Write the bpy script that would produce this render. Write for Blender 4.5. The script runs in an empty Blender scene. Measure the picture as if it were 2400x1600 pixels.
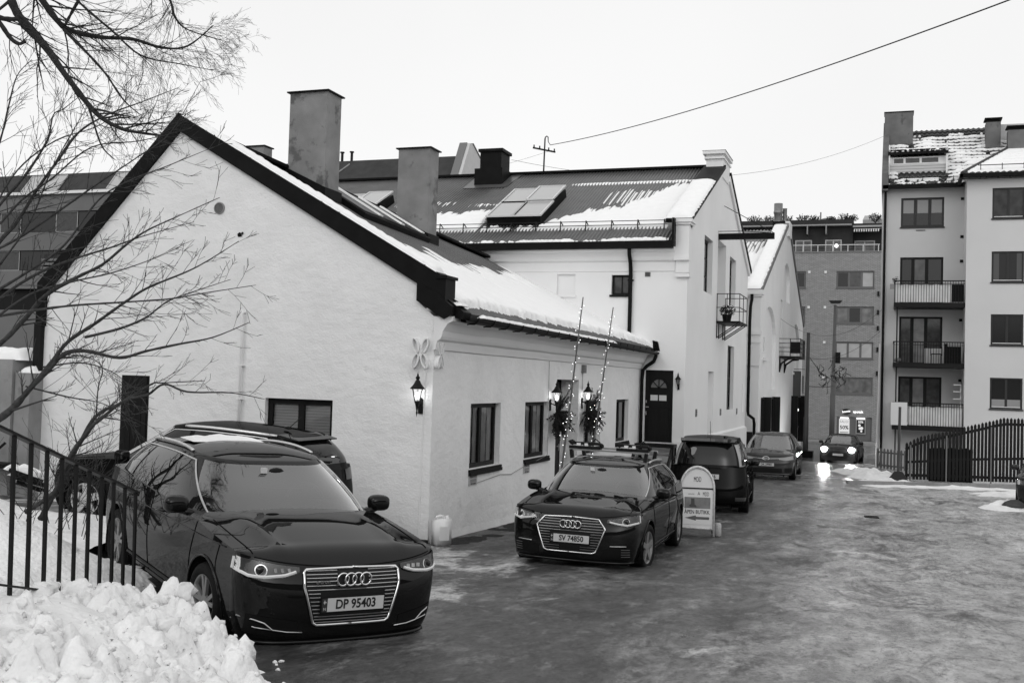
import bpy, bmesh, math, random
import numpy as np
from mathutils import Vector, Matrix, noise
from mathutils.bvhtree import BVHTree
from mathutils.geometry import tessellate_polygon

S = bpy.context.scene
COL = S.collection
rnd = random.Random(7)
R_ = math.radians

# ------------------------------------------------------------------ camera
FPX, ROLL, CAMH = 2500.0, 0.030, 2.45           # focal length in pixels of a 2400 px wide frame
YAW, PITCH = R_(19.51), math.atan(91 / 2500)
CAM = Vector((6.4076, -14.6060, CAMH))
_F0 = Vector((-math.sin(YAW), math.cos(YAW), 0)); _R0 = Vector((math.cos(YAW), math.sin(YAW), 0)); _Z = Vector((0, 0, 1))
_F = _F0 * math.cos(PITCH) + _Z * math.sin(PITCH); _U = -_F0 * math.sin(PITCH) + _Z * math.cos(PITCH)
cam = bpy.data.cameras.new('camera'); camo = bpy.data.objects.new('camera', cam); COL.objects.link(camo)
cam.sensor_width = 36; cam.lens = FPX / 2400 * 36; cam.clip_start = 0.1; cam.clip_end = 2000
_cr = _R0 * math.cos(ROLL) + _U * math.sin(ROLL); _cu = _U * math.cos(ROLL) - _R0 * math.sin(ROLL)
camo.matrix_world = Matrix(((_cr.x, _cu.x, -_F.x, CAM.x), (_cr.y, _cu.y, -_F.y, CAM.y), (_cr.z, _cu.z, -_F.z, CAM.z), (0, 0, 0, 1)))
S.camera = camo

def at(px, py, d):
    """point seen at photo pixel (px,py) that lies d metres deep into the scene"""
    a, b = px - 1200, py - 800
    c, s = math.cos(ROLL), math.sin(ROLL)
    xp = c * a + s * b; yp = c * b - s * a
    return CAM + (_F + _R0 * (xp / FPX) - _U * (yp / FPX)) * d

# ------------------------------------------------------------------ overcast sky and sun
W = bpy.data.worlds.new('World'); S.world = W; W.use_nodes = True
nt = W.node_tree; nt.nodes.clear()
out = nt.nodes.new('ShaderNodeOutputWorld')
sky = nt.nodes.new('ShaderNodeTexSky'); sky.sky_type = 'NISHITA'; sky.sun_disc = False
sky.sun_elevation = R_(16); sky.sun_rotation = R_(150); sky.dust_density = 4; sky.air_density = 1.5
bw = nt.nodes.new('ShaderNodeRGBToBW'); nt.links.new(sky.outputs[0], bw.inputs[0])
b1 = nt.nodes.new('ShaderNodeBackground'); b1.inputs[1].default_value = 0.05; nt.links.new(bw.outputs[0], b1.inputs[0])
# the even grey-white cloud layer, a little uneven
tc = nt.nodes.new('ShaderNodeTexCoord'); nz = nt.nodes.new('ShaderNodeTexNoise'); nz.inputs['Scale'].default_value = 1.3; nz.inputs['Detail'].default_value = 4
nt.links.new(tc.outputs['Generated'], nz.inputs[0])
mr = nt.nodes.new('ShaderNodeMapRange'); mr.inputs[1].default_value = .3; mr.inputs[2].default_value = .7; mr.inputs[3].default_value = .70; mr.inputs[4].default_value = .80
nt.links.new(nz.outputs[0], mr.inputs[0])
b2 = nt.nodes.new('ShaderNodeBackground'); nt.links.new(mr.outputs[0], b2.inputs[0]); b2.inputs[1].default_value = 1.0
ad = nt.nodes.new('ShaderNodeAddShader'); nt.links.new(b1.outputs[0], ad.inputs[0]); nt.links.new(b2.outputs[0], ad.inputs[1])
nt.links.new(ad.outputs[0], out.inputs[0])
sun = bpy.data.lights.new('sun', 'SUN'); sun.energy = 0.5; sun.angle = R_(25); sun.color = (1, 1, 1)
suno = bpy.data.objects.new('sun', sun); COL.objects.link(suno)
suno.rotation_euler = (R_(50), 0, R_(-30)); suno.location = (0, -20, 30)

S.view_settings.view_transform = 'Standard'; S.view_settings.look = 'None'
S.view_settings.exposure = 0.0; S.view_settings.gamma = 1; S.view_settings.use_curve_mapping = False
S.render.engine = 'CYCLES'
try:
    S.cycles.use_denoising = True; S.cycles.max_bounces = 6; S.cycles.transparent_max_bounces = 12
    S.cycles.caustics_reflective = False; S.cycles.caustics_refractive = False; S.cycles.sample_clamp_indirect = 4
except Exception: pass

# ------------------------------------------------------------------ materials (grey: the photograph is black and white)
MATS = {}
def mat(name, v, rough=.7, spec=.4, var=0.0, vscale=3.0, bump=0.0, bscale=40.0, metal=0.0, coat=0.0, emit=0.0, stretch=None, bump2=None, stain=None, detail=6, bdist=.02):
    """grey Principled material; v base value, var noise variation of the base, bump fine relief"""
    if name in MATS: return MATS[name]
    m = bpy.data.materials.new(name); m.use_nodes = True; n = m.node_tree.nodes; l = m.node_tree.links
    p = n['Principled BSDF']
    p.inputs['Base Color'].default_value = (v, v, v, 1); p.inputs['Roughness'].default_value = rough
    p.inputs['Specular IOR Level'].default_value = spec; p.inputs['Metallic'].default_value = metal
    p.inputs['Coat Weight'].default_value = coat; p.inputs['Coat Roughness'].default_value = .04
    if emit: p.inputs['Emission Color'].default_value = (1, 1, 1, 1); p.inputs['Emission Strength'].default_value = emit
    co = n.new('ShaderNodeTexCoord'); mp = n.new('ShaderNodeMapping'); l.new(co.outputs['Object'], mp.inputs[0])
    if stretch: mp.inputs['Scale'].default_value = stretch
    col = None
    if var:
        t = n.new('ShaderNodeTexNoise'); t.inputs['Scale'].default_value = vscale; t.inputs['Detail'].default_value = detail; l.new(mp.outputs[0], t.inputs[0])
        r = n.new('ShaderNodeMapRange'); r.inputs[1].default_value = .25; r.inputs[2].default_value = .75
        r.inputs[3].default_value = max(v * (1 - var), 0); r.inputs[4].default_value = min(v * (1 + var), 1); l.new(t.outputs[0], r.inputs[0]); col = r.outputs[0]
    if stain:   # (scale, threshold, value): blotches with a shape of their own
        t = n.new('ShaderNodeTexNoise'); t.inputs['Scale'].default_value = stain[0]; t.inputs['Detail'].default_value = 7; t.inputs['Roughness'].default_value = .65; l.new(mp.outputs[0], t.inputs[0])
        r = n.new('ShaderNodeMapRange'); r.inputs[1].default_value = stain[1]; r.inputs[2].default_value = stain[1] + .07; l.new(t.outputs[0], r.inputs[0])
        mx = n.new('ShaderNodeMix'); mx.data_type = 'FLOAT'; l.new(r.outputs[0], mx.inputs[0])
        if col: l.new(col, mx.inputs[2])
        else: mx.inputs[2].default_value = v
        mx.inputs[3].default_value = stain[2]; col = mx.outputs[0]
    if col: l.new(col, p.inputs['Base Color'])
    h = None
    if bump:
        t = n.new('ShaderNodeTexNoise'); t.inputs['Scale'].default_value = bscale; t.inputs['Detail'].default_value = 5; l.new(mp.outputs[0], t.inputs[0])
        b = n.new('ShaderNodeBump'); b.inputs['Strength'].default_value = bump; b.inputs['Distance'].default_value = bdist; l.new(t.outputs[0], b.inputs['Height']); h = b
    if bump2:   # (strength, scale, distance)
        t = n.new('ShaderNodeTexNoise'); t.inputs['Scale'].default_value = bump2[1]; t.inputs['Detail'].default_value = 3; l.new(mp.outputs[0], t.inputs[0])
        b = n.new('ShaderNodeBump'); b.inputs['Strength'].default_value = bump2[0]; b.inputs['Distance'].default_value = bump2[2]; l.new(t.outputs[0], b.inputs['Height'])
        if h: l.new(h.outputs[0], b.inputs['Normal'])
        h = b
    if h: l.new(h.outputs[0], p.inputs['Normal'])
    MATS[name] = m
    return m

def emis(name, strength, v=1.0):
    if name in MATS: return MATS[name]
    m = bpy.data.materials.new(name); m.use_nodes = True; n = m.node_tree.nodes; n.clear()
    e = n.new('ShaderNodeEmission'); e.inputs[0].default_value = (v, v, v, 1); e.inputs[1].default_value = strength
    o = n.new('ShaderNodeOutputMaterial'); m.node_tree.links.new(e.outputs[0], o.inputs[0]); MATS[name] = m
    return m

def glass(name, tr=.7, tint=.85, rough=.0, ior=1.5, boost=1.0):
    """thin pane: part see-through, mirror by Fresnel"""
    m = bpy.data.materials.new(name); m.use_nodes = True; n = m.node_tree.nodes; l = m.node_tree.links; n.clear()
    t = n.new('ShaderNodeBsdfTransparent'); t.inputs[0].default_value = (tint, tint, tint, 1)
    d = n.new('ShaderNodeBsdfDiffuse'); d.inputs[0].default_value = (.03, .03, .03, 1)
    mx0 = n.new('ShaderNodeMixShader'); mx0.inputs[0].default_value = tr; l.new(d.outputs[0], mx0.inputs[1]); l.new(t.outputs[0], mx0.inputs[2])
    g = n.new('ShaderNodeBsdfGlossy'); g.inputs['Roughness'].default_value = rough
    f = n.new('ShaderNodeFresnel'); f.inputs[0].default_value = ior
    mm = n.new('ShaderNodeMath'); mm.operation = 'MULTIPLY'; mm.use_clamp = True; mm.inputs[1].default_value = boost; l.new(f.outputs[0], mm.inputs[0])
    mx = n.new('ShaderNodeMixShader'); l.new(mm.outputs[0], mx.inputs[0]); l.new(mx0.outputs[0], mx.inputs[1]); l.new(g.outputs[0], mx.inputs[2])
    o = n.new('ShaderNodeOutputMaterial'); l.new(mx.outputs[0], o.inputs[0]); MATS[name] = m
    return m

plaster = mat('rough white plaster', .80, .85, .15, var=.07, vscale=1.3, bump=.5, bscale=30, bump2=(.42, 5.0, .045), bdist=.013, stretch=(1, 1, 1.25), stain=(1.3, .63, .70))
plaster2 = mat('white plaster', .78, .85, .2, var=.04, vscale=.8, bump=.25, bscale=60, bump2=(.2, 2.0, .03), bdist=.01)
trim_w = mat('white trim', .80, .75, .2, var=.03, vscale=2, bump=.2, bscale=50, bdist=.008)
render_g = mat('grey render', .50, .9, .2, var=.05, vscale=.6, bump=.3, bscale=60, bdist=.008)
render_g2 = mat('pale grey render', .58, .9, .2, var=.04, vscale=.5, bump=.3, bscale=60, bdist=.008)
chimney_m = mat('weathered chimney render', .23, .9, .2, var=.22, vscale=2.5, bump=.5, bscale=50, stain=(1.9, .57, .12), bdist=.01)
concrete = mat('concrete', .27, .9, .2, var=.2, vscale=3, bump=.4, bscale=40, stain=(1.5, .6, .2))
black_metal = mat('black sheet metal', .008, .5, .08, var=.3, vscale=5, bump=.05, bscale=20)
dark_metal = mat('dark painted iron', .010, .5, .15, bump=.1, bscale=90)
grey_metal = mat('grey metal', .25, .45, .5, var=.15, vscale=6, metal=.6)
alu = mat('aluminium', .6, .3, .5, metal=.9, var=.05)
corr_dark = mat('weathered corrugated sheet', .085, .30, .5, var=.25, vscale=2.2, bump=.1, bscale=60)
black_wood = mat('black painted timber', .010, .5, .14, var=.3, vscale=8, bump=.25, bscale=60, stretch=(1, 1, .12))
fence_wood = mat('dark stained boards', .016, .75, .1, var=.45, vscale=9, bump=.3, bscale=50, stretch=(1, 1, .15))
grey_wood = mat('weathered boards', .12, .8, .2, var=.35, vscale=8, bump=.3, bscale=40, stretch=(1, 1, .15))
snow_m = mat('snow', .90, .75, .3, var=.03, vscale=5, bump=.35, bscale=30, bump2=(.3, 6, .04), bdist=.02)
snow_dirty = mat('dirty snow', .80, .7, .3, var=.14, vscale=3, bump=.6, bscale=24, bump2=(.6, 6, .05), stain=(12, .66, .26), bdist=.02)
bark = mat('bark', .030, .85, .2, var=.4, vscale=30, bump=.5, bscale=60)
bark2 = mat('grey bark', .050, .85, .2, var=.4, vscale=30, bump=.5, bscale=60)
rubber = mat('rubber', .008, .75, .12, bump=.1, bscale=50)
plastic_b = mat('black plastic', .008, .5, .2)
white_plastic = mat('white plastic', .75, .35, .5)
pane_dark = mat('dark window pane', .010, .03, .5)
pane_mid = mat('grey window pane', .06, .05, .5, var=.5, vscale=3)
curtain_m = mat('curtain cloth', .62, .9, .1, var=.2, vscale=4)
blind_m = mat('window blind', .8, .8, .2)
room_m = mat('dark room', .02, .9, .1)
clear_glass = glass('clear pane', .9, .9)
foliage = mat('fir needles', .022, .7, .3, var=.5, vscale=20)
def lit_glass(name, e):
    m = bpy.data.materials.new(name); m.use_nodes = True; n = m.node_tree.nodes; l = m.node_tree.links; n.clear()
    a = n.new('ShaderNodeEmission'); a.inputs[1].default_value = e; t = n.new('ShaderNodeBsdfTransparent'); x = n.new('ShaderNodeMixShader'); x.inputs[0].default_value = .5
    o = n.new('ShaderNodeOutputMaterial'); l.new(a.outputs[0], x.inputs[1]); l.new(t.outputs[0], x.inputs[2]); l.new(x.outputs[0], o.inputs[0]); MATS[name] = m; return m
lamp_on = lit_glass('lamp glass lit', .95); lamp_bulb = emis('lamp bulb lit', 45.0)
bulb_on = emis('fairy bulb lit', 6.0)

# ------------------------------------------------------------------ mesh helpers
class MB:
    def __init__(s): s.v = []; s.f = []
    def quad(s, a, b, c, d):
        n = len(s.v); s.v += [tuple(a), tuple(b), tuple(c), tuple(d)]; s.f.append((n, n + 1, n + 2, n + 3)); return s
    def tri(s, a, b, c):
        n = len(s.v); s.v += [tuple(a), tuple(b), tuple(c)]; s.f.append((n, n + 1, n + 2)); return s
    def hexa(s, p):   # 8 corners: bottom 0-3 ccw, top 4-7
        n = len(s.v); s.v += [tuple(q) for q in p]
        for f in ((0, 3, 2, 1), (4, 5, 6, 7), (0, 1, 5, 4), (1, 2, 6, 5), (2, 3, 7, 6), (3, 0, 4, 7)): s.f.append(tuple(n + i for i in f))
        return s
    def box(s, x0, x1, y0, y1, z0, z1, fr=None):
        p = [(x0, y0, z0), (x1, y0, z0), (x1, y1, z0), (x0, y1, z0), (x0, y0, z1), (x1, y0, z1), (x1, y1, z1), (x0, y1, z1)]
        if fr: p = [fr(*q) for q in p]
        return s.hexa(p)
    def bar(s, a, b, w, h=None, up=(0, 0, 1)):
        a, b = Vector(a), Vector(b); h = w if h is None else h
        d = (b - a).normalized(); up = Vector(up)
        if abs(d.dot(up)) > .98: up = Vector((0, 1, 0))
        r = d.cross(up).normalized() * (w / 2); u = r.cross(d).normalized() * (h / 2)
        return s.hexa([a - r - u, a + r - u, b + r - u, b - r - u, a - r + u, a + r + u, b + r + u, b - r + u])
    def tube(s, pts, rad, n=6, cap=True):
        pts = [Vector(p) for p in pts]; m = len(pts)
        if not isinstance(rad, (list, tuple)): rad = [rad] * m
        base = len(s.v); pu = None
        for i, p in enumerate(pts):
            d = (pts[min(i + 1, m - 1)] - pts[max(i - 1, 0)])
            if d.length < 1e-9: d = Vector((0, 0, 1))
            d.normalize()
            if pu is None: pu = Vector((0, 0, 1)) if abs(d.z) < .9 else Vector((1, 0, 0))
            u = pu - d * pu.dot(d)
            if u.length < 1e-6: u = d.orthogonal()
            u.normalize(); w = d.cross(u); pu = u
            for k in range(n):
                a = 2 * math.pi * k / n; s.v.append(tuple(p + (u * math.cos(a) + w * math.sin(a)) * rad[i]))
        for i in range(m - 1):
            for k in range(n):
                a = base + i * n + k; b = base + i * n + (k + 1) % n; s.f.append((a, b, b + n, a + n))
        if cap:
            s.f.append(tuple(base + k for k in reversed(range(n)))); s.f.append(tuple(base + (m - 1) * n + k for k in range(n)))
        return s
    def lathe(s, prof, o=(0, 0, 0), n=16, ax='z', fr=None):
        base = len(s.v); m = len(prof)
        for (r, h) in prof:
            for k in range(n):
                a = 2 * math.pi * k / n; c, d = r * math.cos(a), r * math.sin(a)
                q = (c, d, h) if ax == 'z' else ((h, c, d) if ax == 'x' else (c, h, d))
                q = (q[0] + o[0], q[1] + o[1], q[2] + o[2])
                s.v.append(tuple(fr(*q)) if fr else q)
        for i in range(m - 1):
            for k in range(n):
                a = base + i * n + k; b = base + i * n + (k + 1) % n; s.f.append((a, b, b + n, a + n))
        return s
    def disc(s, c, r, n=16, fr=None, rz=None):
        base = len(s.v)
        for k in range(n):
            a = 2 * math.pi * k / n; q = (c[0] + r * math.cos(a), c[1] + (rz or r) * math.sin(a), c[2]); s.v.append(tuple(fr(*q)) if fr else q)
        s.f.append(tuple(range(base, base + n))); return s
    def prism(s, poly, fr, c0, c1):
        """2-D polygon (a,b) in frame fr extruded from depth c0 to c1"""
        n = len(poly); base = len(s.v)
        s.v += [tuple(fr(a, b, c0)) for a, b in poly] + [tuple(fr(a, b, c1)) for a, b in poly]
        t = tessellate_polygon([[Vector((a, b, 0)) for a, b in poly]])
        for f in t: s.f.append(tuple(base + i for i in f)); s.f.append(tuple(base + n + i for i in reversed(f)))
        for i in range(n):
            j = (i + 1) % n; s.f.append((base + i, base + j, base + n + j, base + n + i))
        return s
    def sheet(s, loops, fr, c=0.0):
        """polygon with holes, flat"""
        flat = [q for lp in loops for q in lp]; base = len(s.v)
        s.v += [tuple(fr(a, b, c)) for a, b in flat]
        for f in tessellate_polygon([[Vector((a, b, 0)) for a, b in lp] for lp in loops]): s.f.append(tuple(base + i for i in f))
        return s
    def rim(s, loop, fr, c0, c1):
        n = len(loop); base = len(s.v)
        s.v += [tuple(fr(a, b, c0)) for a, b in loop] + [tuple(fr(a, b, c1)) for a, b in loop]
        for i in range(n):
            j = (i + 1) % n; s.f.append((base + i, base + j, base + n + j, base + n + i))
        return s
    def grid(s, fn, nu, nv, keep=None):
        base = len(s.v)
        for i in range(nu + 1):
            for j in range(nv + 1): s.v.append(tuple(fn(i / nu, j / nv)))
        for i in range(nu):
            for j in range(nv):
                a = base + i * (nv + 1) + j
                if keep is None or keep(i / nu, j / nv): s.f.append((a, a + nv + 1, a + nv + 2, a + 1))
        return s
    def blob(s, c, r, sub=1, sc=(1, 1, 1), jit=0.0, seed=0):
        bm = bmesh.new(); bmesh.ops.create_icosphere(bm, subdivisions=sub, radius=1)
        base = len(s.v); bm.verts.ensure_lookup_table()
        for v in bm.verts:
            k = r * (1 + jit * noise.noise(v.co * 1.7 + Vector((seed * 3.1, seed * 1.7, seed))))
            s.v.append((c[0] + v.co.x * k * sc[0], c[1] + v.co.y * k * sc[1], c[2] + v.co.z * k * sc[2]))
        for f in bm.faces: s.f.append(tuple(base + v.index for v in f.verts))
        bm.free(); return s
    def mesh(s, name, m, smooth=False):
        me = bpy.data.meshes.new(name); me.from_pydata(s.v, [], s.f)
        if m: me.materials.append(m)
        if smooth: me.polygons.foreach_set('use_smooth', [True] * len(me.polygons))
        me.update(); return me
    def build(s, name, m, parent=None, smooth=False, fix=False, **tags):
        me = s.mesh(name, m, smooth)
        if fix:
            bm = bmesh.new(); bm.from_mesh(me); bmesh.ops.remove_doubles(bm, verts=bm.verts, dist=1e-5); bmesh.ops.recalc_face_normals(bm, faces=bm.faces); bm.to_mesh(me); bm.free()
        return link(name, me, parent, **tags)

def link(name, me, parent=None, label=None, cat=None, group=None, kind=None):
    o = bpy.data.objects.new(name, me); COL.objects.link(o)
    if parent:
        o.parent = parent
        if not parent.get('local'): o.matrix_parent_inverse = parent_inv(parent)
    if label: o['label'] = label
    if cat: o['category'] = cat
    if group: o['group'] = group
    if kind: o['kind'] = kind
    return o
_PM = {}
def parent_inv(p):
    return Matrix.Translation(-Vector(_PM.get(p.name, (0, 0, 0))))

def thing(name, label, cat, loc=(0, 0, 0), group=None, rot=None, local=False):
    """an Empty at the base of a thing; world-space parts unless local"""
    o = bpy.data.objects.new(name, None); COL.objects.link(o); o.empty_display_size = .2
    o.location = loc; o['label'] = label; o['category'] = cat
    if rot: o.rotation_euler = rot
    if group: o['group'] = group
    if local: o['local'] = 1
    _PM[o.name] = tuple(loc)
    return o

def copy_tree(o, parent=None):
    c = o.copy(); COL.objects.link(c)
    if parent: c.parent = parent; c.matrix_parent_inverse = o.matrix_parent_inverse.copy()
    for ch in [q for q in o.children]: copy_tree(ch, c)
    return c

class Fr:
    """frame: a along u, b up v, c outward n"""
    def __init__(s, o, u, v, n): s.o, s.u, s.v, s.n = Vector(o), Vector(u), Vector(v), Vector(n)
    def __call__(s, a, b, c=0.0): return s.o + s.u * a + s.v * b + s.n * c

def rect(a0, a1, b0, b1): return [(a0, b0), (a1, b0), (a1, b1), (a0, b1)]

def smooth(x, a, b):
    t = min(max((x - a) / (b - a), 0), 1); return t * t * (3 - 2 * t)
def lerp_tab(tab, x):
    if x <= tab[0][0]: return tab[0][1]
    for (x0, y0), (x1, y1) in zip(tab, tab[1:]):
        if x <= x1: return y0 + (y1 - y0) * (x - x0) / (x1 - x0)
    return tab[-1][1]
def fbm(x, y, z=0.0, o=4): return noise.fractal(Vector((x, y, z)), 1.0, 2.0, o)

def text_mesh(txt, size, name='text', sx=1.0, bold=0.0, ext=.001):
    cu = bpy.data.curves.new(name, 'FONT'); cu.body = txt; cu.size = size; cu.align_x = 'CENTER'; cu.align_y = 'CENTER'; cu.extrude = ext; cu.offset = bold
    cu.resolution_u = 3
    o = bpy.data.objects.new(name, cu); COL.objects.link(o)
    dg = bpy.context.evaluated_depsgraph_get(); me = bpy.data.meshes.new_from_object(o.evaluated_get(dg))
    bpy.data.objects.remove(o); bpy.data.curves.remove(cu)
    if sx != 1:
        for v in me.vertices: v.co.x *= sx
    return me
def put_text(txt, size, fr, a, b, c, m, parent, name='lettering', sx=1.0, bold=0.0, rotz=0.0):
    me = text_mesh(txt, size, name, sx, bold); cr, sr = math.cos(rotz), math.sin(rotz)
    for v in me.vertices:
        x, y = v.co.x * cr - v.co.y * sr, v.co.x * sr + v.co.y * cr
        v.co = fr(a + x, b + y, c + v.co.z)
    me.materials.clear(); me.materials.append(m)
    return link(name, me, parent)

def window(parent, fr, a0, a1, b0, b1, rec=.12, fw=.06, mull=(.5,), trans=(), fm=None, pm=None, sill=True, bars=.05, name='window', curtain=None, sillm=None, depth=.05):
    """framed window set back rec metres; frame part with pane sub-parts"""
    fm = fm or black_wood; pm = pm or pane_dark
    w = a1 - a0; h = b1 - b0; m = MB(); c0, c1 = -rec - depth, -rec
    m.box(a0, a0 + fw, b0, b1, c0, c1, fr).box(a1 - fw, a1, b0, b1, c0, c1, fr)
    m.box(a0 + fw, a1 - fw, b0, b0 + fw, c0, c1, fr).box(a0 + fw, a1 - fw, b1 - fw, b1, c0, c1, fr)
    xs = [a0 + fw] + [v for t in mull for v in (a0 + w * t - bars / 2, a0 + w * t + bars / 2)] + [a1 - fw]
    for t in mull: m.box(a0 + w * t - bars / 2, a0 + w * t + bars / 2, b0 + fw, b1 - fw, c0 + .004, c1 - .004, fr)
    ys = [b0 + fw] + [v for t in trans for v in (b0 + h * t - bars / 3, b0 + h * t + bars / 3)] + [b1 - fw]
    for t in trans: m.box(a0 + fw, a1 - fw, b0 + h * t - bars / 3, b0 + h * t + bars / 3, c0 + .008, c1 - .008, fr)
    o = m.build(name, fm, parent)
    for i in range(0, len(xs), 2):
        for j in range(0, len(ys), 2):
            q = pm[(i // 2) % len(pm)] if isinstance(pm, (list, tuple)) else pm
            c = c1 - .025
            sub(MB().quad(fr(xs[i], ys[j], c), fr(xs[i + 1], ys[j], c), fr(xs[i + 1], ys[j + 1], c), fr(xs[i], ys[j + 1], c)), 'pane', q, o)
    if sill:
        s = MB().box(a0 - .04, a1 + .04, b0 - .06, b0 - .003, -rec + .002, .05, fr); sub(s, 'sill', sillm or fm, o)
    return o
def sub(mb, name, m, parent, smooth=False):
    """sub-part in world space under a part that itself sits in world space"""
    me = mb.mesh(name, m, smooth); o = bpy.data.objects.new(name, me); COL.objects.link(o); o.parent = parent
    return o
# ================================================================== ground
GY = [(-40, 1.6), (-15, .85), (-6, .36), (0, .0), (4, -.12), (10, -.27), (22, -.5), (40, -1.05), (70, -1.5), (140, -1.8)]
def gnd(x, y):
    z = lerp_tab(GY, y)
    if x < -.4: z += min(.036 * (-x - .4), .4) * (1 - smooth(y, -.6, .6))
    if x > 9: z += .02 * min(x - 9, 12) * (1 - smooth(y, 14, 24))
    return z
def spacing(segs):
    r = []
    for a, b, st in segs:
        n = max(1, int(round((b - a) / st))); r += [a + (b - a) * i / n for i in range(n)]
    return r + [segs[-1][1]]
gx = spacing([(-160, -20, 20), (-20, -2, 1), (-2, 11, .1), (11, 20, .6), (20, 160, 20)])
gyv = spacing([(-45, -12, 3), (-12, 8, .1), (8, 24, .2), (24, 60, 1), (60, 160, 10)])
g = MB()
for x in gx:
    for y in gyv:
        z = gnd(x, y)
        if -12 <= y <= 30 and -2 <= x <= 12:
            z += .014 * fbm(x * .9, y * .55, 1) + .012 * fbm(x * 3.1, y * 2.2, 4, 3) * smooth(x, 1.5, 5)
            # wheel ruts pressed into the ice
            for rx, ry in ((5.0, .006), (6.5, .008)):
                z -= .02 * math.exp(-((x - rx - .25 * math.sin(y * .22)) / .22) ** 2)
        g.v.append((x, y, z))
ny = len(gyv)
for i in range(len(gx) - 1):
    for j in range(ny - 1):
        a = i * ny + j; g.f.append((a, a + ny, a + ny + 1, a + 1))
# wet asphalt under a patchy film of ice and packed snow
m = bpy.data.materials.new('icy asphalt'); m.use_nodes = True; n = m.node_tree.nodes; l = m.node_tree.links; p = n['Principled BSDF']
co = n.new('ShaderNodeTexCoord'); sx = n.new('ShaderNodeSeparateXYZ'); l.new(co.outputs['Object'], sx.inputs[0])
def _noise(sc, det=6, rough=.6, vec=None, dist=0.0):
    t = n.new('ShaderNodeTexNoise'); t.inputs['Scale'].default_value = sc; t.inputs['Detail'].default_value = det; t.inputs['Roughness'].default_value = rough; t.inputs['Distortion'].default_value = dist
    l.new((vec or co.outputs['Object']), t.inputs[0]); return t.outputs[0]
def _map(src, a, b, c, d):
    r = n.new('ShaderNodeMapRange'); r.inputs[1].default_value = a; r.inputs[2].default_value = b; r.inputs[3].default_value = c; r.inputs[4].default_value = d; l.new(src, r.inputs[0]); return r.outputs[0]
def _math(op, a, b=None):
    t = n.new('ShaderNodeMath'); t.operation = op
    for i, q in enumerate((a, b)):
        if q is None: continue
        if isinstance(q, (int, float)): t.inputs[i].default_value = q
        else: l.new(q, t.inputs[i])
    return t.outputs[0]
def _mix(f, a, b):
    t = n.new('ShaderNodeMix'); t.data_type = 'FLOAT'
    for i, q in ((0, f), (2, a), (3, b)):
        if isinstance(q, (int, float)): t.inputs[i].default_value = q
        else: l.new(q, t.inputs[i])
    return t.outputs[0]
mpn = n.new('ShaderNodeMapping'); mpn.inputs['Rotation'].default_value = (0, 0, R_(8)); mpn.inputs['Scale'].default_value = (1.5, .50, 1); l.new(co.outputs['Object'], mpn.inputs[0])
mps = n.new('ShaderNodeMapping'); mps.inputs['Rotation'].default_value = (0, 0, R_(-14)); mps.inputs['Scale'].default_value = (1.3, .62, 1); l.new(co.outputs['Object'], mps.inputs[0])
streak = _noise(.62, 12, .70, mpn.outputs[0], .35)     # long patches drawn out along the street by traffic
big = _noise(.22, 6, .6)
mid = _noise(2.4, 12, .74, mps.outputs[0], .5)
fine = _noise(9, 10, .78, mps.outputs[0])
grit = _noise(55, 5, .8)
xg = _map(sx.outputs[0], 4.0, 7.8, -.10, .36)          # more ice on the open right side, out of the wheel tracks
yg = _map(sx.outputs[1], 8, 22, 0, .10)
icev = _math('ADD', _math('ADD', _math('MULTIPLY', streak, .80), _math('MULTIPLY', mid, .55)), _math('ADD', _math('ADD', _math('MULTIPLY', big, .35), -.36), _math('ADD', xg, yg)))
ice = _map(icev, .40, .78, 0, 1)
asphalt = _math('MULTIPLY', _map(fine, .30, .70, .024, .095), _map(grit, .3, .7, .65, 1.35))
icecol = _map(_math('ADD', _math('MULTIPLY', mid, .6), _math('MULTIPLY', fine, .4)), .36, .66, .17, .58)
c1 = _mix(ice, asphalt, icecol)
pt = _noise(.7, 11, .70, mps.outputs[0], .4)
wallband = _math('MULTIPLY', _map(sx.outputs[0], 3.4, 1.4, 0, .15), _map(sx.outputs[1], -6.5, -4.5, 0, 1))
wallband = _math('MULTIPLY', wallband, _map(sx.outputs[1], -1.0, 1.0, 1, 0))
snowm = _map(_math('ADD', _math('ADD', pt, wallband), _math('ADD', _map(sx.outputs[0], 6.2, 10.5, 0, .15), _math('MULTIPLY', _map(sx.outputs[1], 10, 21, 0, .20), _map(sx.outputs[0], 4.6, 6.6, 0, 1)))), .62, .70, 0, 1)
c2 = _mix(snowm, c1, _map(fine, .3, .7, .38, .72))
# dark melted spots, tyre-polished lanes, grit
melt = _map(_noise(.95, 11, .74, mps.outputs[0], .7), .52, .62, 0, .95)
c3 = _mix(_math('MULTIPLY', melt, _map(sx.outputs[0], 5, 11, 1, .5)), c2, .028)
speck = _map(_noise(15, 9, .85, mps.outputs[0]), .54, .60, 0, .85)
c4 = _mix(speck, c3, _math('MULTIPLY', c3, .30))
blot = _map(_noise(4.2, 9, .80, mps.outputs[0]), .53, .575, 0, .62)
c4 = _mix(blot, c4, _math('MULTIPLY', c4, .38))
blot2 = _map(_noise(1.7, 10, .80, mpn.outputs[0], .3), .545, .60, 0, .55)
c4 = _mix(blot2, c4, _math('MULTIPLY', c4, .45))
flake = _map(_noise(3.1, 10, .82, mps.outputs[0]), .555, .60, 0, .5)
c4 = _mix(_math('MULTIPLY', flake, _map(sx.outputs[0], 2.5, 8, .25, 1)), c4, .46)
glint = _map(_noise(13, 8, .8), .64, .70, 0, .55)
c5 = _mix(_math('MULTIPLY', glint, ice), c4, .62)
l.new(c5, p.inputs['Base Color'])
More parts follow.
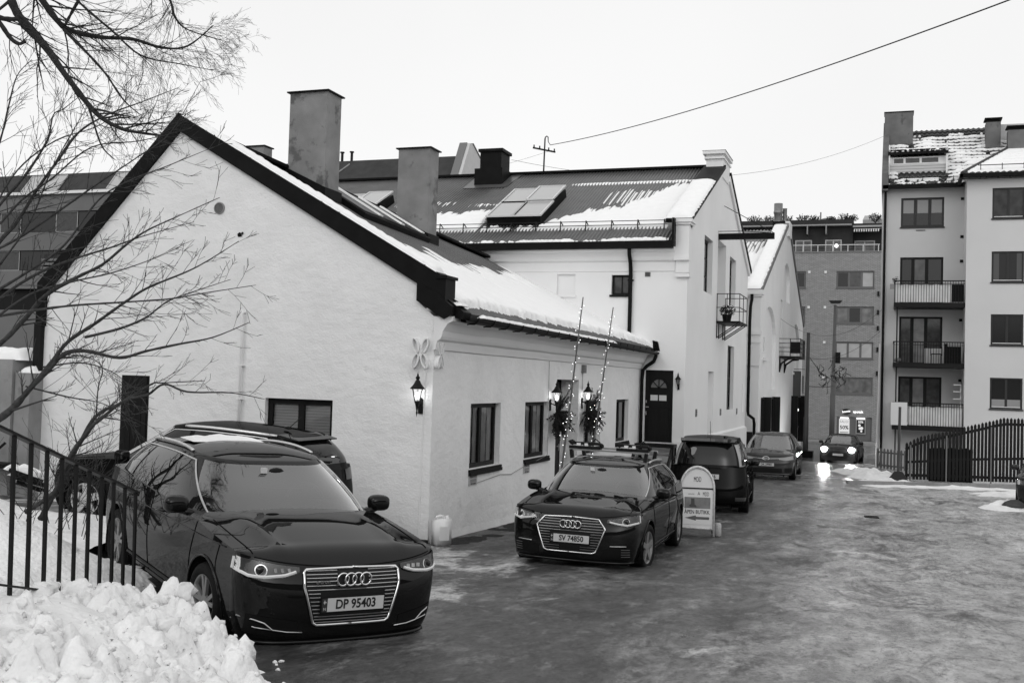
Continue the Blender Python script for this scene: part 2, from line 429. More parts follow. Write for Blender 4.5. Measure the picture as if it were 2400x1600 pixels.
l.new(_mix(_map(sx.outputs[1], 16, 30, 0, .75), _mix(ice, _map(mid, .3, .7, .22, .6), .36), .10), p.inputs['Roughness']); p.inputs['Specular IOR Level'].default_value = .26
b_ = n.new('ShaderNodeBump'); b_.inputs['Strength'].default_value = .6; b_.inputs['Distance'].default_value = .02
l.new(_math('ADD', _math('ADD', fine, _math('MULTIPLY', mid, 1.2)), _math('MULTIPLY', grit, .25)), b_.inputs['Height']); l.new(b_.outputs[0], p.inputs['Normal'])
ice_mat = m
g.build('street', ice_mat, None, smooth=True, kind='structure')

# unseen dark slope added behind and right of the viewer, darkens car reflections
hm_ = MB()
def dark_slope(u, v):
    a = R_(-175) + R_(200) * u; r = 24 + 60 * v; x, y = 8 + r * math.cos(a), -6 + r * math.sin(a) * .9
    return (x, y, gnd(x, y) - .3 + 9 * smooth(v, 0, .55) * (1 + .18 * fbm(u * 14, v * 4, 3)) * smooth(u, 0, .12) * smooth(1 - u, 0, .12))
hm_.grid(dark_slope, 90, 24); hm_.build('unseen_dark_slope', mat('unseen dark slope', .055, .95, .1, var=.7, vscale=.5), None, smooth=True, kind='structure')

def idw(pts, x, y, pw=3.0):
    s = w = 0.0
    for (a, b, c) in pts:
        d = ((x - a) ** 2 + (y - b) ** 2) ** .5 + .03
        k = d ** -pw; s += c * k; w += k
    return s / w

# snow bank that falls from the steps towards the parked cars
BK = [(1.42, -9.52, 1.05), (1.05, -8.5, .86), (.69, -7.43, .60), (-.88, -7.26, 1.15), (-.79, -7.23, 1.07), (-.49, -7.12, 1.0), (-.25, -7.03, .83), (-.02, -6.95, .74), (.2, -6.85, .53),
      (-1.6, -5.75, .40), (-.7, -6.35, .48), (-2.5, -3.5, .28), (-4.6, -3.2, .42), (-6, -3.2, .62), (-2.4, -5.0, .5), (-3.8, -5.2, .85), (-2.2, -6.6, 1.15), (-3, -9, 1.5), (-6, -6, 1.5), (0, -10, 1.35), (2, -12, 1.15), (-6, -12, 1.9), (.45, -6.7, .30), (1.4, -7.5, .30), (2.2, -8.1, .3)]
b = MB()
def bankz(x, y): return idw(BK, x, y) + .03 * fbm(x * 1.6, y * 1.6, 3) + .012 * fbm(x * 6, y * 6, 9)
def bank_fn(u, v):
    x = -9 + 11.3 * u; y = -13 + 10.3 * v
    return (x, y, bankz(x, y))
b.grid(bank_fn, 113, 103, lambda u, v: (lambda x, y: x < -1.7 and y < -2.75 or (y < -7.99 - .69 * (x - 2.0) + .12 and x < 2.2))(-9 + 11.3 * u, -13 + 10.3 * v))
b.build('snow_bank', snow_dirty, None, smooth=True, kind='structure')

# heap of shovelled snow in the left foreground
PL = [(1.12, -9.24, .95), (1.32, -8.91, .97), (1.63, -8.66, .98), (1.86, -8.58, .97), (2.05, -8.62, .88), (2.45, -8.85, .80), (2.9, -9.3, .78), (3.2, -9.75, .74),
      (1.0, -8.3, .72), (1.5, -8.1, .55), (1.95, -8.12, .42), (2.35, -8.3, .40), (2.75, -8.6, .44), (3.05, -8.95, .40), (3.5, -9.4, .42), (3.9, -10.0, .40),
      (2.2, -10.2, 1.0), (2.7, -10.2, .93), (3.1, -10.4, .82), (1.6, -9.7, 1.02), (2.2, -9.4, .93), (1.6, -11, 1.1), (3.2, -11.2, .9), (4.0, -11.3, .45), (.7, -9.5, 1.1), (4.3, -10.6, .38), (.5, -11, 1.15)]
def pilez(x, y):
    z = idw(PL, x, y, 3.5)
    k = max(0.0, min(1.0, (z - .42) / .3))
    d = noise.voronoi(Vector((x * 5.2, y * 5.2, z * 3)))[0]; d2 = noise.voronoi(Vector((x * 13, y * 13, 7 + z * 6)))[0]
    lump = (min(.5, d[1] - d[0]) - .2) * .22 + (.5 - d[0]) * .07 + (min(.4, d2[1] - d2[0]) - .15) * .075 + .07 * fbm(x * 2.3, y * 2.3, 5) + .022 * fbm(x * 17, y * 17, 3, 4)
    d_ = ((x - 2.72) + (y + 8.42)) / 1.414
    return z + k * lump + .01 * fbm(x * 9, y * 9, 2) - max(0.0, d_) * 1.1 - .25 * smooth(d_, -.12, .05)
b = MB()
b.grid(lambda u, v: (lambda x, y: (x, y, pilez(x, y)))(.3 + 4.2 * u, -11.6 + 3.75 * v), 210, 190)
k = 0
for i in range(420):
    x = rnd.uniform(.9, 3.7); y = rnd.uniform(-10.9, -8.1); z = pilez(x, y)
    if z < gnd(x, y) + .12: continue
    r = rnd.choice((.010, .014, .018, .024, .03, .045)) * rnd.uniform(.8, 1.2)
    b.blob((x, y, z + r * .25), r * 1.25, 2, (1, rnd.uniform(.75, 1.2), rnd.uniform(.65, 1)), .9, i); k += 1
for i in range(14):      # crumbs rolled off onto the street
    t = rnd.random(); x = 2.3 + 1.7 * t + rnd.uniform(-.05, .3); y = -8.15 - 1.75 * t + rnd.uniform(-.05, .2)
    r = rnd.uniform(.006, .022); b.blob((x, y, gnd(x, y) + r * .3), r, 2, (1, 1, .6), .8, i)
b.build('snow_heap', snow_dirty, None, smooth=True, kind='stuff', label='lumpy heap of shovelled snow below the black railing', cat='snow')
b = MB()
for i in range(420):
    x = rnd.uniform(.9, 3.6); y = rnd.uniform(-10.8, -8.3); z = pilez(x, y) + .004
    a = rnd.uniform(0, 6.3); r = rnd.uniform(.004, .012)
    b.tri((x, y, z + .006), (x + r * math.cos(a), y + r * math.sin(a), z + .012), (x + r * math.cos(a + 1.6), y + r * math.sin(a + 1.6), z + .004))
for i in range(90):
    x = rnd.uniform(-2.5, .4); y = rnd.uniform(-8.6, -5.6); z = bankz(x, y) + .006; a = rnd.uniform(0, 6.3); r = rnd.uniform(.008, .035)
    b.tri((x, y, z), (x + r * math.cos(a), y + r * math.sin(a), z + .008), (x + r * math.cos(a + .9), y + r * math.sin(a + .9), z + .003))
b.build('leaf_litter', mat('dead leaf', .02, .9, .1), None, kind='stuff', label='scattered dead leaf bits on the snow', cat='leaves')

# ================================================================== white cottage (front house)
FG = Fr((0, 0, 0), (1, 0, 0), (0, 0, 1), (0, -1, 0))      # gable, a = x, b = z
FL = Fr((0, 0, 0), (0, 1, 0), (0, 0, 1), (1, 0, 0))       # street side, a = y
h1 = thing('cottage', 'low white plastered cottage with snowy corrugated roof and black verge', 'house', (0, 0, 0))
gw = [(-2.868, -1.668, .95, 2.06)]
m = MB(); gout = [(0, -.6), (0, 3.36), (-.27, 3.58), (-.27, 3.85), (-4.66, 6.40), (-7.30, 3.72), (-7.42, 3.2), (-7.42, -.6)]
m.sheet([gout] + [rect(a, b, c, d) for a, b, c, d in gw], FG)
for a, b_, c, d in gw: m.rim(rect(a, b_, c, d), FG, 0, -.25)
lw = [(1.57, 3.0, .98, 2.05), (4.33, 5.79, .98, 2.05), (8.45, 9.87, .98, 2.04), (11.42, 12.74, .98, 2.05)]
niche = (6.31, 7.95, -.25, 2.5)
m.sheet([rect(0, 14.06, -1, 3.36)] + [rect(*q) for q in lw + [niche]], FL)
for q in lw: m.rim(rect(*q), FL, 0, -.25)
m.rim(rect(*niche), FL, 0, -.4)
m.quad((-7.42, 0, -.6), (-7.42, 0, 3.2), (-7.42, 14, 3.2), (-7.42, 14, -.6))
m.build('wall', plaster, h1)
m = MB().quad((-.5, .3, -.4), (-.5, 13.9, -.4), (-.5, 13.9, 2.9), (-.5, .3, 2.9)).quad((-3.2, .45, .5), (-1.3, .45, .5), (-1.3, .45, 2.4), (-3.2, .45, 2.4)); m.build('interior', room_m, h1)
# flared plinth at the foot of the wall
pr = [(0, .35), (.012, .12), (.05, -.1), (.07, -.6)]
for ys in ([0, 1.6, 3.2, 4.8, 6.25], [8.0, 10, 12, 14]):
    m = MB()
    for i in range(3):
        (c0, z0), (c1, z1) = pr[i], pr[i + 1]
        for y0, y1 in zip(ys, ys[1:]):
            o0, o1 = lerp_tab(GY, y0), lerp_tab(GY, y1)
            m.quad((c0 + .003, y0, z0 + o0), (c0 + .003, y1, z0 + o1), (c1 + .003, y1, z1 + o1), (c1 + .003, y0, z1 + o0))
    m.build('plinth', plaster, h1, smooth=True)
m = MB(); xs_ = [-5, -3.5, -2, -1, -.3, 0.0]
for x0, x1 in zip(xs_, xs_[1:]):
    z0, z1 = gnd(x0, -.05), gnd(x1, -.05)
    m.hexa([(x0, -.05, z0 - .3), (x1, -.05, z1 - .3), (x1, .02, z1 - .3), (x0, .02, z0 - .3), (x0, -.035, z0 + .05), (x1, -.035, z1 + .05), (x1, .02, z1 + .05), (x0, .02, z0 + .05)])
m.build('footing', mat('damp dark footing', .03, .9, .2, var=.4, vscale=8, bump=.6), h1)
# cornice
prof = [(0, 2.86), (.035, 2.875), (.045, 2.93), (.06, 3.0), (.11, 3.03), (.13, 3.07), (.15, 3.15), (.20, 3.23), (.22, 3.26), (.30, 3.30), (.31, 3.37), (0, 3.37)]
m = MB(); ys = [-.03] + [14.05 * i / 24 for i in range(1, 25)]
for i in range(24):
    for (c0, z0), (c1, z1) in zip(prof, prof[1:]):
        w0, w1 = .006 * fbm(ys[i] * 1.3, z0 * 9), .006 * fbm(ys[i + 1] * 1.3, z0 * 9)
        m.quad((c0 + w0, ys[i], z0 + w0), (c0 + w1, ys[i + 1], z0 + w1), (c1 + w1, ys[i + 1], z1 + w1), (c1 + w0, ys[i], z1 + w0))
m.sheet([prof], Fr((0, -.03, 0), (1, 0, 0), (0, 0, 1), (0, -1, 0)))
m.build('cornice', plaster2, h1)
# verge boards
m = MB().prism([(-4.68, 6.68), (.086, 4.0), (.10, 3.70), (-.27, 3.85), (-4.66, 6.38)], FG, -.28, .07); m.build('verge_board', black_metal, h1)
m = MB().prism([(-4.68, 6.682), (-4.66, 6.382), (-7.27, 3.70), (-7.27, 3.14), (-7.44, 3.14), (-7.44, 3.88)], FG, -.28, .075); m.build('verge_board', black_metal, h1)
m = MB().box(.075, .19, 3.50, 3.93, -.30, .075, FG).box(.04, .22, 3.93, 3.975, -.33, .10, FG)
m.prism([(-.275, 3.86), (-.275, 3.60), (.17, 3.33), (.31, 3.40), (.30, 3.52), (.19, 3.60), (.075, 3.72)], FG, -.25, .085)
m.prism([(.19, 3.63), (.45, 3.44), (.42, 3.33), (.19, 3.37)], FG, -.34, -.03); m.build('verge_end', black_metal, h1)
# roof
def h1roof(t, y):
    zr = 6.46 - .037 * y
    return (.36 + (-4.68 - .36) * t, y, 3.40 + (zr - 3.40) * t)
m = MB(); NW = int(13.75 / .10); k = NW * 6
def cor(u, v):
    y = .28 + 13.76 * u; x, yy, z = h1roof(v, y); w = .028 * math.sin(u * NW * 2 * math.pi); return (x + w * .45, yy, z + w)
m.grid(cor, k, 2); roof1 = m.build('roof', corr_dark, h1, smooth=True)
MB().quad((-4.68, .2, 6.45), (-7.6, .2, 3.5), (-7.6, 14, 3.5), (-4.68, 14, 5.94)).build('roof', corr_dark, h1)
m = MB()
for i in range(7): m.bar((-4.6, .3 + i * 1.96, 6.5 - .037 * (.3 + i * 1.96)), (-4.6, .3 + (i + 1) * 1.96 - .03, 6.5 - .037 * (.3 + (i + 1) * 1.96)), .3, .06)
sub(m, 'ridge_cap', black_metal, roof1)
# gutter with brackets, downpipe
m = MB()
def gut(u, v):
    a = math.pi * (1 + v); return (.43 + .075 * math.cos(a), .18 + 14.15 * u, 3.375 + .075 * math.sin(a) - .003 * 14 * u)
m.grid(gut, 12, 10); m.box(.34, .37, .2, 14.2, 3.30, 3.44); gt = m.build('gutter', black_metal, h1, smooth=False)
for i in range(20):
    y = .5 + i * .7
    sub(MB().tube([(.32, y, 3.28), (.36, y, 3.285), (.44, y, 3.283), (.5, y, 3.33), (.515, y, 3.39)], .011, 5), 'gutter_bracket', black_metal, gt)
m = MB().tube([(.43, 14.0, 3.32), (.43, 14.0, 3.22), (.38, 13.98, 3.08), (.2, 13.95, 2.95), (.1, 13.93, 2.84), (.075, 13.93, 2.6), (.075, 13.93, 1.5), (.075, 13.93, -.3)], .05, 10)
m.build('downpipe', black_metal, h1, smooth=True)
m = MB().prism([(.33, 3.36), (.52, 3.36), (.46, 3.62), (.30, 3.66)], Fr((0, 14.2, 0), (1, 0, 0), (0, 0, 1), (0, -1, 0)), 0, .1); m.build('verge_end', black_metal, h1)
# windows
for q in lw:
    w = window(h1, FL, *q, rec=.10, fw=.075, mull=(.5,), fm=black_wood, pm=clear_glass, sill=False, bars=.10)
    a0, a1, b0, b1 = q
    sub(MB().box(a0 - .03, a1 + .05, b0 - .045, b0 - .004, -.12, .035, FL).box(a0 - .02, a1 + .04, b0 - .10, b0 - .047, -.02, .05, FL), 'sill', black_wood, w)
    for (s0, s1) in ((.04, .30), (.36, .52), (.60, .78), (.82, .97)):
        def cur(u, v, s0=s0, s1=s1): return FL(a0 + (a1 - a0) * (s0 + (s1 - s0) * u), b0 + .05 + (b1 - b0 - .1) * v, -.165 + .012 * math.sin(u * 21))
        sub(MB().grid(cur, 24, 1), 'curtain', curtain_m, w, True)
w = window(h1, FG, *gw[0], rec=.09, fw=.085, mull=(.5,), fm=black_wood, pm=clear_glass, sill=False, bars=.11)
for k in range(22):
    z = 1.02 + k * .045; sub(MB().quad(FG(-2.8, z, -.165), FG(-1.73, z, -.165), FG(-1.73, z + .042, -.15), FG(-2.8, z + .042, -.15)), 'blind_slat', blind_m, w)
# plank shutter, recessed door
m = MB(); o = MB().box(-5.63, -5.085, .55, 2.345, 0, .012, FG).build('shutter', black_wood, h1)
for i in range(5): sub(MB().box(-5.605 + i * .1, -5.605 + i * .1 + .094, .57, 2.325, .012, .03 + .004 * (i % 2), FG), 'plank', black_wood, o)
o = MB().box(6.4, 7.9, -.2, 2.45, -.46, -.40, FL).build('door', black_wood, h1)
for i in range(2):
    for j in range(3): sub(MB().box(6.5 + i * .72, 7.1 + i * .72, -.05 + j * .82, .65 + j * .82, -.40, -.385, FL), 'door_panel', black_wood, o)
sub(MB().bar((-.36, 7.75, .95), (-.36, 7.75, 1.1), .02).bar((-.36, 7.75, 1.05), (-.36, 7.62, 1.05), .018), 'handle', alu, o)
# chimneys
def chimney(x0, x1, y0, y1, zt, capw=.05):
    zb0 = h1roof((.36 - x1) / 5.04, y0)[2] - .3
    o = MB().box(x0, x1, y0, y1, zb0, zt).build('chimney', chimney_m, h1)
    sub(MB().box(x0 - capw, x1 + capw, y0 - capw, y1 + capw, zt, zt + .025).box(x0 + .1, x1 - .1, y0 + .1, y1 - .1, zt + .025, zt + .06), 'cap', black_metal, o)
    zl = h1roof((.36 - x0) / 5.04, y0)[2]; zr = h1roof((.36 - x1) / 5.04, y0)[2]; e = .05
    sub(MB().hexa([(x0 - e, y0 - e, zl - .3), (x1 + e, y0 - e, zr - .3), (x1 + e, y1 + e, zr - .3), (x0 - e, y1 + e, zl - .3), (x0 - e, y0 - e, zl + .16), (x1 + e, y0 - e, zr + .20), (x1 + e, y1 + e, zr + .20), (x0 - e, y1 + e, zl + .16)]), 'flashing', black_metal, o)
chimney(-4.475, -3.673, 3.0, 3.55, 7.80)
chimney(-4.09, -3.323, 7.0, 7.5, 7.57)
# roof lights between the chimneys, in a raised black kerb
def onr(x, y, h): p0 = h1roof((.36 - x) / 5.04, y); return (p0[0] + .49 * h, p0[1], p0[2] + .87 * h)
m = MB(); X0, X1, Y0, Y1 = -4.5, -3.22, 3.72, 6.85
m.hexa([onr(X0, Y0, 0), onr(X1, Y0, 0), onr(X1, Y1, 0), onr(X0, Y1, 0), onr(X0, Y0, .15), onr(X1, Y0, .13), onr(X1, Y1, .13), onr(X0, Y1, .15)]); o = m.build('roof_light', black_metal, h1)
for i in range(3):
    y0, y1 = Y0 + .1 + i * 1.02, Y0 + 1.02 + i * 1.02
    sub(MB().quad(onr(X0 + .08, y0, .16), onr(X1 - .08, y0, .15), onr(X1 - .08, y1, .15), onr(X0 + .08, y1, .16)), 'pane', mat('dull roof glass', .012, .4, .2), o)
    sub(MB().hexa([onr(X0 + .08, y1 - .16, .165), onr(X1 - .15, y1 - .16, .155), onr(X1 - .15, y1, .155), onr(X0 + .08, y1, .165), onr(X0 + .08, y1 - .15, .20), onr(X1 - .15, y1 - .15, .18), onr(X1 - .15, y1, .18), onr(X0 + .08, y1, .20)]), 'snow_strip', snow_m, o)
# vent grille, vent pipe, wall cables, loose bits
o = MB().lathe([(.098, .0), (.098, .02), (.082, .025), (.082, .008)], (0, 0, 0), 24, 'z', lambda a, b, c: FG(-3.857 + a, 5.09 + b, c)).build('vent', concrete, h1)
m = MB().disc((0, 0, .008), .083, 20, lambda a, b, c: FG(-3.857 + a, 5.09 + b, c))
sub(m, 'mesh_screen', mat('vent mesh', .06, .8), o)
m = MB()
for i in range(-5, 6):
    q = .014 * i; h = math.sqrt(max(.08 ** 2 - q * q, 0)); m.bar(FG(-3.857 + q, 5.09 - h, .012), FG(-3.857 + q, 5.09 + h, .012), .004).bar(FG(-3.857 - h, 5.09 + q, .013), FG(-3.857 + h, 5.09 + q, .013), .004)
sub(m, 'wire', grey_metal, o)
MB().tube([(-3.30, .02, 3.40), (-3.30, -.05, 3.41), (-3.32, -.06, 3.37), (-3.31, -.05, 3.25), (-3.31, -.045, .6)], .024, 8).build('vent_pipe', trim_w, h1, smooth=True)
m = MB()
for z in (2.55, 2.02): m.box(-3.36, -3.26, -.075, .0, z, z + .02)
m.build('pipe_clip', trim_w, h1)
MB().tube([(-.11, -.012, 2.6), (-.13, -.012, 1.9), (-.14, -.012, .9), (-.15, -.012, .08)], .006, 5).build('cable', trim_w, h1)
MB().tube([(.01, 1.9 + 0, .74), (.012, 3.05, .80), (.012, 3.6, .76), (.012, 4.3, .85), (.05, 5.0, .93), (.06, 5.6, 1.0), (.02, 5.75, 1.35)], .006, 4).build('cable', grey_metal, h1)
MB().tube([(.012, 5.72, 2.87), (.012, 5.72, 1.9)], .005, 4).tube([(.012, 8.2, 2.84), (.012, 8.2, 2.3)], .006, 4).build('cable', mat('grey cable', .3, .7), h1)
MB().box(8.12, 8.3, 2.66, 2.84, .0, .07, FL).build('junction_box', mat('grey box', .16, .6), h1)
m = MB()
for i in range(9): m.blob((-3.45 + rnd.uniform(-.05, .05), -.01, 4.66 + rnd.uniform(-.03, .03)), rnd.uniform(.012, .03), 1, (1, .5, .8), .3, i)
m.build('stub_of_cut_pipe', black_metal, h1)

# snow lying on the cottage roof
SB = [(0.2, 1.0), (.45, .97), (.65, .84), (1.0, .70), (2.0, .58), (3.0, .53), (4.0, .48), (6.0, .48), (9, .58), (11.5, .66), (13.3, .76), (14.1, .97)]
def sn1(u, v):
    y = .25 + 13.85 * u; t = v
    tb = lerp_tab(SB, y) + .13 * fbm(y * 4.0, t * .6, 3, 5) + .09 * fbm(y * 13, t * 1.0, 8, 3)
    te = .060 + .020 * fbm(y * 3, 1.0, 5) + .014 * fbm(y * 14, 2.0, 6)
    if y < 1.5: te -= .03 * (1.5 - y)
    if y > 12: te -= .02 * (y - 12)
    h = min(smooth(tb - t, -.004, .07), smooth(t - te, -.004, .020)) * (.070 + .075 * smooth(.35 - t, 0, .3))
    h *= 1 + .15 * fbm(y * 2, t * 6, 1)
    x, yy, z = h1roof(t, y); return (x + .5 * h - .012, yy, z + .88 * h - .012), h
m = MB(); NU, NV = 520, 130; vals = {}
base = 0; hh = []
for i in range(NU + 1):
    for j in range(NV + 1):
        q, h = sn1(i / NU, j / NV); m.v.append(q); hh.append(h)
for i in range(NU):
    for j in range(NV):
        a = i * (NV + 1) + j; ids = (a, a + NV + 1, a + NV + 2, a + 1)
        if max(hh[k] for k in ids) > .006: m.f.append(ids)
def strip_snow(m, fn, n, w, h, seed, drop=.01):
    """rounded ridge of snow along a line fn(t)->(point, side vector, up vector)"""
    N = 8
    def f(u, v):
        p, s, up = fn(u); a = math.pi * v
        k = 1 + .25 * fbm(u * n * .35, v * 2, seed, 3); e = min(1, u * n * .6, (1 - u) * n * .6)
        return Vector(p) + Vector(s) * (-math.cos(a) * w * .5 * (1 + .12 * fbm(u * n * .5, 3, seed))) + Vector(up) * (math.sin(a) ** .7 * h * k * e - drop)
    m.grid(f, n, N)
strip_snow(m, lambda u: ((-4.62 + 4.66 * u, .09, 6.645 - 2.615 * u), (0, 1, 0), (.49, 0, .87)), 120, .34, .075, 2)
strip_snow(m, lambda u: ((-7.35 + 2.6 * u, .1, 3.95 + 2.64 * u), (0, 1, 0), (-.7, 0, .7)), 60, .3, .03, 9)
strip_snow(m, lambda u: ((.43, .75 + 8.6 * u, 3.40 - .02 * u), (1, 0, 0), (0, 0, 1)), 140, .13, .055, 4)
strip_snow(m, lambda u: ((.30, .05 + .33 * u, 3.545 + .0 * u), (1, 0, 0), (0, 0, 1)), 14, .2, .05, 4)
m.build('roof_snow', snow_m, None, smooth=True, kind='stuff', label='snow lying on the corrugated roof and gutter of the low cottage', cat='snow')

# wall anchors (curled iron painted white) on the corner
def anchor(fr, a, b, s, label):
    o = thing('wall_anchor', label, 'wall anchor', fr(a, b, 0), 'curled wall anchors at the cottage corner')
    for sx_ in (-1, 1):
        for sy_ in (-1, 1):
            pts = []
            for i in range(19):
                th = 2 * math.pi * i / 18; pts.append(fr(a + sx_ * (.075 * s + .048 * s * math.cos(th) + .028 * math.sin(th)), b + sy_ * (.115 * s + .105 * s * math.sin(th)), .035))
            m = MB()
            for p0, p1 in zip(pts, pts[1:]): m.bar(p0, p1, .075, .02, up=(p0 + p1) / 2 - fr(a + sx_ * .075 * s, b + sy_ * .115 * s, .035))
            m.build('scroll', trim_w, o)
    m = MB(); m.box(a - .02, a + .02, b - .05, b + .05, .005, .05, fr); m.build('boss', trim_w, o)
anchor(FG, -.20, 2.815, 1.0, 'white curled wall anchor on the gable side of the cottage corner')
anchor(FL, .13, 2.79, .85, 'white curled wall anchor on the street side of the cottage corner')
# ================================================================== white warehouse (second house)
X2, Y2 = 1.22, 14.1
FA = Fr((0, Y2, 0), (1, 0, 0), (0, 0, 1), (0, -1, 0))        # yard side
FB = Fr((X2, 0, 0), (0, 1, 0), (0, 0, 1), (1, 0, 0))         # street gable, a = y
h2 = thing('warehouse', 'tall white warehouse with stepped gable, hoist beam and ribbed snowy roof', 'building', (X2, Y2, 0))
awin = (-.89, -.385, 4.90, 5.45); blank = (-2.47, -1.94, 4.90, 5.48); adoor = (.10, .90, .89, 2.86)
m = MB(); m.sheet([rect(-20, X2, -1.2, 6.25), rect(*awin), rect(*blank), rect(*adoor)], FA)
for q, d in ((awin, .2), (blank, .07), (adoor, .10)): m.rim(rect(*q), FA, 0, -d)
m.quad(FA(blank[0], blank[2], -.07), FA(blank[1], blank[2], -.07), FA(blank[1], blank[3], -.07), FA(blank[0], blank[3], -.07))
gh = [(16.76, 18.32, 5.25, 6.91), (22.07, 23.6, 5.25, 6.91), (22.04, 23.62, 1.66, 3.86), (18.0, 19.08, .2, 2.91), (19.36, 21.15, 4.58, 7.12)]
m.sheet([[(Y2, -1.2), (27.0, -1.2), (27.0, 6.75), (27.3, 6.95), (21.3, 9.55), (19.9, 9.55), (Y2, 6.95)]] + [rect(*q) for q in gh], FB)
for q, d in zip(gh, (.28, .28, .28, .30, .45)): m.rim(rect(*q), FB, 0, -d)
for q, d in ((gh[3], .30), (gh[4], .45)): m.quad(FB(q[0], q[2], -d), FB(q[1], q[2], -d), FB(q[1], q[3], -d), FB(q[0], q[3], -d))
m.quad((X2, 27.0, -1.2), (-6, 27.0, -1.2), (-6, 27.0, 6.5), (X2, 27.0, 6.5))
m.build('wall', plaster2, h2)
m = MB().box(Y2 - .06, 27.06, -1.3, .93, 0, .07, FB).box(.93, X2 + .07, -1.3, .93, 0, .06, FA); m.prism([(0, .93), (.06, .93), (0, .99)], Fr((X2, Y2, 0), (1, 0, 0), (0, 0, 1), (0, 1, 0)), 0, 12.9); m.build('plinth', plaster2, h2)
m = MB(); pr = [(0, 5.53), (.025, 5.55), (.03, 5.80), (.10, 5.84), (.12, 5.90), (.14, 6.05), (.22, 6.12), (.25, 6.24), (0, 6.24)]
m.prism([(-c, z) for c, z in pr], Fr((0, Y2, 0), (0, 1, 0), (0, 0, 1), (1, 0, 0)), -19.5, .88); m.build('cornice', plaster2, h2)
# kneeler with corbel at the corner of the gable
m = MB().box(.88, X2 + .04, 5.86, 6.86, -.3, .12, FA).box(.84, X2 + .09, 6.80, 6.86, -.35, .17, FA).box(.80, X2 + .13, 6.86, 6.95, -.4, .21, FA)
m.box(.86, X2 + .05, 5.83, 5.92, -.2, .17, FA).box(.90, X2 + .045, 5.50, 5.83, -.2, .08, FA).box(.91, X2 + .06, 5.38, 5.46, -.2, .10, FA).box(.90, X2 + .03, 5.46, 5.52, -.2, .05, FA); m.build('kneeler', plaster2, h2)
# gable coping and pinnacle
FC = Fr((.62, 0, 0), (0, 1, 0), (0, 0, 1), (1, 0, 0))
m = MB().prism([(13.9, 6.95), (20.0, 9.62), (20.0, 9.50), (14.0, 6.86)], FC, 0, .70); m.prism([(27.45, 6.98), (27.35, 6.86), (21.3, 9.50), (21.3, 9.62)], FC, 0, .70); m.build('coping', black_metal, h2)
m = MB().prism([(14.0, 6.86), (20.0, 9.50), (20.0, 9.30), (14.4, 6.7)], FC, .02, .64).prism([(27.3, 6.86), (27.0, 6.72), (21.2, 9.3), (21.3, 9.5)], FC, .02, .67); m.build('parapet', plaster2, h2)
m = MB().box(19.85, 21.35, 9.2, 9.95, -.52, .03, FB).box(19.78, 21.42, 9.80, 9.86, -.57, .07, FB).box(19.72, 21.48, 9.95, 10.06, -.62, .10, FB); pn = m.build('pinnacle', plaster2, h2)
sub(MB().hexa([FB(19.70, 10.06, -.64), FB(21.5, 10.06, -.64), FB(21.5, 10.06, .12), FB(19.70, 10.06, .12), FB(20.2, 10.16, -.4), FB(21.0, 10.16, -.4), FB(21.0, 10.16, -.1), FB(20.2, 10.16, -.1)]), 'cap', black_metal, pn)
# ribbed roof
RS = (9.68 - 6.28) / (20.6 - 13.85)
def h2roof(x, y, h=0.0):
    k = 1 / math.sqrt(1 + RS * RS); return (x, y - RS * k * h, 6.28 + RS * (y - 13.85) + k * h)
m = MB(); nw = int(20.6 / .105)
m.grid(lambda u, v: h2roof(-19.9 + 20.65 * u, 13.85 + 6.75 * v, .030 * math.sin(u * nw * 2 * math.pi)), nw * 6, 1); rf = m.build('roof', corr_dark, h2, smooth=True)
MB().quad((-19.9, 20.6, 9.68), (.75, 20.6, 9.68), (.75, 27.2, 6.4), (-19.9, 27.2, 6.4)).build('roof', corr_dark, h2)
sub(MB().bar((-19.9, 20.6, 9.71), (.75, 20.6, 9.71), .34, .07), 'ridge_cap', black_metal, rf)
m = MB().box(-19.9, .86, 13.72, 13.80, 6.20, 6.34).box(-19.9, .86, 13.70, 13.92, 6.14, 6.21); gt = m.build('gutter', black_metal, h2)
sub(MB().box(.84, .90, 13.70, 14.35, 6.2, 6.95), 'end_plate', black_metal, gt)
MB().tube([(-.34, 13.80, 6.16), (-.34, 13.82, 5.98), (-.34, 13.99, 5.75), (-.335, 14.03, 5.5), (-.335, 14.03, 3.2)], .055, 10).box(-.42, -.25, 14.0, 14.12, 5.28, 5.31).build('downpipe', black_metal, h2, smooth=False)
# snow guard rail
gr = MB()
for h in (.10, .22): gr.tube([h2roof(-12, 15.05, h), h2roof(.6, 15.05, h)], .012, 5)
g0 = gr.build('snow_guard', dark_metal, h2)
for i in range(16):
    x = .38 - i * .762
    m = MB().bar(h2roof(x, 14.9, 0), h2roof(x, 15.05, .25), .03, .012).bar(h2roof(x, 15.25, 0), h2roof(x, 15.05, .25), .03, .012); sub(m, 'bracket', dark_metal, g0)
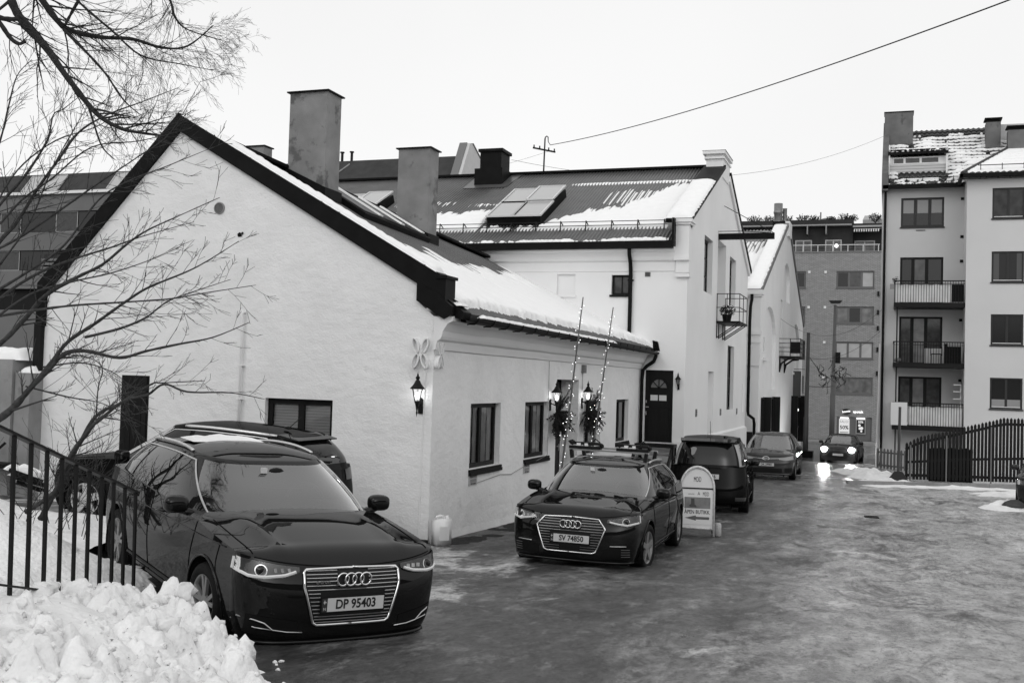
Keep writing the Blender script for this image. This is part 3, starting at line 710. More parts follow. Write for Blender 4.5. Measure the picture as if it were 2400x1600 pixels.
# raised roof lights
def roof_light(x0, x1, y0, y1, h0=.30):
    m = MB(); m.hexa([h2roof(x0, y0, 0), h2roof(x1, y0, 0), h2roof(x1, y1, 0), h2roof(x0, y1, 0), h2roof(x0, y0, h0), h2roof(x1, y0, h0), h2roof(x1, y1, h0 * .9), h2roof(x0, y1, h0 * .9)]); o = m.build('roof_light', black_metal, h2)
    fm = mat('pale aluminium frame', .6, .4, .5)
    for i in range(2):
        for j in range(2):
            a0, a1 = x0 + (x1 - x0) * i / 2, x0 + (x1 - x0) * (i + 1) / 2; b0, b1 = y0 + (y1 - y0) * j / 2, y0 + (y1 - y0) * (j + 1) / 2
            e = .05; hh = h0 + (.07 if (i, j) == (1, 1) else .0)
            m = MB()
            for (p0, p1) in (((a0, b0), (a1, b0)), ((a1, b0), (a1, b1)), ((a1, b1), (a0, b1)), ((a0, b1), (a0, b0))): m.bar(h2roof(*p0, hh + .02), h2roof(*p1, hh + .02), .06, .05)
            f = sub(m, 'sash', fm, o)
            g_ = sub(MB().quad(h2roof(a0 + e, b0 + e, hh + .025), h2roof(a1 - e, b0 + e, hh + .025), h2roof(a1 - e, b1 - e, hh + .025), h2roof(a0 + e, b1 - e, hh + .025)), 'pane', mat('roof glass painted sky-pale', .42, .08, .6), o)  # pale base colour stands in for the reflected sky
roof_light(-5.12, -3.42, 15.42, 17.95)
roof_light(-11.2, -9.5, 15.42, 17.95)
# black sheet-metal chimney
o = MB().box(-7.22, -6.2, 19.45, 20.6, 8.6, 9.72).build('chimney', black_metal, h2)
sub(MB().box(-7.08, -6.3, 19.6, 20.45, 9.72, 10.32).box(-7.14, -6.24, 19.54, 20.51, 10.32, 10.42), 'flue', black_metal, o)
m = MB(); m.hexa([h2roof(-7.5, 19.15, .02), h2roof(-5.95, 19.15, .02), h2roof(-5.8, 20.5, .02), h2roof(-7.5, 20.5, .02), h2roof(-7.5, 19.15, .04), h2roof(-5.95, 19.15, .04), h2roof(-5.8, 20.5, .04), h2roof(-7.5, 20.5, .04)]); sub(m, 'flashing', corr_dark, o)
# windows
w = window(h2, FA, *awin, rec=.10, fw=.055, mull=(.55,), fm=black_wood, pm=pane_mid, sill=True, bars=.03)
sub(MB().box(-.83, -.45, 4.99, 5.33, -.19, -.17, FA), 'inner_frame', trim_w, w)
MB().box(-2.5, -1.9, 4.83, 4.9, -.02, .04, FA).build('blind_window_sill', plaster2, h2)
for q in gh[:2]: window(h2, FB, *q, rec=.16, fw=.09, mull=(.5,), trans=(.33, .66), fm=black_wood, pm=pane_mid, sill=False, bars=.05)
window(h2, FB, *gh[2], rec=.12, fw=.1, mull=(.33, .66), trans=(.25, .5, .75), fm=black_wood, pm=pane_dark, sill=False, bars=.04)
window(h2, FB, 19.5, 21.0, 4.65, 6.9, rec=.40, fw=.1, mull=(.5,), trans=(.5,), fm=trim_w, pm=pane_mid, sill=False, bars=.05)
# entrance door with fanlight
o = MB().box(.12, .885, .90, 2.845, -.10, -.05, FA).build('door', black_wood, h2)
sub(MB().box(.07, .13, .88, 2.90, -.05, .025, FA).box(.13, .90, 2.845, 2.89, -.05, .02, FA), 'door_frame', trim_w, o)
for (z0, z1) in ((1.02, 1.76), (1.84, 2.07)): sub(MB().box(.2, .81, z0, z1, -.05, -.035, FA), 'door_panel', black_wood, o)
m = MB(); arc = [(.505 + .235 * math.cos(math.pi * i / 16), 2.36 + .255 * math.sin(math.pi * i / 16)) for i in range(17)]
m.prism(arc, FA, -.05, -.044); fl = sub(m, 'fanlight', mat('grey fan glass', .16, .2), o)
m = MB()
for i in range(16): m.bar(FA(*arc[i], -.035), FA(*arc[i + 1], -.035), .03)
for a in (0, 45, 90, 135, 180): m.bar(FA(.505, 2.36, -.035), FA(.505 + .235 * math.cos(R_(a)), 2.36 + .255 * math.sin(R_(a)), -.035), .022)
sub(m, 'glazing_bar', black_wood, o)
for i in range(2): sub(MB().box(.28 + i * .24, .28 + i * .24 + .20, 2.02, 2.17, -.047, -.028, FA), 'letter_plate', mat('bright sign plate', .65, .25, .5), o)
sub(MB().box(.145, .18, 1.62, 1.72, -.05, -.02, FA).box(.145, .18, 1.95, 2.02, -.05, -.02, FA).box(.15, .24, 1.83, 1.85, -.03, -.01, FA), 'lock', alu, o)
# steps
st = thing('door_steps', 'dark timber steps with a handrail up to the warehouse door', 'steps', (.5, 13.6, -.35))
m = MB().box(-.1, 1.06, 13.55, 14.0, .78, .87); m.build('landing', black_wood, st)
for i in range(5):
    MB().box(.0, 1.0, 13.3 - .24 * i, 13.54 - .24 * i, .58 - .2 * i, .62 - .2 * i).build('tread', mat('snow-dusted tread', .18, .8, .2, var=.6, vscale=6), st)
MB().bar((1.0, 13.6, .72), (1.0, 12.3, -.35), .04, .2).bar((0, 13.6, .72), (0, 12.3, -.35), .04, .2).build('stringer', black_wood, st)
MB().bar((1.03, 13.95, .3), (1.03, 13.95, .86), .05).bar((1.03, 13.6, .86), (1.03, 13.6, .2), .05).build('post', black_wood, st)
# vents and bits on the gable and yard wall
for (y, z) in ((15.95, 1.68), (20.63, 1.62), (24.58, 1.58)):
    o = MB().box(y - .13, y + .13, z - .11, z + .11, 0, .015, FB).build('vent', concrete, h2)
    for k in range(4): sub(MB().box(y - .11, y + .11, z - .085 + k * .047, z - .06 + k * .047, .015, .022, FB), 'louvre', dark_metal, o)
o = MB().box(.05, .2, 5.40, 5.52, 0, .02, FA).build('vent', concrete, h2)
for k in range(4): sub(MB().box(.06, .19, 5.41 + k * .027, 5.425 + k * .027, .02, .025, FA), 'louvre', dark_metal, o)
# hoist beam and tie rod
o = MB().box(1.0, 2.95, 19.35, 19.55, 7.12, 7.30).build('hoist_beam', black_metal, h2)
sub(MB().tube([(1.22, 19.3, 7.36), (2.0, 19.4, 7.37), (2.9, 19.45, 7.30)], .012, 5).tube([(1.24, 20.4, 8.35), (2.95, 19.5, 7.3)], .012, 5), 'tie_rod', dark_metal, o)
MB().tube([(X2 + .02, 26.1, 2.6), (X2 + .02, 26.1, 1.5)], .03, 6).build('vent_pipe', trim_w, h2)
# gable balcony
o = thing('iron_balcony', 'small black iron balcony with plants on the warehouse gable', 'balcony', (X2, 20, 4.5))
m = MB().box(X2, 1.96, 19.3, 21.2, 4.46, 4.52); m.build('floor', dark_metal, o)
for y in (19.36, 19.8, 20.7, 21.15): MB().bar((X2 + .01, y, 3.98), (X2 + .01, y, 4.46), .035).bar((X2 + .02, y, 4.0), (1.9, y, 4.46), .03).build('bracket', dark_metal, o)
for (a, b_) in (((X2, 19.32), (1.94, 19.32)), ((1.94, 19.32), (1.94, 21.18)), ((1.94, 21.18), (X2, 21.18))):
    for z in (4.95, 5.38): MB().bar((*a, z), (*b_, z), .022).build('rail', dark_metal, o)
for (x, y) in ((1.94, 19.32), (1.94, 20.25), (1.94, 21.18), (1.55, 19.32), (1.24, 19.32), (1.24, 21.18)): MB().bar((x, y, 4.52), (x, y, 5.38), .02).build('post', dark_metal, o)
def leafy(c, r, n, size, seed, sc=(1, 1, 1)):
    q = random.Random(seed); m = MB()
    for i in range(n):
        d = Vector((q.gauss(0, 1), q.gauss(0, 1), q.gauss(0, 1))).normalized() * (q.random() ** .5) * r
        p = Vector(c) + Vector((d.x * sc[0], d.y * sc[1], d.z * sc[2])); a = Vector((q.gauss(0, 1), q.gauss(0, 1), q.gauss(0, 1))).normalized() * size; b = a.orthogonal().normalized() * size * .35
        m.quad(p - a, p + b, p + a, p - b)
    return m
pp = thing('potted_shrub', 'dark potted shrub standing on the warehouse balcony', 'plant', (1.5, 19.7, 4.52))
MB().lathe([(.0, 4.53), (.12, 4.53), (.16, 4.75), (.14, 4.75)], (1.5, 19.7, 0), 12).build('pot', rubber, pp); leafy((1.5, 19.8, 4.88), .26, 260, .05, 5, (1, 1.4, .8)).build('foliage', foliage, pp)

# snow on the warehouse roof
def sn2_h(x, y):
    lo = 14.15 + .12 * fbm(x * 1.2, 3, 1)
    top = lerp_tab([(-13, 16.8), (-6.4, 16.8), (-5.6, 17.0), (-5.3, 15.3), (-3.4, 15.25), (-3.0, 16.0), (-2.3, 16.7), (-1.4, 16.95), (-.7, 17.8), (-.2, 18.8), (.75, 19.3)], x)
    top += .35 * fbm(x * 6.5, y * .5, 2, 4) + .18 * fbm(x * 14, y * .8, 7, 3)
    h = smooth(top - y, -.02, .25) * smooth(y - 15.0, -.02, .25)
    # thin band left at a lap of the sheets
    band = smooth(.13 + .05 * fbm(x * 5, 2, 3) - abs(y - 19.25 - .05 * x * 0), 0, .08) * smooth(x, -3.9, -3.0)
    band2 = smooth(.75 + .35 * fbm(x * 9, y, 5) - abs(y - 17.8), 0, .3) * smooth(x, -2.9, -.2) * (math.sin(x / .21 * 2 * math.pi) > -.25)
    patch = smooth(.25 + .2 * fbm(x * 7, y, 5) - math.hypot((x + 8.3) * .22, y - 17.7), 0, .2) + smooth(.15 + .2 * fbm(x * 7, y, 6) - math.hypot((x + 5.9) * .25, y - 17.45), 0, .15) * (x < -5.2)
    h = max(h, band * .6, band2 * .6, min(patch, 1) * .6)
    # low strip below the guard rail and on the gutter
    ev = smooth(.05 + .38 * fbm(x * 1.6, 1, 12) - abs(y - 14.05), 0, .1) * .8
    return max(h, ev)
m = MB(); NU, NV = 420, 110; hh = []
for i in range(NU + 1):
    for j in range(NV + 1):
        x = -12 + 12.7 * i / NU; y = 13.8 + 5.9 * j / NV; s_ = sn2_h(x, y)
        if -5.2 < x < -3.35 and 15.4 < y < 18.0: s_ = 0
        h = s_ * (.055 + .04 * smooth(16.5 - y, 0, 1)) ; hh.append(h); m.v.append(h2roof(x, y, h - .008))
for i in range(NU):
    for j in range(NV):
        a = i * (NV + 1) + j; ids = (a, a + NV + 1, a + NV + 2, a + 1)
        if max(hh[k] for k in ids) > .008: m.f.append(ids)
strip_snow(m, lambda u: ((.97, 13.95 + 3.9 * u, 6.985 + 1.715 * u), (1, 0, 0), (0, -.4, .9)), 60, .74, .12, 3)
strip_snow(m, lambda u: ((-.75 + 1.45 * u, 13.9, 6.33), (0, 1, 0), (0, -.2, .95)), 50, .30, .13, 6)
strip_snow(m, lambda u: ((-3.6 + 1.3 * u, 13.9, 6.33), (0, 1, 0), (0, -.2, .95)), 50, .30, .11, 8)
strip_snow(m, lambda u: ((.80 + .5 * u, 20.5, 10.10), (0, 1, 0), (0, 0, 1)), 8, .8, .07, 8)
m.build('roof_snow', snow_m, None, smooth=True, kind='stuff', label='snow lying on the ribbed roof of the tall warehouse', cat='snow')

# power mast on the ridge, overhead wires
o = thing('roof_mast', 'thin black power mast with a crossarm on the warehouse ridge', 'mast', (-5.08, 20.58, 9.7))
MB().tube([(-5.08, 20.58, 9.6), (-5.06, 20.58, 10.9), (-5.05, 20.58, 10.96), (-5.0, 20.58, 11.0), (-4.95, 20.58, 10.96), (-4.94, 20.58, 10.8), (-4.86, 20.58, 10.68)], [.03, .026, .022, .02, .02, .014, .01], 8).build('pole', dark_metal, o)
MB().bar((-5.42, 20.35, 10.56), (-4.72, 20.75, 10.46), .05).build('crossarm', dark_metal, o)
for t in (.05, .3, .7, .95): MB().lathe([(.012, 0), (.03, .03), (.02, .06), (.03, .09), (0, .11)], (-5.42 + .7 * t, 20.35 + .4 * t, 10.57 - .1 * t), 8).build('insulator', dark_metal, o)
def wire(p0, p1, sag, r, label, name='overhead_wire'):
    p0, p1 = Vector(p0), Vector(p1); m = MB()
    m.tube([p0.lerp(p1, t / 24) - Vector((0, 0, 4 * sag * (t / 24) * (1 - t / 24))) for t in range(25)], r, 4); m.build(name, dark_metal, None, label=label, cat='wire')
wire((-4.86, 20.58, 10.68), at(2420, -20, 15), .25, .012, 'black overhead wire rising from the roof mast to the upper right')
wire((-4.8, 20.6, 10.5), (-7.0, 20.4, 9.9), .02, .004, 'thin stay wire from the mast to the black chimney')
wire((-6.25, 20.5, 10.2), (6.2, 41, 15.2), 1.3, .006, 'thin wire from the black chimney to the apartment block')
# ================================================================== third white house, further down the street
X3, Y3 = 1.6, 28.0
F3 = Fr((X3, 0, 0), (0, 1, 0), (0, 0, 1), (1, 0, 0)); F3n = Fr((0, Y3, 0), (1, 0, 0), (0, 0, 1), (0, -1, 0))
h3 = thing('gabled_house', 'white gabled house with arched niches beyond the warehouse', 'building', (X3, Y3, -.6))
def arch(y0, y1, zb, zs, n=14):
    c = (y0 + y1) / 2; r = (y1 - y0) / 2
    return [(y0, zb), (y1, zb)] + [(c + r * math.cos(math.pi * i / n), zs + r * .55 * math.sin(math.pi * i / n)) for i in range(n + 1)]
ho = [(arch(29.2, 34.3, 2.4, 4.5), .14), (arch(37.6, 40.8, 6.7, 7.7), .16), (arch(43.0, 47.4, 3.2, 4.75), .14), (rect(36.2, 37.3, 3.95, 6.6), .3)]
m = MB(); m.sheet([[(Y3, -1.6), (49.9, -1.6), (49.9, 6.2), (39.9, 10.3), (38.6, 10.3), (Y3, 6.2)]] + [q for q, d in ho], F3)
for q, d in ho: m.rim(q, F3, 0, -d); m.sheet([q], F3, -d)
m.sheet([rect(-12, X3, -1.4, 6.2)], F3n); m.build('wall', plaster2, h3)
m = MB().box(.98, X3 + .03, 3.3, 6.05, 0, .05, F3n).box(.93, X3 + .08, 4.52, 4.66, 0, .10, F3n).box(.93, X3 + .06, 4.2, 4.28, 0, .08, F3n).box(.9, X3 + .12, 6.1, 6.28, -.3, .2, F3n).box(.93, X3 + .07, 6.02, 6.1, -.3, .14, F3n); m.build('kneeler', plaster2, h3)
m = MB().prism([(27.8, 6.28), (38.8, 10.55), (38.8, 10.35), (27.9, 6.12)], Fr((1.05, 0, 0), (0, 1, 0), (0, 0, 1), (1, 0, 0)), 0, .62).prism([(50.2, 6.25), (50.1, 6.08), (39.8, 10.3), (39.8, 10.5)], Fr((1.05, 0, 0), (0, 1, 0), (0, 0, 1), (1, 0, 0)), 0, .62); m.build('coping', mat('grey coping', .16, .7), h3)
def h3roof(x, y, h=0.0): return (x, y - .36 * h, 6.0 + .376 * (y - 27.8) + .93 * h)
m = MB(); nw = 60
m.grid(lambda u, v: h3roof(-9 + 10.1 * u, 27.8 + 11.3 * v, .03 * math.sin(u * nw * 2 * math.pi)), nw * 6, 1); m.build('roof', corr_dark, h3, smooth=True)
m = MB().box(.9, 1.5, 38.7, 39.9, 9.8, 10.62); o = m.build('chimney', black_metal, h3)
sub(MB().lathe([(.2, 10.6), (.2, 11.05), (.23, 11.06), (.23, 11.16), (.21, 11.17), (.21, 11.55), (0, 11.55)], (1.12, 39.1, 0), 16), 'flue', grey_metal, o, True)
sub(MB().lathe([(.1, 10.6), (.1, 11.3), (.12, 11.33), (0, 11.33)], (1.42, 39.3, 0), 10), 'flue', grey_metal, o, True)
MB().box(1.5, X3 + .12, 38.75, 40.0, 9.9, 10.62).build('pinnacle', plaster2, h3)
MB().tube([(1.3, 27.75, 6.1), (1.3, 27.75, 5.9), (1.28, 27.55, 5.6), (1.28, 27.4, 5.0), (1.28, 27.4, 1.55), (1.3, 27.4, 1.4), (1.5, 27.45, 1.25), (1.52, 27.5, 1.05), (1.52, 27.55, -.6)], .06, 8).build('downpipe', black_metal, h3, smooth=True)
MB().box(1.22, 1.5, 27.2, 27.3, -.8, .75).build('gate', black_wood, h3)
for y in (29.7, 30.5): window(h3, F3, y - .22, y + .22, 3.9, 4.6, rec=.10, fw=.05, mull=(), fm=trim_w, pm=pane_mid, sill=False)
MB().box(29.3, 31.0, 3.55, 3.68, -.13, .06, F3).box(43.6, 45.2, 3.2, 3.32, -.13, .06, F3).build('sill_course', plaster2, h3)
for (y0, y1) in ((28.85, 29.5), (31.6, 33.2), (43.4, 44.6), (46.0, 47.4)):
    o = window(h3, F3, y0, y1, .3, 2.06, rec=-.07, fw=.08, mull=(.5,), fm=black_wood, pm=pane_dark, sill=False)
for y in (29.55, 33.3, 43.0, 47.6): MB().box(X3 + .003, X3 + .34, y, y + .10, -.5 if y > 40 else .25, 2.08).build('shutter', black_wood, h3)
window(h3, F3, 36.35, 37.2, 4.0, 6.4, rec=.24, fw=.08, mull=(.5,), fm=trim_w, pm=pane_mid, sill=False)
MB().box(29.5, 30.9, 2.5, 3.05, -.13, -.06, F3).build('blind_window_sill', plaster2, h3)
o = MB().box(43.9, 44.0, 2.0, 3.4, .003, .40, F3).build('hanging_sign', mat('grey sign', .09, .6), h3); sub(MB().bar((1.62, 43.95, 3.5), (2.2, 43.95, 3.5), .03), 'arm', dark_metal, o)
o = thing('iron_balcony', 'black iron balcony on brackets on the arched house', 'balcony', (X3, 36, 3.9))
MB().box(X3, 2.56, 35.9, 38.6, 3.86, 3.95).build('floor', dark_metal, o)
for y in (36.0, 38.4): MB().tube([(X3 + .02, y, 3.25), (X3 + .1, y, 3.6), (X3 + .4, y, 3.82), (2.3, y, 3.86)], .045, 6).bar((X3 + .03, y, 3.2), (X3 + .03, y, 3.86), .07).build('bracket', dark_metal, o)
for z in (4.15, 4.34, 4.54, 4.75): MB().bar((X3, 35.93, z), (2.54, 35.93, z), .028).bar((2.54, 35.93, z), (2.54, 38.57, z), .028).build('rail', dark_metal, o)
for (x, y) in ((2.54, 35.93), (2.1, 35.93), (2.54, 36.6), (2.54, 37.3), (2.54, 38.0), (2.54, 38.57)): MB().bar((x, y, 3.95), (x, y, 4.75), .035).build('post', dark_metal, o)
MB().box(2.05, 2.5, 36.3, 36.75, 4.1, 4.62).build('crate', dark_metal, None, label='dark crate standing on the balcony of the arched house', cat='crate')
for (px, lab) in ((1860, 'left lit globe lamp by the dark door of the arched house'), (1880, 'right lit globe lamp by the dark door of the arched house')):
    y = 44.4 if px == 1860 else 47.7; x = 1.78
    o = thing('globe_lamp', lab, 'lamp', (x, y, 1.3), 'globe lamps on the arched house')
    MB().blob((x, y, 1.33), .10, 2).build('globe', emis('globe lit', 2.5), o, smooth=True); MB().bar((X3, y, 1.25), (x, y, 1.25), .04).lathe([(.05, 1.17), (.07, 1.22), (.04, 1.24)], (x, y, 0), 8).build('bracket', dark_metal, o)
m = MB(); NU, NV = 160, 70; hh = []
for i in range(NU + 1):
    for j in range(NV + 1):
        x = -4 + 5.0 * i / NU; y = 27.8 + 10.8 * j / NV; top = 33 + 1.2 * fbm(x * 4, 1, 1) + 2.2 * smooth(x, -1, 1)
        s_ = smooth(top - y, -.2, .8) + .7 * smooth(37 - y, 0, 1) * (math.sin(x * 37.7) > -.2) * smooth(.35 + fbm(x * 4, y * 1.2, 3), 0, .3)
        h = min(s_, 1) * .1; hh.append(h); m.v.append(h3roof(x, y, h - .005))
for i in range(NU):
    for j in range(NV):
        a = i * (NV + 1) + j; ids = (a, a + NV + 1, a + NV + 2, a + 1)
        if max(hh[k] for k in ids) > .015: m.f.append(ids)
strip_snow(m, lambda u: ((1.32, 27.9 + 10.6 * u, 6.32 + 4.1 * u), (1, 0, 0), (0, -.36, .93)), 60, .62, .12, 3)
m.build('roof_snow', snow_m, None, smooth=True, kind='stuff', label='snow on the roof of the arched white house down the street', cat='snow')

# ================================================================== brick block at the end of the street
YB = 70.0; FK = Fr((0, YB, 0), (1, 0, 0), (0, 0, 1), (0, -1, 0))
brick = bpy.data.materials.new('grey brickwork'); brick.use_nodes = True; n = brick.node_tree.nodes; l = brick.node_tree.links; p = n['Principled BSDF']
co = n.new('ShaderNodeTexCoord'); mp = n.new('ShaderNodeMapping'); mp.inputs['Rotation'].default_value = (R_(90), 0, 0); l.new(co.outputs['Object'], mp.inputs[0])
bt = n.new('ShaderNodeTexBrick'); bt.inputs['Color1'].default_value = (.27, .27, .27, 1); bt.inputs['Color2'].default_value = (.35, .35, .35, 1); bt.inputs['Mortar'].default_value = (.15, .15, .15, 1)
bt.inputs['Scale'].default_value = 1; bt.inputs['Brick Width'].default_value = .26; bt.inputs['Row Height'].default_value = .088; bt.inputs['Mortar Size'].default_value = .016; bt.inputs['Mortar Smooth'].default_value = .4
l.new(mp.outputs[0], bt.inputs[0]); l.new(bt.outputs[0], p.inputs['Base Color']); p.inputs['Roughness'].default_value = .9
hb = thing('brick_block', 'grey brick apartment block closing the end of the street', 'building', (2, YB, -1.5))
rows = [11.5, 8.8, 6.13, 3.46]; fr_g = mat('grey window frame', .13, .6); ws = []
for zt in rows:
    for x0 in (-8.2, -2.5, 2.5, 8.0): ws.append((x0, x0 + 2.75, zt - 1.29, zt))
shop = (2.72, 5.24, -1.42, .47)
m = MB().sheet([rect(-16, 16, -2.2, 13.0)] + [rect(*q) for q in ws + [shop]], FK)
for q in ws + [shop]: m.rim(rect(*q), FK, 0, -.15)
m.build('wall', brick, hb)
pl = mat('pale blind pane', .42, .3, .4, var=.15, vscale=1.5); pc = mat('curtained pane', .16, .15, .5, var=.5, vscale=2.0); pq = [pane_dark, pc, pl]
for i, q in enumerate(ws):
    k = {2: [pane_dark, pane_mid, pl], 6: [pc, pane_dark, pc], 10: [pl, pl, pl], 14: [pc, pc, pc]}.get(i, [rnd.choice(pq) for _ in range(3)])
    window(hb, FK, *q, rec=.08, fw=.12, mull=(1 / 3, 2 / 3), fm=fr_g, pm=k, sill=True, bars=.16)
for zt in rows:
    for x in (.5, 1.7, 6.5): MB().box(x - .09, x + .09, zt - .15, zt + .03, 0, .05, FK).build('vent', trim_w, hb)
for i, z in enumerate((9.6, 8.2, 7.0, 5.4, 3.6)): MB().box(5.48, 5.62, z, z + .35, 0, .12, FK).build('bracket', dark_metal, hb)
m = MB().box(shop[0], shop[1], shop[2], shop[3], -.35, -.15, FK); m.build('shop_front', mat('grey shop front', .14, .5), hb)
MB().box(-16, 16, -2.2, -1.30, 0, .06, FK).build('plinth', mat('dark plinth', .06, .8), hb)
# penthouse with terrace railing, planted roof
MB().box(-12, 3.6, -.0, 2.7, -6, -1.5, Fr((0, YB, 13.0), (1, 0, 0), (0, 0, 1), (0, -1, 0))).build('penthouse', mat('dark cladding', .018, .6, .3, var=.3, vscale=2), hb)
MB().box(3.6, 16, -.0, 2.45, -6, -2.2, Fr((0, YB, 13.0), (1, 0, 0), (0, 0, 1), (0, -1, 0))).build('penthouse', MATS['dark cladding'], hb)
MB().box(-12, 3.5, 15.15, 15.25, -1.6, -.9, FK).box(3.6, 12, 15.0, 15.12, -2.3, -1.0, FK).build('roof_edge', mat('pale edge', .3, .6), hb)
MB().box(-16, 16, 12.93, 13.03, -1.6, .06, FK).build('terrace_slab', mat('slab', .2, .8), hb)
FP = Fr((0, 71.5, 0), (1, 0, 0), (0, 0, 1), (0, -1, 0)); FP2 = Fr((0, 72.2, 0), (1, 0, 0), (0, 0, 1), (0, -1, 0))
for (x0, x1, f) in ((-.72, .55, FP), (1.54, 2.78, FP), (3.69, 5.21, FP2), (-4.5, -3.2, FP)): window(hb, f, x0, x1, 13.05, 14.1, rec=-.06, fw=.09, mull=(.5,), fm=mat('pale frame', .35, .5), pm=pane_mid, sill=False, bars=.1)
o = MB().bar((-10, 69.95, 13.52), (5.6, 69.95, 13.50), .05).build('terrace_rail', mat('pale rail', .7, .4), hb)
for i in range(14): sub(MB().bar((5.5 - i * 1.1, 69.95, 13.0), (5.5 - i * 1.1, 69.95, 13.5), .05), 'post', MATS['pale rail'], o)
for z in (13.12, 13.25, 13.38): sub(MB().bar((-10, 69.95, z), (5.6, 69.95, z), .012), 'wire', grey_metal, o)
o = MB().quad((3.7, 70.2, 14.72), (5.6, 70.2, 14.72), (5.6, 71.9, 15.0), (3.7, 71.9, 15.0)).build('awning', mat('awning cloth', .7, .8), hb)
for i in range(11): sub(MB().box(3.7 + i * .173, 3.7 + i * .173 + .085, 14.52, 14.72, -.19, -.17, FK), 'valance', MATS['awning cloth'], o)
for (x, s_) in ((.2, .55), (1.6, .5), (-2.0, .6)): MB().box(x, x + .08, 14.45, 15.1, -1.5, -.6, FK).build('awning_arm', grey_metal, hb)
MB().blob((1.9 + .5, 71.2, 13.6), .14, 2).build('terrace_lamp', emis('terrace lamp', 4), None, label='small bright lamp on the roof terrace of the brick block', cat='lamp')
for i, (x, r) in enumerate(((-4, .6), (-2.9, .5), (-.2, .55), (.6, .45), (1.9, .35), (2.9, .6), (3.5, .45), (5.2, .5), (-1.5, .5), (6.3, .6))):
    o = thing('roof_shrub', 'bare dark shrub on the brick block roof, %s from the left' % ('first', 'second', 'fourth', 'fifth', 'sixth', 'seventh', 'eighth', 'ninth', 'third', 'tenth')[i], 'shrub', (x, 72.5, 15.6), 'shrubs on the planted roof')
    m = leafy((x, 72.5, 15.75 + r * .35), r, 130, .10, 40 + i, (1.1, 1, .7))
    for k in range(12): m.bar((x, 72.5, 15.5), (x + rnd.uniform(-1, 1) * r, 72.5 + rnd.uniform(-.3, .3), 15.7 + rnd.uniform(.5, 1.1) * r), .03)
    m.build('foliage', foliage, o)
for i, (x, w, h) in enumerate(((-2.6, 1.4, .75), (.6, 1.5, .8), (4.2, 1.5, .85))):
    o = thing('roof_hatch', 'small pale roof house on the brick block, %s of three' % ('leftmost', 'middle', 'rightmost')[i], 'roof house', (x, 76, 15.4), 'roof houses')
    MB().box(x, x + w, 75.4, 77, 15.2, 15.7 + h * .6).build('wall', mat('pale roof house', .30, .8), o)
    if i < 2:
        MB().hexa([(x - .1, 75.2, 15.7 + h * .6), (x + w + .1, 75.2, 15.7 + h * .6), (x + w + .1, 77.2, 15.7 + h * .6), (x - .1, 77.2, 15.7 + h * .6), (x + w * .4, 75.8, 16.0 + h * .6), (x + w * .6, 75.8, 16.0 + h * .6), (x + w * .6, 76.5, 16.0 + h * .6), (x + w * .4, 76.5, 16.0 + h * .6)]).build('roof', mat('grey roof', .12, .7), o); MB().bar((x + .3, 76, 16), (x + .3, 76, 17.0), .09).build('flue', dark_metal, o)
    else: MB().prism([(x, 16.2), (x + .15, 16.55), (x + w - .15, 16.55), (x + w, 16.2)], Fr((0, 76, 0), (1, 0, 0), (0, 0, 1), (0, -1, 0)), -1, .6).build('roof', mat('pale roof', .55, .6), o)
# pharmacy sign and posters
o = thing('shop_sign', 'dark oval shop sign with bright letters over the shop window', 'sign', (3.8, YB, .86))
MB().lathe([(0, .0), (1, .0), (1, .1), (0, .1)], (0, 0, 0), 28, 'z', lambda a, b, c: FK(3.41 + a * .34, .87 + b * .21, c + .03)).build('oval', mat('black sign face', .01, .4), o)
wl = emis('sign letters lit', 1.5)
put_text('boots', .26, FK, 3.40, .87, .135, wl, o, bold=.006, rotz=.16); put_text('apotek', .27, FK, 4.25, .86, .08, wl, o, bold=.008, sx=.95)
o = thing('poster', 'lit white SALG 50% sale poster in the shop window', 'poster', (3.26, YB, -1.0)); MB().box(2.89, 3.64, -1.12, .30, -.14, -.10, FK).build('sheet', emis('poster lit', .75), o)
ink = mat('poster ink', .03, .7)
put_text('SALG!', .24, FK, 3.26, .08, -.095, mat('poster grey ink', .25, .7), o); put_text('50%', .38, FK, 3.26, -.36, -.095, ink, o, bold=.01)
MB().box(2.95, 3.58, -.74, -.68, -.10, -.095, FK).build('small_print', MATS['poster grey ink'], o); put_text('boots', .10, FK, 3.26, -1.0, -.095, ink, o)
o = thing('poster', 'dark 50% poster box in a pale frame on the shop front', 'poster', (4.44, YB, -.3)); MB().box(4.10, 4.80, -.80, .30, -.15, -.02, FK).build('frame', mat('pale box', .4, .5), o); MB().box(4.16, 4.74, -.72, .24, -.02, 0, FK).build('face', mat('dark poster face', .02, .4), o)
wl2 = emis('poster figure', .8); put_text('50%', .22, FK, 4.45, .10, .01, wl2, o, bold=.008); m = MB()
for (x, z, r) in ((4.36, -.15, .1), (4.52, -.36, .12), (4.4, -.38, .1), (4.5, -.58, .08)): m.disc((x, z, .008), r, 12, FK)
m.build('picture', wl2, o)
for x in (3.27, 4.45):
    o = MB().box(x - .3, x + .3, .33, .41, -.10, .05, FK).build('shop_lamp', emis('shop lamp', 2.5), None, label='lit strip lamp over the %s poster' % ('white sale' if x < 4 else 'dark boxed'), cat='lamp', group='lamps over the posters')
# pavement in front of the brick block
MB().box(-16, 16, 66.5, 70, -1.75, -1.33).build('pavement', concrete, None, kind='structure')

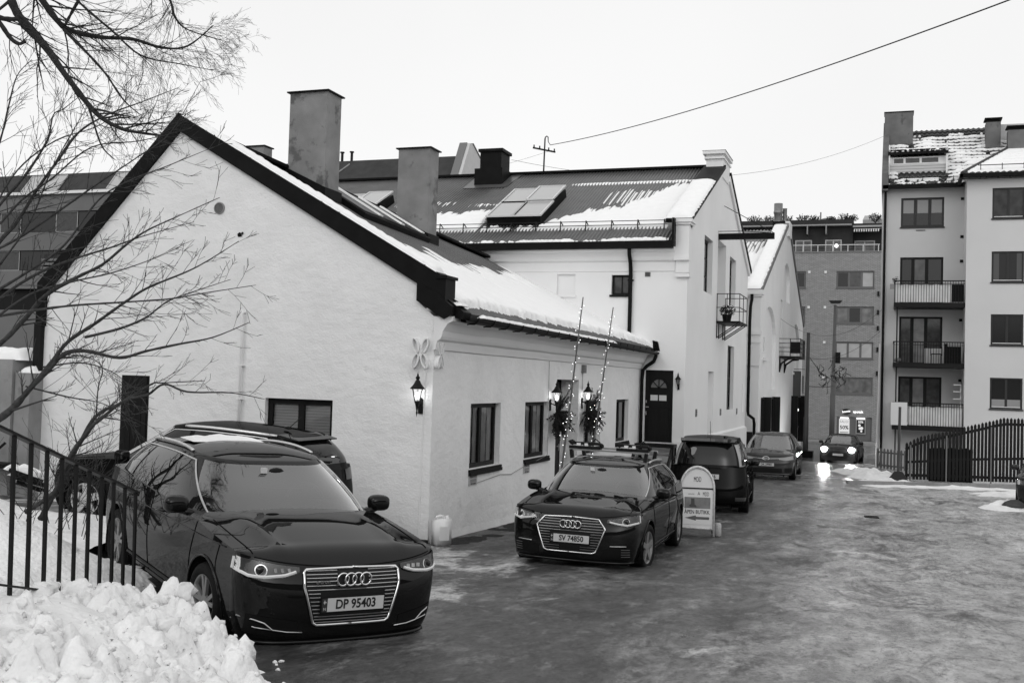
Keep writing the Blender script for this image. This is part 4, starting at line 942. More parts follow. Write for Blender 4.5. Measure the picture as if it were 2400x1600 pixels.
# ================================================================== apartment block on the right
YR, YBAY = 37.0, 35.3
FR = Fr((0, YR, 0), (1, 0, 0), (0, 0, 1), (0, -1, 0)); FY = Fr((0, YBAY, 0), (1, 0, 0), (0, 0, 1), (0, -1, 0))
hr = thing('apartment_block', 'grey rendered apartment block with balconies and tiled snowy roof', 'building', (9, YR, -1))
mw = [(6.80, 8.63, 9.96, 11.30), (6.80, 8.63, 6.42, 8.58), (6.80, 8.63, 3.72, 5.88), (6.80, 8.63, 1.1, 3.165)]
m = MB().sheet([rect(5.99, 9.47, -1.4, 11.75)] + [rect(*q) for q in mw], FR)
for q in mw: m.rim(rect(*q), FR, 0, -.12)
m.quad((5.99, YR, -1.4), (5.99, YR, 11.75), (5.99, 47, 11.75), (5.99, 47, -1.4)); m.build('wall', render_g, hr)
bw_ = [(x0, x0 + 1.27, zt - 1.32, zt) for zt in (11.34, 8.6, 5.9, 3.18) for x0 in (10.48, 13.2)]
m = MB().sheet([rect(9.47, 17, -1.4, 11.75)] + [rect(*q) for q in bw_], FY)
for q in bw_: m.rim(rect(*q), FY, 0, -.10)
m.quad((9.47, YBAY, -1.4), (9.47, YBAY, 11.75), (9.47, YR, 11.75), (9.47, YR, -1.4)); m.build('bay_wall', render_g2, hr)
fr_d = mat('dark grey frame', .035, .6, .2); half = mat('half-drawn blind', .26, .7)
o = window(hr, FR, *mw[0], rec=.04, fw=.09, mull=(1 / 3, 2 / 3), fm=fr_d, pm=pane_dark, bars=.12)
for i in range(3): sub(MB().box(6.90 + i * .6, 7.36 + i * .6, 10.60, 11.2, -.062, -.058, FR), 'blind', half, o)
for i, q in enumerate(mw[1:]): window(hr, FR, *q, rec=.05, fw=.09, mull=(.30, .62), fm=black_wood, pm=[pane_dark, pane_mid, pane_dark] if i == 0 else [pane_mid, pc, pane_mid], sill=False, bars=.14)
MB().quad(FR(7.45, 1.9, -.11), FR(7.72, 1.9, -.11), FR(7.72, 2.95, -.11), FR(7.45, 2.95, -.11)).build('lit_curtain', emis('lit room', .7), hr)
for i, q in enumerate(bw_):
    o = window(hr, FY, *q, rec=.05, fw=.07, mull=(.5,), fm=fr_d, pm=mat('pane with painted tree reflection', .025, .06, .3, var=.9, vscale=3) if i < 2 else mat('closed pane', .022, .12, .2), bars=.10)  # mottled colour of the top panes stands in for reflected bare trees
    if i in (2, 5): sub(MB().box(q[0] + .08, q[0] + .30, q[2] + .1, q[3] - .08, -.070, -.066, FY).box(q[1] - .28, q[1] - .08, q[2] + .1, q[3] - .08, -.070, -.066, FY), 'curtain', mat('grey curtain', .09, .9), o)
    if i >= 6: sub(MB().box(q[0] + .08, q[1] - .08, q[2] + .07, q[2] + .4, -.068, -.064, FY), 'blind', half, o)
    sub(MB().box(q[0] + .08, q[1] - .08, q[2] + .07, q[2] + .095, -.062, -.05, FY), 'inner_ledge', trim_w, o)
for z in (11.26, 9.55, 8.45, 5.8, 3.1): MB().box(9.32, 9.45, z - .12, z, 0, .03, FR).build('vent', black_metal, hr)
MB().box(7.45, 7.85, 9.79, 9.82, 0, .03, FR).build('bracket', black_metal, hr)
MB().tube([(6.12, 36.9, 11.6), (6.10, 36.9, -1)], .055, 8).build('downpipe', black_metal, hr); MB().tube([(6.0, 36.6, 4.6), (5.93, 36.6, -1)], .05, 8).build('cable_duct', mat('pale duct', .5, .6), hr)
# roof: pantiles with snow, dormer, chimneys
def tile_roof(name, fn, nu, nv, cols, rows_, par):
    """fn(u,v,h): overlapping wavy tile courses as real relief"""
    m = MB(); nu_ = cols * 4
    for r in range(rows_):
        v0, v1 = r / rows_, (r + 1.0) / rows_
        m.grid(lambda u, v: fn(u, v0 + (v1 - v0) * v, .035 * math.sin(u * cols * 2 * math.pi) + .055 * (1 - v)), nu_, 1)
        m.grid(lambda u, v: fn(u, v0, .035 * math.sin(u * cols * 2 * math.pi) + .055 * v - .02), nu_, 1)
    return m.build(name, mat('roof tiles', .045, .7, .3, var=.3, vscale=5), par)
def rmain(u, v, h=0): return (6.25 + 6.2 * u, 36.65 + 5.35 * v - .55 * h, 11.82 + 3.7 * v + .8 * h)
tile_roof('roof', rmain, 0, 0, 26, 16, hr)
MB().quad((6.0, 42, 15.5), (17, 42, 15.5), (17, 47.5, 11.8), (6.0, 47.5, 11.8)).build('roof', MATS['roof tiles'], hr)
def rbay(u, v, h=0): y = 34.95 + 5.6 * v; return (9.25 + 2.9 * v + (7.5 - 2.6 * v) * u, y - .45 * h, 11.9 + 2.52 * v + .88 * h)
tile_roof('roof', rbay, 0, 0, 30, 13, hr)
MB().tube([rbay(0, v / 10, .06) for v in range(11)], .10, 6).build('hip_tiles', MATS['roof tiles'], hr)
MB().tri((9.25, 34.95, 11.9), (12.15, 40.55, 14.42), (9.25, 38.5, 12.6)).build('roof', MATS['roof tiles'], hr)
MB().box(6.0, 9.4, 36.5, 36.62, 11.66, 11.84).box(9.15, 17, 34.8, 34.92, 11.76, 11.92).box(9.15, 9.27, 34.8, 36.62, 11.70, 11.90).build('gutter', black_metal, hr)
MB().quad((6.0, 36.6, 11.70), (9.47, 36.6, 11.70), (9.47, YR, 11.72), (6.0, YR, 11.72)).quad((9.2, 34.9, 11.74), (17, 34.9, 11.74), (17, YBAY, 11.76), (9.2, YBAY, 11.76)).build('soffit', mat('dark soffit', .05, .8), hr)
m = MB().prism([(36.5, 11.6), (36.5, 12.4), (42, 16.0), (42.3, 16.0), (42.3, 11.6)], Fr((5.95, 0, 0), (0, 1, 0), (0, 0, 1), (1, 0, 0)), 0, .28); m.build('party_wall', mat('grey party wall', .12, .8, .2, var=.2), hr)
o = MB().box(6.28, 8.72, 37.8, 40.5, 12.5, 13.35).build('dormer', trim_w, hr)
sub(MB().box(6.26, 8.74, 37.72, 37.8, 12.5, 12.98), 'balcony_front', mat('pale boards', .55, .7), o); 
for k in range(3): sub(MB().box(6.255, 8.745, 37.71, 37.72, 12.64 + k * .13, 12.65 + k * .13), 'board_joint', fr_g, o)
window(hr, Fr((0, 37.8, 0), (1, 0, 0), (0, 0, 1), (0, -1, 0)), 6.42, 8.42, 13.02, 13.32, rec=-.03, fw=.04, mull=(.25, .6), fm=trim_w, pm=pane_mid, sill=False, bars=.1)
m = MB(); m.grid(lambda u, v: (6.2 + 2.6 * u, 37.5 + 2.6 * v, 13.55 + .55 * v + .03 * math.sin(u * 11 * 2 * math.pi)), 66, 3); sub(m, 'dormer_roof', MATS['roof tiles'], o); sub(MB().box(6.2, 8.8, 37.48, 37.56, 13.42, 13.54), 'dormer_fascia', black_metal, o)
sub(MB().bar((8.74, 37.6, 12.5), (8.74, 37.6, 13.9), .08), 'corner_post', trim_w, o); sub(MB().bar((6.26, 37.6, 12.5), (6.26, 37.6, 13.9), .06), 'corner_post', trim_w, o)
for (x0, x1, y0, y1, z0, z1, cw) in ((6.0, 7.32, 40.6, 41.4, 14.2, 16.16, .03), (10.52, 11.16, 39.7, 40.4, 13.4, 15.25, .06), (11.4, 12.6, 38.9, 39.6, 13.0, 14.65, .06)):
    o = MB().box(x0, x1, y0, y1, z0, z1).build('chimney', mat('grey chimney', .15, .9, .2, var=.2, vscale=2.5, stain=(2, .6, .09)), hr); sub(MB().box(x0 - cw, x1 + cw, y0 - cw, y1 + cw, z1 + (.14 if cw > .05 else 0), z1 + (.2 if cw > .05 else .05)), 'cap', black_metal, o)
    if cw > .05: sub(MB().box(x0 + .05, x1 - .05, y0 + .1, y1 - .1, z1, z1 + .14), 'flue', room_m, o)
MB().box(11.15, 13.5, 40.5, 42.5, 13.6, 15.3).build('roof_box', mat('pale sheet metal', .45, .5, .5, var=.1), hr)
o = MB().tube([(9.9, 35.3, 12.35), (13, 35.3, 12.35)], .02, 5).build('snow_guard', dark_metal, hr); o2 = MB().tube([(6.9, 36.9, 12.2), (9.2, 36.9, 12.2)], .02, 5).build('snow_guard', dark_metal, hr)
for x in (7.0, 7.7, 8.4, 9.0): sub(MB().bar((x, 36.95, 11.95), (x, 36.9, 12.25), .025), 'bracket', dark_metal, o2)
for x in (10.0, 10.85, 11.7): sub(MB().bar((x, 35.3, 12.1), (x, 35.3, 12.42), .03), 'bracket', dark_metal, o)
m = MB()
def tsnow(fn, nu, nv, mask):
    hh = []; base = len(m.v)
    for i in range(nu + 1):
        for j in range(nv + 1):
            u, v = i / nu, j / nv; h = mask(u, v); hh.append(h); m.v.append(fn(u, v, h))
    for i in range(nu):
        for j in range(nv):
            a = i * (nv + 1) + j; ids = (a, a + nv + 1, a + nv + 2, a + 1)
            if max(hh[k] for k in ids) > .07: m.f.append(tuple(base + q for q in ids))
def mk1(u, v):
    r = v * 16 % 1; base = .095 * smooth(.40 - r + .5 * fbm(u * 9, v * 9, 2) + .45 * smooth(u, .35, .6) * smooth(.6 - v, 0, .5), 0, .2)
    if v > .86 + .1 * fbm(u * 7, 1, 1): base = 0
    if .06 < u < .41 and .12 < v < .52: base = 0
    if v < .07: base *= (fbm(u * 20, v * 30, 4) > .0)
    return base
tsnow(rmain, 200, 160, mk1)
tsnow(rbay, 160, 104, lambda u, v: .10 * smooth(.75 + .4 * fbm(u * 8, v * 8, 5) - .8 * ((v * 13 % 1) > .85) - (v < .04), 0, .2))
tsnow(lambda u, v, h: (6.2 + 2.6 * u, 37.5 + 2.6 * v, 13.57 + .55 * v + h), 60, 24, lambda u, v: .08 * smooth(.5 + fbm(u * 14, v * 5, 3) - v * .9, 0, .2))
m.build('roof_snow', snow_m, None, smooth=True, kind='stuff', label='snow between the tiles on the roof of the apartment block', cat='snow')
# three balconies
def balcony(zf, zr, lab, cloth, extra):
    o = thing('balcony', lab, 'balcony', (8, 36, zf), 'balconies of the apartment block')
    MB().box(6.55, 9.46, 35.42, YR - .003, zf - .2, zf).build('floor', dark_metal, o)
    for (a, b_) in (((6.57, 35.44), (9.45, 35.44)), ((6.57, 35.44), (6.57, 36.98))): MB().bar((*a, zr), (*b_, zr), .045).bar((*a, zr - .13), (*b_, zr - .13), .02).build('rail', dark_metal, o)
    bal = MB().bar((0, 0, 0), (0, 0, zr - zf), .022).mesh('baluster', dark_metal)
    for i in range(27):
        q = link('baluster', bal, o); q.location = Vector((6.6 + i * .108, 35.44, zf)) - Vector((8, 36, zf)); q.matrix_parent_inverse = Matrix()
    for i in range(8):
        q = link('baluster', bal, o); q.location = Vector((6.57, 35.6 + i * .18, zf)) - Vector((8, 36, zf)); q.matrix_parent_inverse = Matrix()
    MB().bar((6.7, 35.6, zf - 2.6), (6.7, 35.6, zf - .2), .06).build('support_post', dark_metal, o)
    if cloth:
        x0, x1 = cloth
        def cl(u, v): return (x0 + (x1 - x0) * u, 35.50 + .02 * math.sin(u * 40) * (1 - v) + .015 * fbm(u * 12, v * 3), zf + .02 + (zr - zf - .16 - .03 * math.sin(u * 17) ** 2) * v)
        MB().grid(cl, 90, 6).build('wind_cloth', mat('pale wind cloth', .80, .9, .1, var=.12, vscale=2), o, smooth=True)
    return o
o = balcony(6.40, 7.35, 'topmost balcony of the apartment block, with pale cloth behind the bars', (6.62, 8.9), 0)
MB().box(8.92, 9.4, 35.47, 35.55, 6.43, 7.2).build('dark_cover', rubber, o)
t = thing('planter', 'small hanging planter at the corner of the topmost balcony', 'planter', (6.45, 35.5, 7.2)); MB().box(6.38, 6.56, 35.4, 35.6, 7.02, 7.22).build('box', mat('grey planter', .2, .8), t); leafy((6.6, 35.5, 7.4), .16, 60, .05, 3).build('foliage', foliage, t)
o = balcony(3.75, 4.67, 'middle balcony of the apartment block, open dark railing', None, 0)
t = thing('balcony_chair', 'black metal chair on the middle balcony', 'chair', (8.3, 36, 3.75))
MB().box(8.15, 8.55, 35.9, 36.3, 4.15, 4.19).build('seat', dark_metal, t); MB().tube([(8.12, 35.9, 4.1), (8.12, 35.88, 4.5), (8.35, 35.86, 4.53), (8.58, 35.88, 4.5), (8.58, 35.9, 4.1)], .018, 6).build('back', dark_metal, t)
for (x, y) in ((8.15, 35.9), (8.55, 35.9), (8.15, 36.3), (8.55, 36.3)): MB().bar((x, y, 3.75), (x, y, 4.15), .025).build('leg', dark_metal, t)
MB().box(8.7, 9.35, 35.7, 36.4, 3.76, 4.5).box(8.66, 8.8, 35.66, 35.8, 3.76, 4.62).build('covered_grill', rubber, None, label='black covered barbecue on the middle balcony', cat='barbecue')
MB().blob((6.75, 35.75, 3.86), .14, 2, (1.2, 1, .7), .3).build('planter', mat('grey planter', .2, .8), None, label='low planter on the left corner of the middle balcony', cat='planter')
MB().box(7.9, 9.3, YR - .05, YR - .01, 3.78, 4.45).build('board_screen', mat('pale screen', .45, .8), o)
o = balcony(1.0, 1.99, 'lowest balcony of the apartment block, with pale cloth and white panel', (7.2, 9.4), 0)
MB().box(6.50, 7.18, 35.36, 35.40, 1.0, 2.0).build('white_panel', mat('white panel', .62, .6), o)
t = thing('wall_shelf', 'white ladder shelf against the wall above the lowest balcony', 'shelf', (9.3, 36.2, 1.0))
MB().bar((9.38, 36.2, 1.0), (9.38, 36.2, 2.85), .05).build('upright', trim_w, t)
for z in (2.2, 2.52, 2.82): MB().box(9.08, 9.38, 36.0, 36.3, z, z + .04).build('shelf', trim_w, t)
# ================================================================== picket fence
fence = thing('picket_fence', 'dark wavy-topped picket fence in front of the apartment block', 'fence', (8.5, 24.3, -.6))
FA0, FA1 = Vector((6.98, 23.95, 0)), Vector((12.2, 25.75, 0)); fl_ = (FA1 - FA0).length; fd = (FA1 - FA0) / fl_; fn_ = Vector((fd.y, -fd.x, 0))
def ftop(s): return lerp_tab([(0, 1.30), (.3, 1.46), (.55, 1.56), (.95, 1.66), (2.0, 1.92), (2.8, 2.12), (3.25, 2.25), (3.85, 2.25), (5.6, 2.2)], s)
FZ = -.56
def picket(h): 
    w = .043; t = .011
    return MB().prism([(-w, .08), (w, .08), (w, h - .06), (0, h), (-w, h - .06)], Fr((0, 0, 0), fd, (0, 0, 1), fn_), -t, t)
s = .03; i = 0
while s < fl_:
    p0 = FA0 + fd * s; picket(ftop(s) + rnd.uniform(-.012, .012)).build('picket', fence_wood, fence).location = p0 + Vector((rnd.uniform(-.004, .004), 0, FZ)) ; s += .121
for k, f_ in ((.22, lambda s: .22), (.8, lambda s: ftop(s) - .22)):
    ss = [j * fl_ / 18 for j in range(19)]
    m = MB()
    for a, b_ in zip(ss, ss[1:]): m.bar(FA0 + fd * a + Vector((0, 0, FZ + f_(a))) - fn_ * .03, FA0 + fd * b_ + Vector((0, 0, FZ + f_(b_))) - fn_ * .03, .035, .09)
    m.build('rail', fence_wood, fence)
m = MB(); m.bar(FA0 + Vector((0, 0, FZ + .65)) - fn_ * .032, FA0 + fd * 2.0 + Vector((0, 0, FZ + .8)) - fn_ * .032, .03, .08).bar(FA0 + fd * 2.0 + Vector((0, 0, FZ + .8)) - fn_ * .032, FA1 + Vector((0, 0, FZ + .95)) - fn_ * .032, .03, .08); m.build('rail', fence_wood, fence)
for s in (.14, 1.35, 2.85, 4.6):
    p0 = FA0 + fd * s + fn_ * .05; MB().tube([(p0.x, p0.y, FZ - .3), (p0.x, p0.y, FZ + ftop(s) * .9)], .024, 8).build('post', mat('galvanised post', .16, .6, .4), fence)
fence2 = thing('picket_fence', 'short weathered grey picket fence at the corner of the apartment block', 'fence', (6.3, 35, -.9))
for i in range(9): picket(.95).build('picket', grey_wood, fence2).location = (6.0 + i * .135, 34.2 - i * .15, -.92)
MB().bar((5.98, 34.25, -.15), (7.2, 32.9, -.15), .03, .07).bar((5.98, 34.25, -.7), (7.2, 32.9, -.7), .03, .07).build('rail', grey_wood, fence2)
# dark board backing added behind the fence to darken its gaps
sc_ = thing('fence_backing', 'dark board backing added behind the picket fence', 'screen', (8.6, 25.6, -.6))
for i in range(10): MB().box(0, .14, 0, .03, 0, 1.15 + .02 * (i % 3)).build('board', mat('near-black boards', .005, .8, .05), sc_).location = (7.75 + i * .145, 25.3 + i * .05, -.62)
# kerb and snow along the fence
kb = MB()
for i in range(10):
    a, b_ = Vector((5.2 + i * .85, 20.9 + i * .36, 0)), Vector((5.2 + (i + 1) * .85 - .01, 20.9 + (i + 1) * .36 - .004, 0)); z = lerp_tab(GY, 22) - .1
    kbo = MB().bar(a + Vector((0, 0, z + .08)), b_ + Vector((0, 0, z + .08)), .16, .26).build('kerb_stone', concrete, None, kind='structure')
m = MB()
def mound(c, rx, ry, h, seed, m=m, n=26, rot=0.4):
    def f(u, v):
        x, y = (u * 2 - 1), (v * 2 - 1); r = math.hypot(x, y); cr, sr = math.cos(rot), math.sin(rot)
        X, Y = c[0] + cr * x * rx - sr * y * ry, c[1] + sr * x * rx + cr * y * ry
        z = gnd(X, Y) - .03 + h * max(0, 1 - r) ** .7 * (1 + .8 * fbm(X * 2.2, Y * 2.2, seed)) + .05 * h * 4 * fbm(X * 6, Y * 6, seed) * max(0, 1 - r)
        return (X, Y, z)
    m.grid(f, n, n)
for c, rx, ry, h, sd in (((9.2, 23.6), 4.6, .55, .09, 1), ((8.3, 21.4), 3.8, .5, .10, 2), ((6.4, 23.2), 1.2, .7, .14, 3), ((5.7, 27.5), .9, 3.2, .28, 4), ((6.1, 25.0), 1.0, 1.6, .22, 14), ((9.7, 14.6), 1.25, .9, .30, 5), ((10.6, 15.5), 1.4, 1.2, .35, 6), ((11.2, 20), 3, 1.2, .2, 7)): mound(c, rx, ry, h, sd)
m.build('street_snow', snow_dirty, None, smooth=True, kind='stuff', label='dirty ploughed snow along the kerb and fence on the right', cat='snow')
mound2 = MB(); mound((.35, 3.6), .55, 3.2, .05, 31, mound2, 40, 0); mound((.3, .7), .4, 1.0, .05, 33, mound2, 30, 0)
mound2.build('gravel_strip', mat('wet dark gravel', .022, .85, .25, var=.6, vscale=14, bump=1.0, bscale=35), None, smooth=True, kind='stuff', label='strip of wet dark gravel at the foot of the cottage wall', cat='gravel')
mound2 = MB(); mound((1.9, 12.2), .5, .35, .3, 35, mound2, 24, 0); mound2.build('step_snow', snow_m, None, smooth=True, kind='stuff', label='small heap of snow at the foot of the warehouse steps', cat='snow')
o = MB().blob((9.42, 14.15, -.22), .28, 2, (1.3, .9, .5), .5, 3).build('boulder', mat('dark stone', .06, .8, .3, var=.3, bump=.5), None, label='dark stone lying in the snow at the right edge', cat='stone')
# post with a pyramid foot
o = thing('marker_post', 'thin dark post on a black pyramid foot beside the picket fence', 'post', (6.75, 23.7, -.6))
MB().hexa([(6.35, 23.3, -.62), (7.15, 23.3, -.62), (7.15, 24.1, -.62), (6.35, 24.1, -.62), (6.62, 23.57, -.22), (6.88, 23.57, -.22), (6.88, 23.83, -.22), (6.62, 23.83, -.22)]).build('foot', mat('rubber foot', .016, .7, .3, bump=.3, bscale=10), o); MB().tube([(6.75, 23.7, -.3), (6.77, 23.7, 1.95)], .045, 8).build('pole', mat('dark post', .05, .5), o)
# street lamp, telegraph pole, light chains over the street
o = thing('street_lamp', 'tall street lamp in front of the brick block', 'street lamp', (2.96, 58, -1.3)); MB().tube([(2.94, 58, -1.4), (2.96, 58, 2.2), (2.96, 58, 2.21), (3.02, 58, 8.0)], [.17, .16, .13, .09], 10).build('pole', mat('grey pole', .085, .6), o, smooth=True)
MB().hexa([(2.75, 57.8, 8.1), (3.3, 57.8, 8.1), (3.3, 58.2, 8.1), (2.75, 58.2, 8.1), (2.6, 57.7, 8.28), (3.45, 57.7, 8.28), (3.45, 58.3, 8.28), (2.6, 58.3, 8.28)]).build('head', mat('dark head', .04, .5), o)
MB().box(3.1, 3.4, 57.6, 57.9, 4.2, 4.9).build('traffic_light', dark_metal, o)
o = thing('utility_pole', 'grey utility pole beside the arched house', 'pole', (2.4, 43, -1.1)); MB().tube([(2.36, 43, -1.2), (2.37, 43, 1.0), (2.375, 43, 1.01), (2.41, 43, 5.4)], [.14, .13, .11, .085], 10).build('pole', MATS['grey pole'], o, smooth=True); MB().box(1.9, 2.75, 42.6, 43.4, -1.15, -.75).build('base', black_metal, o)
wire((2.4, 43, 4.1), (6.0, 36.9, 5.2), .5, .008, 'thin wire from the utility pole to the apartment block'); wire((1.6, 36.3, 5.7), (6.05, 37, 6.2), 1.0, .006, 'thin wire from the arched house across the street')
m = MB()
for i in range(26):
    q = random.Random(i); x0, z0 = 2.5 + q.random() * 1.5, 2.7 + q.random() * 1.0; pts = [Vector((x0, 50, z0))]
    for k in range(4): pts.append(pts[-1] + Vector((q.uniform(-.25, .25), q.uniform(-.2, .2), q.uniform(-.3, .3))))
    m.tube(pts, .018, 4)
m.tube([(2.4, 43.5, 4.2), (2.8, 47, 3.4), (3.4, 52, 2.9), (3.2, 57, 3.6)], .02, 4).tube([(2.4, 43.5, 2.6), (2.9, 50, 2.6), (3.1, 57, 2.7)], .02, 4)
m.build('light_garland', dark_metal, None, label='tangled dark light garland hung between utility pole and street lamp', cat='garland')

# ================================================================== drains
for i, (x, y, lab, rz) in ((0, (6.1, 9.8, 'small dark drain grate further up the icy street', .1)), (2, (4.05, -8.75, 'round drain cover at the bottom edge of the street', 0))):
    o = thing('drain_grate', lab, 'drain', (x, y, gnd(x, y)), 'drain grates in the street', rot=(0, 0, rz), local=True); o.scale = (.45, .5, 1) if i == 0 else (.22, .75, 1) if i == 1 else (1, 1, 1)
    if i < 2:
        MB().box(-.32, .32, -.32, -.27, -.02, .02).box(-.32, .32, .27, .32, -.02, .02).box(-.32, -.27, -.27, .27, -.02, .02).box(.27, .32, -.27, .27, -.02, .02).build('frame', dark_metal, o)
        for k in range(7): MB().box(-.25 + k * .075, -.22 + k * .075, -.27, .27, -.02, .016).build('bar', dark_metal, o)
        MB().quad((-.27, -.27, -.005), (.27, -.27, -.005), (.27, .27, -.005), (-.27, .27, -.005)).build('pit', room_m, o)
    else:
        MB().lathe([(0, .012), (.26, .012), (.27, .016), (.33, .016), (.34, -.02)], (0, 0, 0), 28).build('cover', dark_metal, o)
        for k in range(8): MB().box(.05, .22, -.012, .012, .014, .02, lambda a, b, c, k=k: Vector((a * math.cos(k * .785) - b * math.sin(k * .785), a * math.sin(k * .785) + b * math.cos(k * .785), c))).build('rib', dark_metal, o)

# ================================================================== wall lanterns
def lantern(loc, nrm, lab, lit=True, s=1.0, grp='wall lanterns'):
    """local: x = outward from the wall"""
    ang = math.atan2(nrm[1], nrm[0]); o = thing('wall_lantern', lab, 'lantern', loc, grp, rot=(0, 0, ang), local=True)
    S_ = lambda q: [(a * s, b * s) for a, b in q]
    MB().box(0, .035 * s, -.05 * s, .05 * s, -.16 * s, .14 * s).blob((.03 * s, 0, .14 * s), .05 * s, 1, (.6, 1, .8)).build('wall_plate', dark_metal, o)
    MB().tube([(.03 * s, 0, .05 * s), (.09 * s, 0, .03 * s), (.15 * s, 0, .0), (.2 * s, 0, .04 * s), (.2 * s, 0, .09 * s)], .017 * s, 7).lathe(S_([(0, -.24), (.012, -.17), (.02, -.14), (.012, -.1), (.022, -.05), (.03, .0), (.045, .05), (.06, .10), (.02, .11)]), (.2 * s, 0, 0), 10).build('arm', dark_metal, o, smooth=True)
    gl = MB(); N = 6
    for k in range(N):
        a0, a1 = 2 * math.pi * (k + .5) / N, 2 * math.pi * (k + 1.5) / N
        f = lambda a, r, z: (s * (.2 + r * math.cos(a)), s * r * math.sin(a), s * z)
        gl.quad(f(a0, .058, .11), f(a1, .058, .11), f(a1, .112, .36), f(a0, .112, .36))
    gl.build('glass', lamp_on if lit else mat('unlit lamp glass', .16, .15, .5), o)
    if lit: MB().blob((.2 * s, 0, .21 * s), .042 * s, 2, (1, 1, 1.7)).build('bulb', lamp_bulb, o, smooth=True)
    m = MB()
    for k in range(N):
        a0 = 2 * math.pi * (k + .5) / N; m.bar((s * (.2 + .06 * math.cos(a0)), s * .06 * math.sin(a0), s * .105), (s * (.2 + .115 * math.cos(a0)), s * .115 * math.sin(a0), s * .365), .011 * s)
    m.build('cage', dark_metal, o)
    MB().lathe(S_([(.155, .345), (.16, .36), (.11, .41), (.075, .46), (.045, .52), (.03, .535), (.03, .55), (.045, .565), (.04, .60), (.02, .615), (.018, .64), (.008, .67), (0, .72)]), (.2 * s, 0, 0), 12).build('cap', dark_metal, o, smooth=True)
    return o
lantern((-.18, 0, 2.03), (0, -1), 'lit black lantern on the cottage gable corner', s=.72)
lantern((0, 5.85, 1.98), (1, 0), 'lit black lantern left of the cottage door niche', s=.72)
lantern((0, 8.2, 1.99), (1, 0), 'lit black lantern right of the cottage door niche', s=.72)
lantern((1.05, Y2, 2.42), (0, -1), 'unlit black lantern beside the warehouse door', False, .55)

# ================================================================== light poles and fir bouquets at the cottage door
bulb = MB().blob((0, 0, 0), .0065, 1).mesh('bulb', bulb_on)
def light_pole(p0, p1, lab, seed, n=54):
    q = random.Random(seed); o = thing('light_pole', lab, 'light pole', p0, 'slanted poles with fairy lights at the cottage door')
    p0, p1 = Vector(p0), Vector(p1); MB().tube([p0, p0.lerp(p1, .5) + Vector((.01, 0, 0)), p1], [.022, .018, .012], 7).build('stick', mat('peeled stick', .11, .8), o)
    w = MB(); pts = []
    for i in range(n):
        t = (i + q.random()) / n * .97; a = i * 1.3; r = .03 + .05 * q.random() * (1.4 if .28 < t < .62 else .8)
        pts.append(p0.lerp(p1, t) + Vector((r * math.cos(a), r * math.sin(a), 0)))
    w.tube(pts, .003, 3); w.build('light_wire', grey_metal, o)
    for p_ in pts:
        b_ = link('bulb', bulb, o); b_.location = p_ - p0; b_.matrix_parent_inverse = Matrix()
light_pole((.45, 5.0, -.1), (.55, 6.15, 4.17), 'left slanted stick wound with fairy lights', 1)
light_pole((.45, 7.0, -.15), (.55, 8.65, 4.15), 'right slanted stick wound with fairy lights', 2)
def bouquet(c, lab, seed):
    q = random.Random(seed); o = thing('fir_bouquet', lab, 'fir bouquet', c, 'fir bouquets below the lanterns'); m = MB(); c = Vector(c)
    for i in range(110):
        up = i < 10; d = Vector((q.uniform(-.1, .8), q.uniform(-1.0, 1.0), q.uniform(.5, 1.3) if up else q.uniform(-1.4, .2))).normalized(); L = q.uniform(.2, .46) if not up else q.uniform(.3, .6)
        p = c + Vector((.05, 0, .1)); pts = [p + d * L * t + Vector((0, 0, -.12 * t * t if not up else 0)) for t in (0, .33, .66, 1)]
        m.tube(pts, [.008, .006, .004, .002], 4, False)
        for k in range(80):
            t = q.random(); b0 = pts[0].lerp(pts[3], t); nd = (d * .6 + Vector((q.gauss(0, .7), q.gauss(0, .7), q.gauss(0, .7)))).normalized() * q.uniform(.025, .06); s_ = nd.orthogonal().normalized() * .008
            m.tri(b0 - s_, b0 + s_, b0 + nd)
    m.build('branches', foliage, o)
    MB().blob((c.x + .25, c.y - .05, c.z - .36), .035, 2, (1, 1, 1.3)).build('ornament', mat('pale ornament', .5, .3), o, smooth=True)
    for i in range(12):
        b_ = link('bulb', bulb, o); b_.location = Vector((q.uniform(.1, .4), q.uniform(-.3, .3), q.uniform(-.35, .3))); b_.matrix_parent_inverse = Matrix()
bouquet((.08, 5.95, 1.72), 'dark fir bouquet with lights under the lantern left of the door niche', 5)
bouquet((.08, 8.3, 1.72), 'dark fir bouquet with lights under the lantern right of the door niche', 6)
for i, y in enumerate((1.56, 4.3)):
    o = thing('wall_notice', 'small grey parking notice under the %s street window' % ('first' if i == 0 else 'second'), 'notice', (0, y, .72), 'notices under the cottage windows')
    MB().box(y, y + .36, .72, .91, .002, .014, FL).build('plate', mat('notice plate', .42, .6), o); ik = mat('notice ink', .07, .8)
    put_text('Reservert', .085, FL, y + .18, .865, .016, ik, o, sx=.85); MB().box(y + .05, y + .31, .77, .82, .014, .016, FL).build('notice_line', mat('notice grey', .24, .8), o); put_text('MDD Butikk', .045, FL, y + .18, .745, .016, ik, o)
